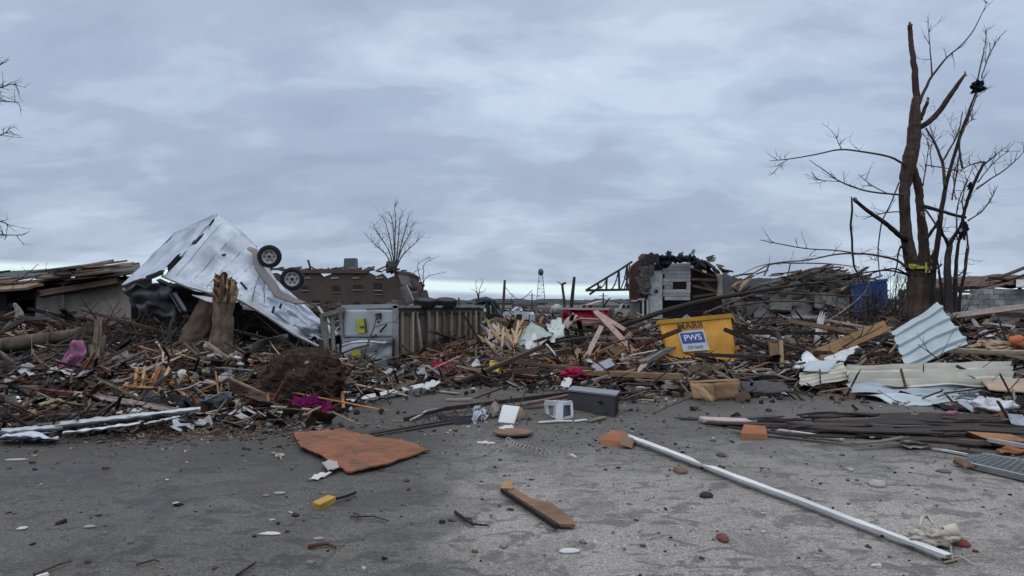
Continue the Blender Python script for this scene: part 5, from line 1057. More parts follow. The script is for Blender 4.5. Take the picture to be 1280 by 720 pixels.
sheetobj('roofing_sheet', (P(1060, 481, 11.9), P(1240, 482, 11.4), P(1236, 498, 10.6), P(1064, 491, 11.0)), 'upper part of a blue-grey ribbed sheet tucked under the long cream sheet', 'metal sheet', SB, 'paint', nu=50, amp=.07, fr=4, seed=11, ribs=2, ramp_=.05)
sheetobj('roofing_sheet', (P(1062, 490, 11.3), P(1250, 492, 10.9), P(1215, 503, 10.2), P(1128, 509, 10.3)), 'sagging blue-grey sheet edge lying lowest of the sheets at right', 'metal sheet', (.46, .53, .56), 'paint', nu=50, amp=.06, fr=4, seed=14, ribs=1, ramp_=.05)
sheetobj('plywood_sheet', (P(1225, 474, 11.4), P(1330, 478, 11.2), P(1330, 496, 10.4), P(1236, 488, 10.4)), 'tan curved sheet over the right end of the long cream sheet', 'plywood', (.45, .33, .24), 'wood', nu=20, amp=.05, seed=17, th=.02)
sheetobj('dark_membrane', (P(1150, 497, 10.9), P(1330, 480, 11.4), P(1330, 515, 9.6), P(1180, 512, 9.8)), 'black roofing membrane in the hollow behind the white bag at right', 'roofing', (.014, .014, .016), 'roofing', nu=24, amp=.06, seed=20)
sheetobj('white_sheet_scrap', (P(990, 461, 13.2), P(1008, 439, 13.6), P(1036, 459, 13.0), P(1014, 461, 12.6)), 'white peaked scrap panel standing above the short cream sheet', 'panel', (.66, .68, .7), amp=.05, seed=22, nu=10, nv=8)
sheetobj('pale_blue_sheet', (P(1010, 452, 12.9), P(1048, 450, 12.9), P(1036, 466, 12.4), P(1004, 464, 12.4)), 'pale blue flat panel beside the white peaked scrap', 'panel', (.45, .52, .55), 'paint', amp=.03, seed=23, nu=8, nv=6)
sheetobj('white_sheet_scrap', (P(1030, 448, 13.4), P(1072, 432, 13.8), P(1068, 442, 13.2), P(1040, 456, 12.9)), 'crumpled white wrap under the long tan plank at right', 'wrap', (.64, .67, .68), 'cloth', amp=.07, seed=25)
board('plank', P(1015, 447, 14.2), P(1108, 407, 15.2), .26, .06, (.33, .2, .1), 'long tan plank slanting up to the right before the blue container', 'plank', up=(.2, -1, .5))
board('plank', P(1190, 395, 19), P(1300, 381, 19.5), .16, .08, (.42, .35, .3), 'long pale plank slanting across the grey block wall at far right', 'plank', up=(0, -1, .5))
board('plank', P(1217, 400, 18), P(1232, 432, 16.5), .12, .06, (.36, .3, .26), 'short pale board leaning below the long pale plank at far right', 'plank', up=(0, -1, .2))
board('plank', P(1230, 438, 14), P(1300, 452, 13), .2, .05, (.34, .24, .16), 'brown board at the right edge under the orange scrap', 'plank')
mb = MB((.62, .2, .1)); mb.blob(P(1272, 427, 14), (.16, .15, .13), 4, .35, 2, 20, 14); tag(mb.build('orange_bundle', 'cloth', smooth=True), 'orange-red bundle at the right edge above the tan debris', 'bundle')
sheetobj('dark_slab', (P(1256, 425, 15), P(1300, 400, 15.5), P(1310, 430, 14.5), P(1262, 440, 14.2)), 'dark slab leaning behind the orange bundle at the right edge', 'panel', (.05, .05, .055), 'rubber', amp=.03, seed=27, nu=8, nv=8, th=.05)
mb = MB((.36, .27, .18)); mb.blob(P(1245, 434, 14.2), (.45, .3, .14), 9, .5, 2, 24, 14); tag(mb.build('insulation', 'cloth'), 'tan clump of matted insulation left of the orange bundle', 'insulation')
mb = MB((.62, .62, .64)); mb.blob(P(1243, 514, 9.8), (.34, .26, .17), 12, .55, 1.9, 44, 28, flat=-.16); tag(mb.build('plastic_bag', 'cloth', smooth=True), 'bulging white plastic bag lying on the dark boards at right', 'bag')
mb = MB((.6, .6, .62)); mb.blob(P(1225, 506, 10.0), (.12, .12, .1), 15, .6, 2, 20, 14); tag(mb.build('plastic_scrap', 'cloth', smooth=True), 'small white plastic wad behind the bulging white bag', 'plastic')
mb = MB((.55, .16, .2)); mb.blob(P(1191, 517, 9.7), (.12, .08, .035), 17, .6, 2, 20, 12); tag(mb.build('cloth_scrap', 'cloth'), 'small salmon pink rag left of the bulging white bag', 'rag')
# dark boards flat on the road, right
rr = random.Random(21)
dk = [((840, 523), (980, 520), .12), ((880, 528), (1090, 532), .14), ((905, 534), (1075, 547), .1), ((975, 531), (1180, 540), .2), ((1040, 528), (1230, 533), .22), ((1060, 541), (1260, 552), .22), ((1120, 536), (1300, 541), .2), ((1100, 548), (1240, 556), .18), ((1035, 516), (1110, 519), .12), ((1130, 527), (1290, 526), .16), ((1180, 548), (1320, 560), .16), ((945, 526), (1010, 524), .1), ((1150, 520), (1300, 531), .12), ((1000, 522), (1060, 521), .08)]
nm_ = ['grey board with a straight edge', 'long dark board', 'thin black batten', 'wide wet brown board', 'weathered dark board', 'very long dark board', 'reddish dark board', 'short wide dark board', 'narrow black strip', 'smooth dark board', 'brown split board', 'small grey board', 'thin crossing batten', 'short black lath']
for i, (a, b, wd) in enumerate(dk):
    z = .02+.018*(i % 4); A_ = G(a[0], a[1], z); B_2 = G(b[0], b[1], z+rr.uniform(0, .05)); c = rr.choice([(.045, .032, .028), (.07, .045, .036), (.035, .028, .027), (.09, .06, .048), (.06, .055, .055)])
    if i == 0: c = (.13, .13, .13)
    board('dark_board', A_, B_2, wd*1.2, .02, c, '%s %s' % (nm_[i], ['flat on the road below the cardboard box', 'flat on the road right of the cardboard box', 'lying below the other dark boards near the orange tile', 'in the dark stack below the blue-grey sheet', 'topmost in the dark stack left of the white bag', 'lowest in the dark stack below the salmon rag', 'running out of view under the white bag', 'at the near edge of the dark stack', 'alone on the road below the short cream sheet', 'running past the salmon rag at right', 'at the right edge behind the brown box', 'just right of the pale foam pieces', 'crossing under the white bag', 'between cardboard box and dark stack'][i]), 'board', jag=.25, group=None)
sheetobj('tar_sheet', (G(1010, 517, .02), G(1290, 518, .04), G(1290, 551, .03), G(1030, 546, .015)), 'torn brown-black tar paper under the dark stack of boards at right', 'tar paper', (.045, .032, .03), 'roofing', nu=30, nv=10, amp=.03, seed=31, hole=lambda u, v: nz((u*7, v*4, 2)) > .42)
board('white_batten', G(972, 537, .06), G(1055, 550, .02), .06, .02, (.6, .55, .5), 'thin pale batten slanting off the right boards below the stack', 'batten')
board('white_batten', G(1163, 560, .02), G(1212, 569, .02), .05, .02, (.55, .52, .5), 'short pale batten left of the metal grating', 'batten')
board('batten', G(1232, 549, .12), G(1320, 563, .12), .05, .04, (.5, .45, .42), 'pale rail resting on the brown box at right edge', 'batten')
board('pink_foam', G(940, 527, .04), G(872, 524, .05), .22, .04, (.5, .42, .4), 'pale pinkish foam board lying below the cardboard box', 'foam board', 'cloth', jag=.1)
sheetobj('white_scrap', (G(1083, 545, .03), G(1105, 539, .03), G(1112, 545, .03), G(1090, 548, .02)), 'small pale triangular scrap on the near edge of the dark boards', 'scrap', (.6, .56, .54), 'card', 8, 6, .008, .01)
sheetobj('white_scrap', (G(1122, 555, .03), G(1140, 551, .04), G(1165, 559, .02), G(1138, 561, .02)), 'long pale foam scrap below the dark boards', 'scrap', (.62, .57, .54), 'card', 10, 6, .015, .015)
mb = MB((.36, .15, .08)); mb.prism([G(927, 549), G(960, 549), G(958, 539, .05), G(931, 537, .05)], (0, .03, .06)); tag(mb.build('clay_tile', 'masonry'), 'orange clay tile leaning at the near edge of the dark boards', 'tile')
mb = MB((.3, .15, .07)); mb.prism([G(1228, 556, 0), G(1290, 560, 0), G(1290, 552, .1), G(1232, 548, .12)], (0, .3, .02)); tag(mb.build('broken_crate', 'wood'), 'broken brown wooden box end at the right edge above the grating', 'crate')
sheetobj('orange_board', (G(1245, 562, .04), G(1272, 558, .05), G(1290, 566, .03), G(1252, 568, .02)), 'orange-brown flake of board in front of the broken box', 'board', (.45, .2, .08), 'wood', 8, 6, .015, .02)
rr = random.Random(44)
for i in range(14):
    x = 1000+i*21+rr.uniform(-6, 6); y = rr.uniform(513, 552); a = rr.uniform(-1.1, 1.1)*.5; ln = rr.uniform(.3, .9); q = G(x, y, .09); d = Vector((math.cos(a), math.sin(a)*1.2, rr.uniform(-.04, .1)))
    board('wet_lath', q-d*ln/2, q+d*ln/2, rr.uniform(.03, .09), .015, rr.choice([(.06, .04, .033), (.11, .07, .05), (.2, .17, .15), (.04, .03, .03)]), '%s wet lath lying crooked across the dark boards at right' % ['first', 'second', 'third', 'fourth', 'fifth', 'sixth', 'seventh', 'eighth', 'ninth', 'tenth', 'eleventh', 'twelfth', 'thirteenth', 'rightmost'][i], 'lath', jag=.1, group='wet laths across the dark boards')
# grating
t = thing('metal_grating', G(1235, 585), 'grey metal grating lying at the right edge with a bent front rail', 'grating')
ga, gb = G(1193, 577, .04), G(1330, 608, .04); gc, gd = G(1330, 585, .05), G(1228, 568, .05)
mb = MB((.33, .33, .34)); mb.bar(ga, gb, .05, .05); mb.build('front_rail', 'metal', t)
mb = MB((.3, .3, .31)); mb.bar(gd, gc, .03, .03); mb.build('back_rail', 'metal', t)
for k in range(9): mb = MB((.26, .28, .29)); mb.bar(ga.lerp(gd, (k+.5)/9), gb.lerp(gc, (k+.5)/9), .012, .03); mb.build('bar', 'metal', t)
for k in range(14): mb = MB((.24, .26, .27)); u = (k+.5)/14; mb.bar(ga.lerp(gb, u), gd.lerp(gc, u), .012, .02); mb.build('cross_bar', 'metal', t)
sheetobj('brown_offcut', (G(1192, 577, .06), G(1200, 573, .1), G(1222, 584, .06), G(1210, 588, .03)), 'splintered brown offcut at the left end of the metal grating', 'offcut', (.2, .13, .09), 'wood', 8, 5, .02, .02)
# cardboard box
t = thing('cardboard_box', G(893, 498), 'squashed brown cardboard box lying behind the road edge below the dumpster', 'box')
CB = (.27, .16, .09); d0 = 10.9; tl, tr_, br_, bl = P(863, 479, d0+.1), P(925, 476, d0+.1), P(923, 497.5, d0), P(866, 498.5, d0)
for nm, q, lab in (('front_panel', (P(892, 479, d0-.12), tr_, br_, P(895, 500, d0-.12)), None), ('side_panel', (tl, P(892, 479, d0-.12), P(895, 500, d0-.12), bl), 'lighter dented side panel'), ('top_flap', (tl+Vector((.1, .45, -.02)), tr_+Vector((.1, .45, -.02)), tr_, tl), None), ('back_panel', (tl+Vector((.1, .45, -.02)), tr_+Vector((.1, .45, -.02)), br_+Vector((.1, .45, 0)), bl+Vector((.1, .45, 0))), None)):
    mb = MB(CB if nm != 'side_panel' else (.42, .26, .15)); mb.sheet(crumple(quadf(*q), .02, 3, len(nm)), 12, 6, .008); mb.build(nm, 'card', t, True, lab)
sheetobj('cardboard_flap', (P(866, 482, 10.6), P(878, 484, 10.6), P(897, 500, 10.3), P(884, 503, 10.4)), 'torn cardboard flap leaning against the left side of the brown box', 'cardboard', (.33, .23, .13), 'card', 8, 8, .01, .03)
sheetobj('grey_slab', (P(925, 478, 11.6), P(978, 479, 11.8), P(990, 492, 11.3), P(930, 493, 11.1)), 'dark grey slab lying just right of the cardboard box', 'panel', (.07, .068, .07), 'roofing', 12, 6, .03, .02)
board('white_trim', G(942, 493, .05), G(975, 491, .05), .04, .02, (.6, .58, .56), 'thin white strip right of the cardboard box', 'trim', mat='paint')
board('plank', P(784, 461, 14.4), P(905, 464, 14.2), .42, .05, (.17, .12, .07), 'broad flat brown plank lying under the front of the yellow dumpster', 'plank', up=(0, -.4, 1), jag=.3)
board('plank', P(800, 470, 13.7), P(950, 466, 13.9), .3, .05, (.05, .04, .038), 'dark plank just below the broad brown plank', 'plank', up=(0, -.4, 1), jag=.3)
board('white_trim', P(838, 450.5, 14.9), P(905, 458, 14.8), .08, .03, (.55, .5, .45), 'bent pale strip along the bottom of the yellow dumpster', 'trim', mat='paint', up=(0, -1, .3))
board('stake', P(976, 425, 14.5), P(977, 460, 14.3), .07, .07, (.5, .37, .22), 'short upright tan stake right of the dumpster', 'stake', up=(0, -1, 0))
board('stake', P(966, 428, 15), P(970, 462, 14.6), .2, .06, (.22, .14, .08), 'short brown upright board beside the tan stake', 'board', up=(0, -1, 0))
# --- centre foreground: slab, white frame, white panel, disc, spring, truss
t = thing('black_cabinet', G(742, 521), 'long low charcoal cabinet lying at the front of the debris, pale along its top edge', 'cabinet')
q = (G(712, 508, .02).lerp(P(700, 519, 9.8), 1), P(770, 523, 9.3), P(768.5, 495.5, 9.4), P(710, 488, 10.4))
a0, a1 = P(706, 514, 10.1), P(768, 523, 9.25); b0, b1 = P(711, 489, 10.2), P(769, 496, 9.4)
mb = MB((.022, .021, .026)); mb.prism([a0, a1, b1, b0], (.12, .42, .0)); mb.build('body', 'paint', t)
mb = MB((.24, .24, .27)); mb.prism([b0+Vector((-.02, -.02, .004)), b1+Vector((.01, -.02, .004)), b1+Vector((.14, .44, .004)), b0+Vector((.1, .44, .004))], (0, 0, .025)); mb.build('top_edge', 'paint', t)
mb = MB((.07, .06, .065)); mb.prism([P(742, 520.5, 9.5), P(757, 521.5, 9.4), P(757, 514, 9.4), P(742, 513, 9.5)], (0, .02, 0)); mb.build('recess', 'paint', t)
t = thing('plastic_crate', G(699, 525), 'white plastic open frame box standing left of the charcoal cabinet', 'crate')
def fr(px, py, d): return P(px, py, d)
c_ = [fr(682, 503, 9.6), fr(700, 505, 9.15), fr(714, 503, 9.3), fr(696, 501.5, 9.8)]; b_ = [fr(685, 520, 9.55), fr(699, 525, 9.1), fr(715, 521, 9.25), fr(697, 519, 9.7)]
WH = (.68, .69, .72)
for i in range(4):
    j = (i+1) % 4; wd = [.07, .05, .03, .03][i]
    mb = MB(WH); mb.bar(c_[i], c_[j], .03, wd); mb.build('rail', 'plastic', t)
    mb = MB(WH); mb.bar(b_[i], b_[j], .03, .04); mb.build('rail', 'plastic', t)
    mb = MB(WH); mb.bar(c_[i], b_[i], .035 if i != 1 else .1, .04); mb.build('post', 'plastic', t)
mb = MB((.6, .62, .66)); mb.prism([c_[0].lerp(c_[1], .55), c_[1], b_[1], b_[0].lerp(b_[1], .5)], (0, .01, 0)); mb.build('side_panel', 'plastic', t)
mb = MB((.09, .1, .13)); mb.prism([c_[1].lerp(c_[2], .2)+Vector((0, .05, -.03)), c_[2]+Vector((0, .05, -.03)), b_[2]+Vector((0, .05, .02)), b_[1].lerp(b_[2], .2)+Vector((0, .05, .02))], (0, .01, 0)); mb.build('dark_lining', 'plastic', t)
mb = MB((.7, .73, .75)); mb.prism([P(622, 530, 8.9), P(641, 532, 8.8), P(648, 509.5, 9.05), P(628, 507.5, 9.15)], (.02, .03, .01)); tag(mb.build('white_tile', 'paint'), 'square white panel propped upright near the middle of the road edge', 'panel')
sheetobj('brown_board', (P(646, 511, 9.3), P(657, 513, 9.3), P(656, 524, 9.1), P(642, 529, 9.0)), 'brown torn board standing behind the square white panel', 'board', (.24, .17, .13), 'wood', 8, 8, .02, .03)
sheetobj('brown_board', (P(612, 508, 9.5), P(626, 506, 9.5), P(622, 522, 9.2), P(612, 519, 9.2)), 'mottled grey-brown scrap left of the square white panel', 'scrap', (.24, .21, .19), 'cloth', 8, 8, .03, .05)
sheetobj('crumpled_foil', (P(590, 514, 9.2), P(606, 509, 9.3), P(609, 527, 8.9), P(592, 529, 8.8)), 'crumpled blue-grey foil beside the steel bar joist', 'foil', (.42, .43, .5), 'metal', 16, 12, .006, .12, 5, 3)
mb = MB((.27, .17, .12)); c = G(642, 541, .03); b0_ = [c+Vector((math.cos(a)*.235*(1+.1*nz((math.cos(a), math.sin(a), 3))), math.sin(a)*.21, 0)) for a in [k*2*PI/20 for k in range(20)]]; mb.prism(b0_, (0, 0, .02)); tag(mb.build('brown_disc', 'wood'), 'roundish brown board disc on the asphalt below the square white panel', 'disc')
sheetobj('white_scrap', (G(623, 534, .04), G(640, 531, .05), G(643, 536, .04), G(626, 538, .04)), 'small pinkish white scrap resting behind the brown disc', 'scrap', (.62, .56, .55), 'card', 6, 4, .006, .01)
board('white_strip', G(672, 528, .02), G(716, 526, .02), .05, .015, (.72, .71, .7), 'white strip lying in front of the white frame box', 'strip', mat='paint', jag=.03); board('white_strip', G(718, 526.5, .02), G(734, 524.5, .02), .05, .015, (.7, .69, .68), 'shorter white strip end to end with another before the cabinet', 'strip', mat='paint', jag=.03)
board('tan_strip', G(735, 527, .02), G(757, 521, .03), .06, .02, (.3, .26, .21), 'tan stick just in front of the charcoal cabinet', 'stick')
board('white_strip', G(596, 553, .01), G(619, 554, .01), .05, .012, (.74, .73, .72), 'bright white strip alone on the asphalt below the bar joist', 'strip', mat='paint', jag=.02)
mb = MB((.5, .48, .44)); pts = []
c0, c1, c2 = G(635, 553, .03), G(650, 567, .03), G(688, 568, .03)
for k in range(190):
    u = k/189; c = c0.lerp(c1, u).lerp(c1.lerp(c2, u), u); a = u*2*PI*12; tg = (c1-c0).lerp(c2-c1, u).normalized(); s_ = Vector((-tg.y, tg.x, 0)); pts.append(c+s_*math.cos(a)*.035+Vector((0, 0, 1))*(.03+math.sin(a)*.03))
mb.tube(pts, .0045, 5); tag(mb.build('coil_spring', 'metal', smooth=True), 'stretched thin white coil spring curling on the asphalt', 'spring')
# bar joist
t = thing('bar_joist', G(575, 535), 'rusty black steel bar joist lying from the orange board to the charcoal cabinet', 'steel joist')
SJ = (.045, .035, .033); A0_, A1_ = P(457, 548, 7.9), P(607, 522, 9.2); B0_, B1_ = P(500, 529, 8.8), P(712, 491, 10.6)
U0, U1 = P(560, 516, 9.4), P(712, 491.5, 10.5)
def part_bar(nm, a, b, w_, h_, c=SJ, m='rustmetal'): mb = MB(c); mb.bar(a, b, w_, h_); return mb.build(nm, m, t)
part_bar('lower_chord', A0_, A1_, .07, .05); part_bar('lower_chord', A0_+Vector((.05, .12, .02)), A1_+Vector((0, .1, .03)), .04, .04)
part_bar('upper_chord', P(506, 524, 9.0), P(556, 511, 9.6), .05, .05); part_bar('upper_chord', P(556, 511, 9.6), U1, .06, .06); part_bar('upper_chord', P(640, 509, 9.9), P(715, 494, 10.4), .1, .05, (.2, .14, .12))
ch0 = [P(508, 524, 9.0), P(556, 511.5, 9.6), P(660, 499, 10.1)]
for k in range(8):
    x = 516+k*17.5; yb = lerp(543, 522, (x-470)/137); yt = 526-(x-508)*.235; db = lerp(8.15, 9.2, (x-480)/127)
    mb = MB(SJ); mb.tube([P(x, yt, db+.35), P(x+8, yb-1, db), P(x+17.5, yt-4, db+.45)], .011, 5); mb.build('web_bar', 'rustmetal', t)
mb = MB((.02, .02, .02)); mb.prism([P(455, 549, 7.85), P(500, 545, 8.1), P(502, 539, 8.2), P(457, 543, 8.0)], (.05, .25, .0)); mb.build('bearing_plate', 'rustmetal', t)
sheetobj('dark_rag', (P(545, 519, 9.0), P(590, 521, 8.9), P(585, 534, 8.7), P(556, 532, 8.7)), 'dark blue-black rag under the middle of the steel bar joist', 'rag', (.035, .036, .045), 'cloth', 14, 8, .01, .05, 4, 9)
board('curved_strip', P(512, 526, 8.9), P(535, 513, 9.4), .03, .02, (.45, .43, .42), 'short pale curved strip rising at the left of the bar joist', 'strip', mat='paint'); board('curved_strip', P(535, 513, 9.4), P(570, 508, 9.8), .03, .02, (.45, .43, .42), 'thin pale strip lying level behind the bar joist', 'strip', mat='paint')
# white trim and post on the road
board('white_trim', P(427, 504, 10.3), P(532, 482, 12.0), .13, .05, (.66, .66, .67), 'long white fascia board in front of the lying trailer', 'trim', mat='paint', jag=.04, up=(0, -.6, 1)); 
sheetobj('white_flashing', (P(526, 485, 11.7), P(540, 475, 12.2), P(551, 478, 12.0), P(536, 488, 11.5)), 'bent white flashing at the right end of the long white fascia board', 'flashing', (.62, .61, .6), nu=8, nv=6, amp=.04)
sheetobj('white_sheet_scrap', (P(446, 475, 12.8), P(470, 474, 12.8), P(472, 481, 12.4), P(455, 483, 12.3)), 'flat white panel scrap under the crushed lower trailer door', 'panel', (.6, .6, .6), 'paint', 8, 5, .01, .03)
a, b = G(783, 547, .035), G(1186, 700, .02)
mb = MB((.74, .73, .73)); N_ = 26
def post_fn(u, v):
    c = a.lerp(b, u); x = (b-a).normalized(); y = Vector((0, 0, 1)).cross(x)
    kink = .03*math.exp(-((u-.36)/.03)**2); w_ = .078*(1-.35*u)
    return c+y*(w_*(v-.5)*2*.55)+Vector((0, 0, .035-kink*v-.03*(2*v-1)**2*0+.004*nz((u*14, v*3, 3))))+y*.02*nz((u*5, 0, 2))
t = thing('white_post', G(975, 620), 'long white metal trim post lying diagonally across the asphalt at right', 'post')
mb.sheet(post_fn, 60, 4, .004); mb.build('face', 'paint', t)
mb = MB((.6, .59, .6)); mb.sheet(lambda u, v: post_fn(u, 0)+Vector((0, 0, -.022*v)), 60, 2, .004); mb.sheet(lambda u, v: post_fn(u, 1)+Vector((0, 0, -.03*v)), 60, 2, .004); mb.build('flange', 'paint', t)
board('white_strip', G(768, 543.5, .05), G(790, 545, .07), .06, .02, (.74, .73, .74), 'white curled end piece at the far tip of the long white post', 'strip', mat='paint', jag=.03)
mb = MB((.3, .13, .07)); mb.prism([G(750, 556, 0), G(783, 560, 0), G(790, 556, .02), G(782, 546, .06), G(763, 545, .05)], (0, .06, .05)); tag(mb.build('broken_brick', 'masonry'), 'chunk of orange brick at the far tip of the long white post', 'brick')
mb = MB((.22, .14, .1)); mb.prism([G(775, 556, .04), G(790, 560, .02), G(793, 552, .05), G(780, 548, .09)], (0, .05, .03)); tag(mb.build('broken_brick', 'masonry'), 'dull brown brick chunk beside the orange one at the white post', 'brick')
# big flat orange board
t = None
OB = [(367, 543), (392, 541), (428, 538), (470, 548), (502, 551), (535, 564), (470, 586), (436, 591), (418, 584), (404, 572), (376, 560)]
mb = MB((.33, .14, .08)); m_ = [G(x, y, .03+.03*nz((x*.03, y*.1, 1))) for x, y in OB]
cen = G(450, 563, .07); ring = m_
def ob_fn(u, v):
    k = u*len(ring) % len(ring); i = int(k); p = ring[i].lerp(ring[(i+1) % len(ring)], k-i); q = cen.lerp(p, v*(1+.05*nz((u*45, 0, 2))*v+.05*nz((u*120, 1, 2))*v)); q = q.copy(); q.z += .02*nz((q.x*5, q.y*5, 4))+.006; return q
mb.sheet(ob_fn, 110, 12, -.016, colfn=lambda u, v: (.33, .14, .08) if nz((math.cos(u*6.28)*v*3, math.sin(u*6.28)*v*3, 2)) < .22 else (.24, .12, .08))
tag(mb.build('orange_board', 'wood'), 'large torn orange-brown wood panel lying flat on the asphalt', 'board')
sheetobj('white_scrap', (G(402, 578, .05), G(420, 574, .05), G(424, 585, .04), G(410, 589, .04)), 'frosty white plastic scrap on the near left corner of the orange panel', 'scrap', (.45, .4, .4), 'cloth', 8, 6, .006, .01)
sheetobj('white_leaf_scrap', (G(386, 599, .02), G(400, 591, .03), G(415, 591, .02), G(398, 600, .01)), 'white leaf-shaped scrap on the asphalt just below the orange panel', 'scrap', (.6, .59, .55), 'card', 8, 5, .006, .015)
t = thing('yellow_block', G(405, 632), 'short yellow-tan wood block on the asphalt left of centre', 'wood block')
mb = MB((.5, .3, .08)); mb.prism([G(390, 635), G(400, 638.5), G(420, 628), G(410, 625.5)], (0, 0, .045)); mb.build('block', 'wood', t)
board('dark_stick', G(419, 624, .03), G(447, 615, .03), .02, .02, (.04, .033, .03), 'short black stick touching the yellow-tan block', 'stick')
# brown plank on asphalt
t = thing('split_plank', G(672, 630), 'thin brown split plank lying in the middle of the road with a dark edge', 'plank')
def g3(l, z=.02): return [G(x, y, z) for x, y in l]
mb = MB((.22, .13, .085)); mb.prism(g3([(626, 611), (640, 611), (664, 626), (690, 632), (716, 652), (719, 659), (700, 659), (655, 630)]), (0, 0, .02)); mb.build('board', 'wood', t)
mb = MB((.33, .22, .12)); mb.prism(g3([(625, 612), (632, 600), (640, 603), (641, 612)], .043), (0, 0, .012)); mb.build('raised_end', 'wood', t)
mb = MB((.05, .035, .03)); mb.bar(G(627, 613, .035), G(696, 659, .035), .02, .035); mb.build('dark_edge', 'wood', t)
# small road litter
def stick(a, b, r, col, lab, nm='stick', mid=None):
    mb = MB(col); A_ = G(*a, .015); B_ = G(*b, .015); m = G(*mid, .03) if mid else A_.lerp(B_, .5)+Vector((.02, .03, .01)); mb.tube([A_, m, B_], [r, r*.8, r*.5], 6); return tag(mb.build(nm, 'twig'), lab, 'stick')
stick((569, 640), (611, 657), .012, (.04, .03, .03), 'bent black twig on the asphalt left of the split plank', mid=(590, 655)); stick((578, 647), (592, 657), .008, (.06, .04, .035), 'tiny twig crossing the bent black twig')
stick((42, 718), (90, 701), .010, (.14, .08, .06), 'thin red-brown stick at the bottom left corner'); stick((296, 719), (320, 703), .010, (.05, .04, .035), 'thin dark stick at the bottom edge left of centre')
stick((385, 683), (420, 684), .014, (.12, .05, .04), 'short dark red stick with a pale scrap beside it, lower left'); stick((170, 706), (200, 702), .008, (.1, .06, .05), 'faint thin brown stick at lower left')
stick((438, 646), (486, 651), .007, (.05, .04, .035), 'thin forked dark twig right of the yellow-tan block'); stick((442, 641), (446, 652), .006, (.07, .05, .04), 'tiny upright fork of twig right of the yellow-tan block')
stick((340, 566), (352, 575), .012, (.4, .28, .2), 'tan splinter on the mud just left of the orange panel')
def chip(q, h_, col, lab, nm='scrap', cat='scrap', mat='card'):
    mb = MB(col); n = 9; x, y, rx, ry = q; c = G(x, y, 0); k = c.y/F; r0 = random.uniform(0, 9)
    pts = []
    for i in range(n): a = 2*PI*i/n; r = 1+.45*nz((math.cos(a)*1.3, math.sin(a)*1.3, r0)); pts.append(c+Vector((math.cos(a)*rx*k*r, math.sin(a)*ry*k*r*c.y/H, .004)))
    b = len(mb.v); mb.prism(pts, (0, 0, h_*.4)); t0 = [p.lerp(c, .35)+Vector((random.uniform(-.01, .01), 0, h_)) for p in pts]; mb.v += t0
    for i in range(n): mb.face((b+n+i, b+n+(i+1) % n, b+2*n+(i+1) % n, b+2*n+i))
    mb.face(range(b+2*n, b+3*n)); return tag(mb.build(nm, mat), lab, cat)
chip((338, 668, 14, 1.6), .012, (.72, .71, .7), 'bright white sliver of plastic on the asphalt, lower left', 'white_scrap'); chip((399, 674, 8, 1.5), .01, (.3, .26, .25), 'greyish flake above the short dark red stick', 'flake')
chip((712, 690, 14, 2.6), .015, (.62, .62, .62), 'ragged white feathery scrap near the bottom edge right of centre', 'white_scrap'); chip((904, 675, 8, 4), .03, (.22, .09, .07), 'red-brown stone on the asphalt below the white post', 'stone', 'stone', 'masonry')
chip((883, 621, 9, 2.2), .035, (.05, .05, .05), 'black lump on the asphalt just under the white post', 'lump', 'stone', 'masonry'); chip((851, 590, 9, 3), .04, (.22, .14, .11), 'brown clod against the left of the white post', 'clod', 'clod', 'masonry'); chip((1097, 607, 10, 2.8), .04, (.42, .4, .38), 'pale grey stone on the asphalt at right', 'stone', 'stone', 'masonry'); chip((1062, 588, 4, 1.6), .02, (.5, .47, .44), 'small pale pebble above the pale grey stone', 'pebble', 'stone', 'masonry')
chip((902, 570, 6, 1.8), .02, (.09, .08, .07), 'small dark clod above the white post', 'clod', 'clod', 'masonry'); chip((350, 570, 6, 2), .02, (.4, .36, .33), 'pale chip beside the tan splinter left of the orange panel', 'chip'); chip((607, 553, 3, 1), .01, (.6, .6, .6), 'tiny white fleck beneath the bar joist', 'fleck')
chip((28, 661, 7, 1.6), .01, (.5, .5, .5), 'pale scrap on dark asphalt at far left', 'scrap'); chip((112, 659, 8, 1.4), .01, (.32, .3, .3), 'dull grey flake on dark asphalt at left', 'flake'); chip((220, 630, 4, 1.3), .01, (.6, .6, .6), 'small white fleck on dark asphalt left of centre', 'fleck'); chip((22, 575, 14, 1.2), .01, (.4, .38, .37), 'pale streak of scrap at the far left road edge', 'scrap'); chip((350, 617, 8, 1.5), .01, (.36, .34, .33), 'faint grey flake left of the yellow-tan block', 'flake'); chip((1180, 590, 9, 1.8), .02, (.14, .13, .12), 'dark flake on the asphalt left of the grating', 'flake')
chip((630, 683, 6, 3), .02, (.25, .22, .21), 'dull stone near the bottom edge below the split plank', 'stone', 'stone', 'masonry'); chip((1003, 623, 12, 2), .01, (.16, .15, .15), 'thin dark flake right of the white post', 'flake'); chip((333, 620, 5, 1.2), .01, (.25, .2, .18), 'brown fleck left of the yellow-tan block', 'fleck')
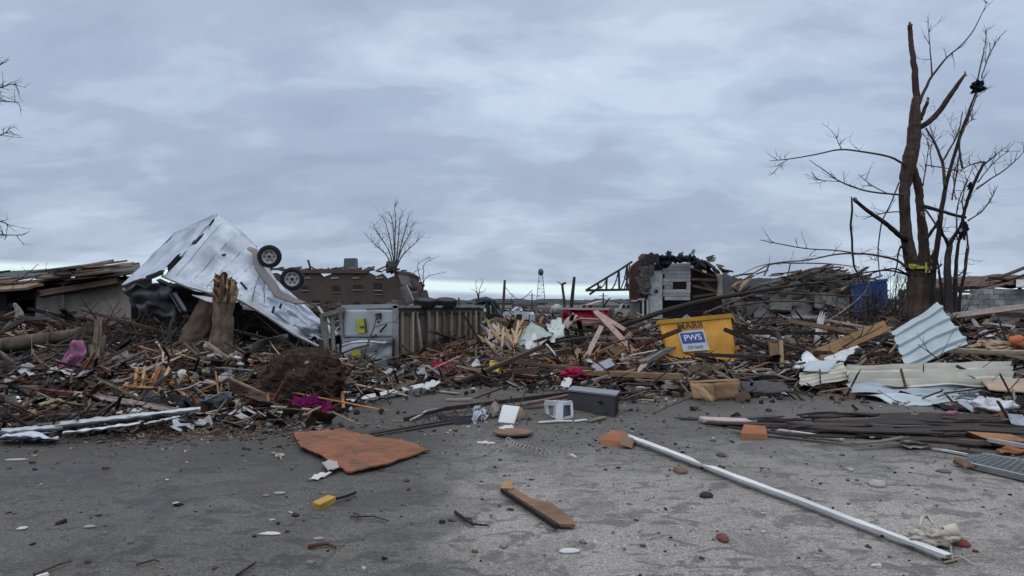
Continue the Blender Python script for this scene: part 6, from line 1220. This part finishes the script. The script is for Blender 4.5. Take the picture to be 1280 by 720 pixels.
# crushed white cup/bag lower right
t = thing('crumpled_bag', G(1168, 668), 'crumpled cream-white paper bag on the asphalt near the bottom right', 'bag')
mb = MB((.55, .5, .42)); mb.blob(G(1166, 672, .055), (.135, .07, .055), 5, .7, 2.2, 34, 22, flat=-.05); mb.build('bag', 'card', t, True)
mb = MB((.6, .55, .47)); mb.tube([G(1150, 660, .09), G(1152, 648, .12), G(1160, 646, .13), G(1166, 655, .12)], [.012, .014, .012, .008], 8); mb.build('twisted_handle', 'card', t, True)
mb = MB((.6, .54, .46)); mb.lathe(G(1190, 664, .06), (1, -.2, .2), [(.035, -.05), (.05, .03), (.042, .03), (.03, -.05)], 16); mb.build('open_mouth', 'card', t, True)
chip((1200, 681, 10, 4), .03, (.2, .06, .05), 'dark red scrap right behind the crumpled cream bag', 'red_scrap'); stick((1183, 668), (1192, 702), .007, (.36, .32, .26), 'thin straw-coloured stalk below the crumpled cream bag'); stick((1180, 703), (1245, 697), .006, (.33, .3, .22), 'long thin straw stalk at the near tip of the white post'); stick((1186, 696), (1215, 704), .009, (.42, .4, .35), 'knotted straw wisp at the near tip of the white post')
chip((1150, 677, 16, 4), .004, (.06, .045, .04), 'dark damp leaf litter beside the crumpled cream bag', 'leaf_litter', 'leaves')
# --- centre heap pieces
board('plank', P(744, 389, 17.0), P(797, 446, 14.6), .13, .06, (.5, .34, .28), 'long pale pinkish board slanting down to the right through the middle heap', 'board', up=(0, -1, .3)); board('plank', P(745, 390, 17.1), P(782, 413, 16.4), .1, .05, (.62, .45, .42), 'short pink-white board sharing its top with the long pinkish board', 'board', up=(0, -1, .3))
board('plank', P(752, 408, 15.6), P(729, 454, 14.4), .11, .05, (.42, .33, .27), 'pale board leaning left in the middle heap', 'board', up=(0, -1, .3)); board('plank', P(724, 436, 15), P(712, 462, 14.2), .12, .05, (.36, .25, .17), 'shorter board parallel to and left of the pale leaning board', 'board', up=(0, -1, .3))
sheetobj('weathered_boarding', (P(701, 410, 18), P(716, 392, 18.5), P(722, 396, 18.3), P(710, 412, 17.5)), 'pinkish weathered panel leaning against the left end of the red container', 'panel', (.42, .34, .34), 'wood', 8, 6, .04, .03)
rr = random.Random(5)
for k in range(24):
    x = 606+rr.uniform(0, 44); y = 446-rr.uniform(0, 16); a = rr.uniform(-.9, .9)-.0; ln = rr.uniform(20, 46); d = 16.2+rr.uniform(-.6, .6)
    sd = ['far left', 'left', 'middle', 'right'][min(3, int((x-608)/11))]; ti = 'leaning left' if a < -.25 else ('leaning right' if a > .25 else 'standing upright')
    board('splintered_board', P(x, y, d), P(x+ln*math.sin(a), y-ln*math.cos(a), d+.5), .055, .03, rr.choice([(.55, .36, .18), (.5, .4, .28), (.6, .46, .3), (.45, .28, .14)]), 'fresh yellow splintered board %s, %s in the bright cluster' % (ti, sd), 'board', up=(0, -1, .2), jag=.2, group='yellow splintered boards in the middle heap')
sheetobj('green_grey_sheet', (P(641, 432, 16.6), P(664, 402, 17.5), P(692, 420, 16.8), P(660, 440, 16)), 'pale green-grey triangular sheet left of the red container', 'sheet', (.36, .42, .4), 'metal', 14, 10, .01, .08, seed=41)
sheetobj('white_sheet', (P(655, 432, 16.1), P(668, 416, 16.4), P(676, 434, 16), P(661, 440, 15.8)), 'small white tent-shaped sheet in the middle heap', 'sheet', (.62, .63, .63), 'paint', 8, 8, .01, .05, seed=43)
sheetobj('clear_plastic', (P(682, 404, 18), P(702, 398, 18), P(706, 420, 17), P(688, 428, 16.5)), 'pale greenish plastic sheeting left of the leaning pinkish panel', 'sheet', (.5, .56, .52), 'plastic', 12, 10, .01, .1, seed=44)
board('white_strut', P(607, 410, 17.5), P(628, 442, 16), .07, .04, (.6, .6, .64), 'thin white metal strut slanting down right of the lying trailer', 'strut', mat='metal', up=(0, -1, 0)); board('white_strut', P(616, 405, 17.6), P(640, 438, 16), .07, .04, (.55, .55, .6), 'second thin white strut parallel to another right of the lying trailer', 'strut', mat='metal', up=(0, -1, 0)); board('white_strut', P(600, 405, 17.5), P(622, 425, 17), .05, .03, (.4, .4, .45), 'shorter grey strut behind the two white struts', 'strut', mat='metal', up=(0, -1, 0))
mb = MB((.68, .52, .12)); mb.prism([P(612, 463, 13.6), P(623, 465, 13.5), P(625, 453, 13.7), P(612, 451, 13.8)], (.03, .18, 0)); tag(mb.build('yellow_carton', 'card'), 'small yellow carton at the foot of the splinter cluster', 'carton')
mb = MB((.4, .025, .08)); mb.blob(P(717, 467, 12.6), (.2, .14, .09), 6, .7, 2.2, 26, 16); tag(mb.build('pink_cloth', 'cloth', smooth=True), 'crumpled hot pink cloth in front of the middle heap', 'cloth')
mb = MB((.3, .02, .06)); mb.sheet(lambda u, v: P(540+u*30, 452+v*11+3*nz((u*6, v*3, 2)), 14.6-.3*v+.08*nz((u*9, v*6, 2))), 20, 8, .01); tag(mb.build('crimson_cloth', 'cloth', smooth=True), 'dark crimson cloth lying along the foot of the trailer underside', 'cloth')
sheetobj('white_paper', (P(706, 472, 12.4), P(716, 473, 12.4), P(712, 485, 12.1), P(699, 483, 12.1)), 'white paper sheet just below the hot pink cloth', 'paper', (.68, .66, .67), 'card', 6, 6, .004, .02)
sheetobj('brown_sheet', (P(756, 438, 14.6), P(772, 430, 15), P(792, 452, 14.2), P(768, 452, 13.8)), 'olive brown panel lying under the long pinkish board', 'panel', (.16, .11, .06), 'wood', 12, 8, .02, .05)
board('white_batten', P(726, 479, 11.9), P(794, 462, 13.2), .05, .03, (.4, .34, .3), 'long thin pale batten slanting up right before the middle heap', 'batten'); board('grey_scrap', P(742, 462, 12.8), P(766, 452, 13.2), .18, .03, (.3, .3, .36), 'bluish grey sheet scrap right of the hot pink cloth', 'scrap', mat='metal', up=(0, -1, .6))
board('beam', P(560, 470, 14.2), P(735, 434, 15.6), .12, .14, (.1, .065, .05), 'long dark brown beam rising right along the front of the middle heap', 'beam', up=(0, -1, 0)); board('beam', P(600, 480, 13.6), P(668, 455, 14.2), .1, .12, (.09, .06, .05), 'short dark beam under the long dark brown beam', 'beam', up=(0, -1, 0)); board('beam', P(640, 465, 13.4), P(735, 456, 13.6), .1, .08, (.16, .1, .08), 'reddish brown beam lying level behind the hot pink cloth', 'beam', up=(0, -1, 0))
for (x, y, d, s_, lab) in [(793, 492, 11.6, .22, 'broken grey concrete lump right of the charcoal cabinet'), (815, 500, 11.2, .2, 'second concrete lump right of the charcoal cabinet, nearer the road'), (838, 488, 11.7, .18, 'small tan concrete lump left of the cardboard box'), (678, 462, 13, .13, 'pale plaster chunk left of the hot pink cloth'), (776, 505, 10.8, .13, 'small dark lump touching the right end of the cabinet')]:
    mb = MB((.2, .18, .15)); mb.blob(P(x, y, d), (s_, s_*.8, s_*.5), x, .6, 1.6, 14, 9); tag(mb.build('concrete_lump', 'masonry'), lab, 'rubble')
sheetobj('grey_membrane', (P(800, 505, 11), P(880, 502, 11.2), P(895, 513, 10.2), P(785, 520, 9.9)), 'grey-brown carpet-like sheet on the ground left of the cardboard box', 'sheet', (.12, .11, .1), 'cloth', 24, 8, .01, .06, 4, 51)
board('dark_lath', P(570, 478, 13.2), P(640, 483, 12.4), .05, .03, (.05, .04, .035), 'dark lath across the road behind the bar joist', 'lath'); board('tan_lath', G(556, 500, .02), G(590, 499, .03), .07, .03, (.42, .34, .28), 'short tan lath on the road behind the bar joist', 'lath'); board('pale_lath', G(548, 489, .02), G(574, 492, .03), .1, .02, (.4, .38, .36), 'short pale board just right of the white flashing', 'board')
board('dark_lath', P(500, 462, 13.6), P(530, 470, 13.3), .1, .06, (.04, .035, .033), 'black bent bar before the frame of the lying trailer', 'bar', mat='rustmetal'); mb = MB((.02, .02, .022)); mb.tube([P(452, 440, 15.1), P(458, 446, 14.9), P(466, 458, 14.5), P(480, 470, 14.0)], [.03, .05, .05, .04], 8); tag(mb.build('black_hose', 'rubber', smooth=True), 'thick black hose hanging out of the crushed lower trailer door', 'hose')
# --- left pieces
t = thing('splinter_fan', P(188, 480, 10.6), 'fan of bright orange split lumber before the leaning dark trunk', 'split lumber')
rr = random.Random(9)
for k in range(13):
    x0 = 166+k*4.0+rr.uniform(-2, 2); y0 = 498+rr.uniform(-3, 3); lean = rr.uniform(4, 22); x1 = x0+lean; y1 = y0-rr.uniform(24, 44)
    mb = MB(rr.choice([(.52, .27, .12), (.45, .2, .09), (.58, .34, .18)])); mb.plank(P(x0, y0, 10.4), P(x1, y1, 10.8), .045, .03, up=(0, -1, .2), jag=.12, strips=2); mb.build('splinter', 'wood', t)
board('red_beam', P(18, 485, 10.2), P(93, 493, 9.8), .07, .09, (.16, .04, .03), 'dark red painted beam lying across the left foreground', 'beam', mat='paint', up=(0, -1, 0)); board('pink_pole', P(93, 492, 9.75), P(170, 504, 9.3), .07, .05, (.55, .42, .38), 'long pale pinkish board continuing right from the dark red beam', 'board', up=(0, -1, .4)); board('pink_pole', P(168, 504, 9.3), P(242, 517, 9.0), .07, .05, (.5, .4, .37), 'pale pinkish board whose right end meets the white gutter', 'board', up=(0, -1, .4))
for (a, b, w_, lab, c) in [((0, 543, 8.3), (80, 537, 8.6), .1, 'white gutter section at far left behind the white bag', (.5, .52, .55)), ((72, 536, 8.6), (190, 523, 9.0), .13, 'crumpled grey-white gutter section right of the white bag', (.5, .52, .54)), ((78, 543, 8.3), (175, 531, 8.7), .05, 'thin white trim running below the crumpled gutter', (.66, .68, .72)), ((160, 524, 8.9), (250, 514, 9.2), .09, 'white gutter section whose split right end reaches the mud', (.6, .62, .63)), ((180, 531, 8.7), (225, 522, 8.9), .04, 'thin trim piece below the split gutter end', (.5, .5, .52))]:
    mb = MB(c); a = (a[0], a[1], a[2]-.75); b = (b[0], b[1], b[2]-.75); A_, B_ = P(*a), P(*b); x = (B_-A_).normalized(); y = Vector((0, 0, 1)).cross(x)
    mb.sheet(lambda u, v: A_.lerp(B_, u)+y*((v-.5)*w_*2)+Vector((0, 0, .5*w_*(2*v-1)**2+.02*nz((u*9, v*3, a[0])))), 24, 6, .006); tag(mb.build('gutter', 'metal', smooth=True), lab, 'gutter')
mb = MB((.62, .66, .74)); mb.sheet(lambda u, v: P(0+u*73, 548-v*14*math.sin(min(u*1.15, 1)*PI)**.6+3*(1-u)*0+4*math.sin(u*PI), 7.7-.25*math.sin(v*PI))+Vector((0, -.04*nz((u*7, v*5, 3)), .035*nz((u*6, v*6, 4)))), 40, 16, .005); tag(mb.build('plastic_bag', 'cloth', smooth=True), 'flattened bluish white plastic bag at the far left road edge', 'bag')
def cloth_fn(u, v):
    lft = [(96, 425), (82, 448), (70, 468), (66, 480)]; rgt = [(102, 426), (107, 442), (98, 460), (82, 480)]
    a = pl([P(x, y, 11.6) for x, y in lft], v); b = pl([P(x, y, 11.5) for x, y in rgt], v)
    return a.lerp(b, u)+Vector((0, -.14*math.sin(u*PI)-.05*math.sin(u*11+v*4)-.06*nz((u*5, v*6, 2)), .02*nz((u*4, v*4, 2))))
mb = MB((.5, .2, .34)); mb.sheet(cloth_fn, 24, 30, .006); tag(mb.build('magenta_cloth', 'cloth', smooth=True), 'dusty pink-magenta cloth draped over the log beside the pale stump', 'cloth')
mb = MB((.5, .48, .52)); mb.sheet(crumple(quadf(P(62, 462, 11.2), P(74, 458, 11.3), P(58, 486, 10.8), P(40, 482, 10.9)), .06, 4, 3), 14, 14, .006); tag(mb.build('white_wrap', 'cloth', smooth=True), 'white and blue crumpled wrap under the dusty pink cloth', 'wrap')
mb = MB((.2, .012, .10)); mb.blob(P(387, 514, 9.5), (.27, .12, .19), 21, .5, 2.8, 60, 40, flat=-.17); tag(mb.build('magenta_netting', 'cloth'), 'bright magenta crumpled netting below the root ball', 'netting')
board('plank', P(346, 528, 9.2), P(403, 486, 10.1), .05, .05, (.26, .16, .12), 'thin brown stick leaning over the left of the magenta netting', 'stick', up=(0, -1, 0)); board('plank', P(404, 528, 9.2), P(412, 512, 9.5), .08, .03, (.38, .24, .15), 'short tan slat at the right side of the magenta netting', 'slat', up=(0, -1, 0))
board('plank', P(309, 493, 10.0), P(349, 503, 9.7), .26, .06, (.17, .085, .05), 'flat red-brown board left of the root ball', 'board', up=(0, -.6, 1)); board('plank', P(277, 468, 12), P(335, 468, 11.9), .09, .06, (.42, .22, .12), 'straight orange-tan lath right of the speared trunk foot', 'lath', up=(0, -1, .3))
mb = MB((.48, .45, .44)); mb.tube([P(206, 490, 10), P(212, 503, 9.6), P(235, 516, 9.2), P(275, 518, 9.1), (P(312, 508, 9.4)), P(345, 528, 9.0)], .012, 6); mb.tube([P(206, 490, 10), P(235, 485, 10), P(250, 478, 10.4), P(262, 479, 10.4), P(290, 471, 10.8)], .012, 6); tag(mb.build('white_cable', 'rubber', smooth=True), 'loop of dirty white cable before the two trunks', 'cable')
mb = MB((.35, .27, .18)); mb.blob(P(68, 507, 9.3), (.16, .12, .1), 31, .5, 2, 16, 10); tag(mb.build('foam_block', 'cloth'), 'yellowish foam lump below the dark red beam', 'foam'); mb = MB((.62, .56, .55)); mb.blob(P(150, 518, 9.0), (.06, .05, .05), 32, .4, 2, 12, 8); tag(mb.build('pale_stone', 'masonry'), 'pale round stone above the crumpled gutter', 'stone')
for (q, lab, c, m) in [(((2, 492), (20, 490), (18, 496), (2, 497), 10.0), 'flat pale board end at far left', (.5, .46, .43), 'wood'), (((0, 512), (16, 515), (10, 521), (0, 520), 9.2), 'grey-white scrap at the far left edge above the white bag', (.55, .55, .58), 'cloth'), (((28, 497), (42, 492), (40, 502), (26, 502), 9.8), 'brown-pink board scrap at far left under the red beam', (.4, .28, .24), 'wood'), (((285, 470), (300, 478), (305, 495), (290, 500), 10.6), 'brown torn slab between the speared trunk and flat red-brown board', (.12, .065, .045), 'wood'), (((296, 440), (345, 450), (340, 465), (300, 462), 13.5), 'mottled grey stone-coloured tarp right of the speared trunk', (.16, .15, .14), 'cloth')]:
    d = q[4]; sheetobj('scrap_sheet', tuple(P(x, y, d) for x, y in q[:4]), lab, 'scrap', c, m, 8, 6, .02, .03, seed=q[0][0]+3)
mb = MB((.5, .49, .48)); mb.blob(P(259, 433, 14.0), (.07, .06, .09), 35, .4); tag(mb.build('white_lump', 'cloth'), 'small white lump caught between the two trunks', 'lump')
# two poles and posts near lying trailer
sheetobj('dark_slab', (P(0, 0, 1), P(0, 0, 1), P(0, 0, 1), P(0, 0, 1)), '', '', (0, 0, 0)) if False else None
# ================================================================ the countable debris: every board, branch, lump and sheet its own object
random.seed(1234); RR = random.Random(99)
WC = {'pale': (.4, .32, .24), 'tan': (.3, .2, .12), 'brown': (.11, .072, .052), 'dark': (.05, .037, .032), 'grey': (.17, .165, .165), 'red-brown': (.15, .06, .04), 'whitish': (.5, .49, .48)}
def proto_board(c, ln, wd, th):
    mb = MB(c); mb.plank((-ln/2, 0, 0), (ln/2, 0, 0), wd, th, jag=.12+ln*.12, strips=RR.choice([2, 3])); return mb.mesh('broken_board', 'wood')
def proto_branch(ln, r, k):
    mb = MB((.085, .067, .06)); pts = [Vector((-ln/2, 0, 0))]; d = Vector((1, 0, 0)); rr = random.Random(k)
    for i in range(6): d = (d+Vector((0, rr.gauss(0, .16), rr.gauss(0, .16)))).normalized(); pts.append(pts[-1]+d*ln/6)
    mb.tube(pts, [r*(1-.12*i) for i in range(7)], 6); shoots(mb, pts, 5, ln*.4, r*.4, k, .3, 2, (.1, .08, .07)); return mb.mesh('broken_branch', 'twig')
def proto_chunk(k, c):
    mb = MB(c); rr = random.Random(k); L_, W_, H_ = rr.uniform(.1, .3), rr.uniform(.08, .2), rr.uniform(.05, .14)
    pts = [Vector((x*L_/2*rr.uniform(.7, 1.1), y*W_/2*rr.uniform(.7, 1.1), -H_/2)) for x, y in ((-1, -1), (1, -1), (1.1, .2), (1, 1), (-1, 1), (-1.1, .1))]
    top = [p*rr.uniform(.7, .95) for p in pts]
    for q in top: q.z = H_/2*rr.uniform(.5, 1.1)
    mb.v += pts+top; n = 6; mb.face(range(n-1, -1, -1)); mb.face(range(n, 2*n))
    for i in range(n): mb.face((i, (i+1) % n, n+(i+1) % n, n+i))
    return mb.mesh('masonry_lump', 'masonry')
def proto_sheet(k, c, mat, s_):
    mb = MB(c); rr = random.Random(k); w_, h_ = s_*rr.uniform(.6, 1.2), s_*rr.uniform(.4, .9)
    mb.sheet(lambda u, v: Vector(((u-.5)*w_*(1-.3*v*rr_[0]), (v-.5)*h_*(1-.4*u*rr_[1]), s_*.22*nz((u*2.2, v*2.2, k*1.3))+s_*.07*nz((u*6, v*6, k)))), 9, 7, .008); return mb.mesh('sheet', mat)
rr_ = (.8, .7)
boards = {c: [proto_board(WC[c], RR.uniform(.5, 1.9), RR.uniform(.05, .17), RR.uniform(.02, .05)) for _ in range(6)] for c in WC}
branches = [proto_branch(RR.uniform(.8, 2.2), RR.uniform(.012, .035), k) for k in range(12)]
chunks = {'grey': [proto_chunk(k, (.2, .195, .19)) for k in range(5)], 'brick-red': [proto_chunk(k+9, (.15, .06, .045)) for k in range(4)], 'pale': [proto_chunk(k+20, (.45, .43, .42)) for k in range(4)], 'dark': [proto_chunk(k+30, (.05, .045, .042)) for k in range(4)]}
sheets = {'white': [proto_sheet(k, (.58, .58, .6), 'paint', .5) for k in range(5)], 'blue-grey': [proto_sheet(k+10, (.32, .35, .4), 'metal', .6) for k in range(5)], 'black': [proto_sheet(k+20, (.02, .02, .022), 'roofing', .7) for k in range(5)], 'tan': [proto_sheet(k+30, (.3, .2, .12), 'card', .5) for k in range(4)], 'dull grey': [proto_sheet(k+40, (.15, .145, .14), 'roofing', .7) for k in range(4)]}
ZN = [(-999, 60, 'below the dark opening'), (60, 150, 'near the splintered stump'), (150, 230, 'left of the leaning trunk'), (230, 330, 'under the silver trailer'), (330, 430, 'round the root ball'), (430, 500, 'below the trailer doors'), (500, 600, 'below the trailer underside'), (600, 660, 'by the bright splinter cluster'), (660, 730, 'before the red container'), (730, 800, 'under the pinkish board'), (800, 860, 'at the dumpster left half'), (860, 940, 'at the dumpster right half'), (940, 1010, 'by the tan stake'), (1010, 1070, 'by the long tan plank'), (1070, 1130, 'below the blue container'), (1130, 1200, 'round the snapped tree foot'), (1200, 1250, 'below the grey block wall'), (1250, 3000, 'near the orange bundle')]
def zone(px, D):
    z = [s_ for a, b, s_ in ZN if a <= px < b][0]; fr = float(np.interp(px, FR_X, FR_D)); e = D-fr
    return z, ('at the road edge' if e < 1.0 else 'at the front' if e < 2.6 else 'midway back' if e < 6 else 'far back')
def drop(nm, me, px, D, lift, tilt, lab, cat, grp, yaw=None, sc=1.0):
    x = (px-640)*D/F; o = bpy.data.objects.new(nm, me); COL.objects.link(o); g = max(hgt(x, D), 0)
    o.rotation_euler = (RR.gauss(0, tilt*.5), RR.gauss(0, tilt), RR.uniform(0, 2*PI) if yaw is None else yaw); o.location = (x, D, g+lift); o.scale = (sc,)*3
    return tag(o, lab, cat, grp)
def pick(back, dmin=.3):
    while True:
        px = RR.uniform(-30, 1310); fr = float(np.interp(px, FR_X, FR_D)); D = fr+dmin+min(RR.expovariate(1/back), 26)
        if not (805 < px < 935 and 13.4 < D < 17.2) and not (330 < px < 425 and D < 10.6): return px, D
def tilt_word(o):
    a = abs(o.rotation_euler.y) % PI; return 'steeply tilted' if a > .42 else 'slanting' if a > .16 else 'flat-lying'
def lng(me):
    L_ = max(v.co.x for v in me.vertices)-min(v.co.x for v in me.vertices); return 'long' if L_ > 1.35 else 'mid-length' if L_ > .85 else 'short'
for k in range(300):
    px, D = pick(4.5); c = RR.choices(list(WC), [2.4, 3.2, 4, 4.5, 2.5, 1.4, 1.6])[0]; me = RR.choice(boards[c]); s_ = (D/13)**.35*RR.uniform(.6, 1.1)
    o = drop('broken_board', me, px, D, .06+RR.uniform(0, .12), .30, '', 'board', None, sc=s_)
    z, dp = zone(px, D); o['label'] = '%s %s %s board %s, %s' % (lng(me), tilt_word(o), c, dp, z); o['group'] = 'broken boards in the wreckage'
for k in range(170):
    px, D = pick(5.5) if k > 70 else (RR.uniform(90, 230), RR.uniform(12, 18)); j = RR.randrange(12); o = drop('broken_branch', branches[j], px, D, .08+RR.uniform(0, .2), .35, '', 'branch', None, sc=RR.uniform(.7, 1.2))
    z, dp = zone(px, D); o['label'] = '%s brown twiggy branch %s, %s' % (tilt_word(o), dp, z); o['group'] = 'broken branches in the wreckage'
for k in range(190):
    px, D = pick(3.5, .0); c = RR.choices(list(chunks), [3, 2, 2, 3])[0]; o = drop('masonry_lump', RR.choice(chunks[c]), px, D, .03+RR.uniform(0, .06), .5, '', 'rubble', None, sc=RR.uniform(.5, 1.3)*(D/12)**.4)
    z, dp = zone(px, D); o['label'] = '%s %s masonry lump %s, %s' % ('big' if o.scale[0] > .9 else 'small', c, dp, z); o['group'] = 'lumps of masonry in the wreckage'
for k in range(150):
    px, D = pick(4.5, .2); c = RR.choices(list(sheets), [2, 2, 3, 1.5, 2.5])[0]; o = drop('torn_sheet', RR.choice(sheets[c]), px, D, .07+RR.uniform(0, .1), .4, '', 'sheet', None, sc=RR.uniform(.4, 1.1)*(D/13)**.4)
    z, dp = zone(px, D); o['label'] = '%s crumpled %s sheet %s, %s' % ('large' if o.scale[0] > .8 else 'small', c, dp, z); o['group'] = 'crumpled sheets in the wreckage'

for k in range(84):
    px = RR.choice([RR.uniform(0, 330), RR.uniform(560, 830), RR.uniform(920, 1280)]); D = RR.uniform(12.5, 25); c = RR.choices(list(WC), [1.6, 2.2, 4, 5, 2, 2, .8])[0]; ln = RR.uniform(2.0, 4.2)
    mb = MB(WC[c]); mb.plank((-ln/2, 0, 0), (ln/2, 0, 0), RR.uniform(.08, .2), RR.uniform(.04, .1), jag=.3)
    o = drop('long_timber', mb.mesh('long_timber', 'wood'), px, D, .2+RR.uniform(0, .25), .16, '', 'timber', None)
    z, dp = zone(px, D); o['label'] = 'very long %s timber %s, %s' % (c, dp, z); o['group'] = 'long timbers in the wreckage'
# labels told apart by their order from left to right where nothing else differs
by = {}
for o in COL.objects:
    if o.get('category') and o.parent is None: by.setdefault(o['label'], []).append(o)
ORD = ['leftmost', 'second', 'third', 'fourth', 'fifth', 'sixth', 'seventh', 'eighth', 'ninth', 'tenth', 'eleventh', 'twelfth', 'thirteenth', 'fourteenth']
for lab, os_ in by.items():
    if len(os_) > 1:
        os_.sort(key=lambda o: o.location.x/o.location.y)
        for i, o in enumerate(os_):
            o['label'] = ('rightmost ' if i == len(os_)-1 else ORD[min(i, 13)]+' ' if i == 0 else ORD[min(i, 13)]+' from left ')+lab

# ---------------------------------------------------------------- thin air haze over the whole place
m = bpy.data.materials.new('air'); m.use_nodes = True; t = m.node_tree; t.nodes.clear()
o_ = N(t, 'ShaderNodeOutputMaterial'); pv = N(t, 'ShaderNodeVolumePrincipled'); pv.inputs['Color'].default_value = (.8, .88, 1, 1); pv.inputs['Density'].default_value = .0005; pv.inputs['Anisotropy'].default_value = .2
L(t, pv.outputs[0], o_.inputs['Volume'])
mb = MB(); mb.prism([(-1300, -1300, -1.2), (1300, -1300, -1.2), (1300, 1300, -1.2), (-1300, 1300, -1.2)], (0, 0, 17)); me = mb.mesh('haze', m); ho = bpy.data.objects.new('haze', me); COL.objects.link(ho); struct(ho, 'stuff', 'thin pale air haze over the whole place', 'haze')
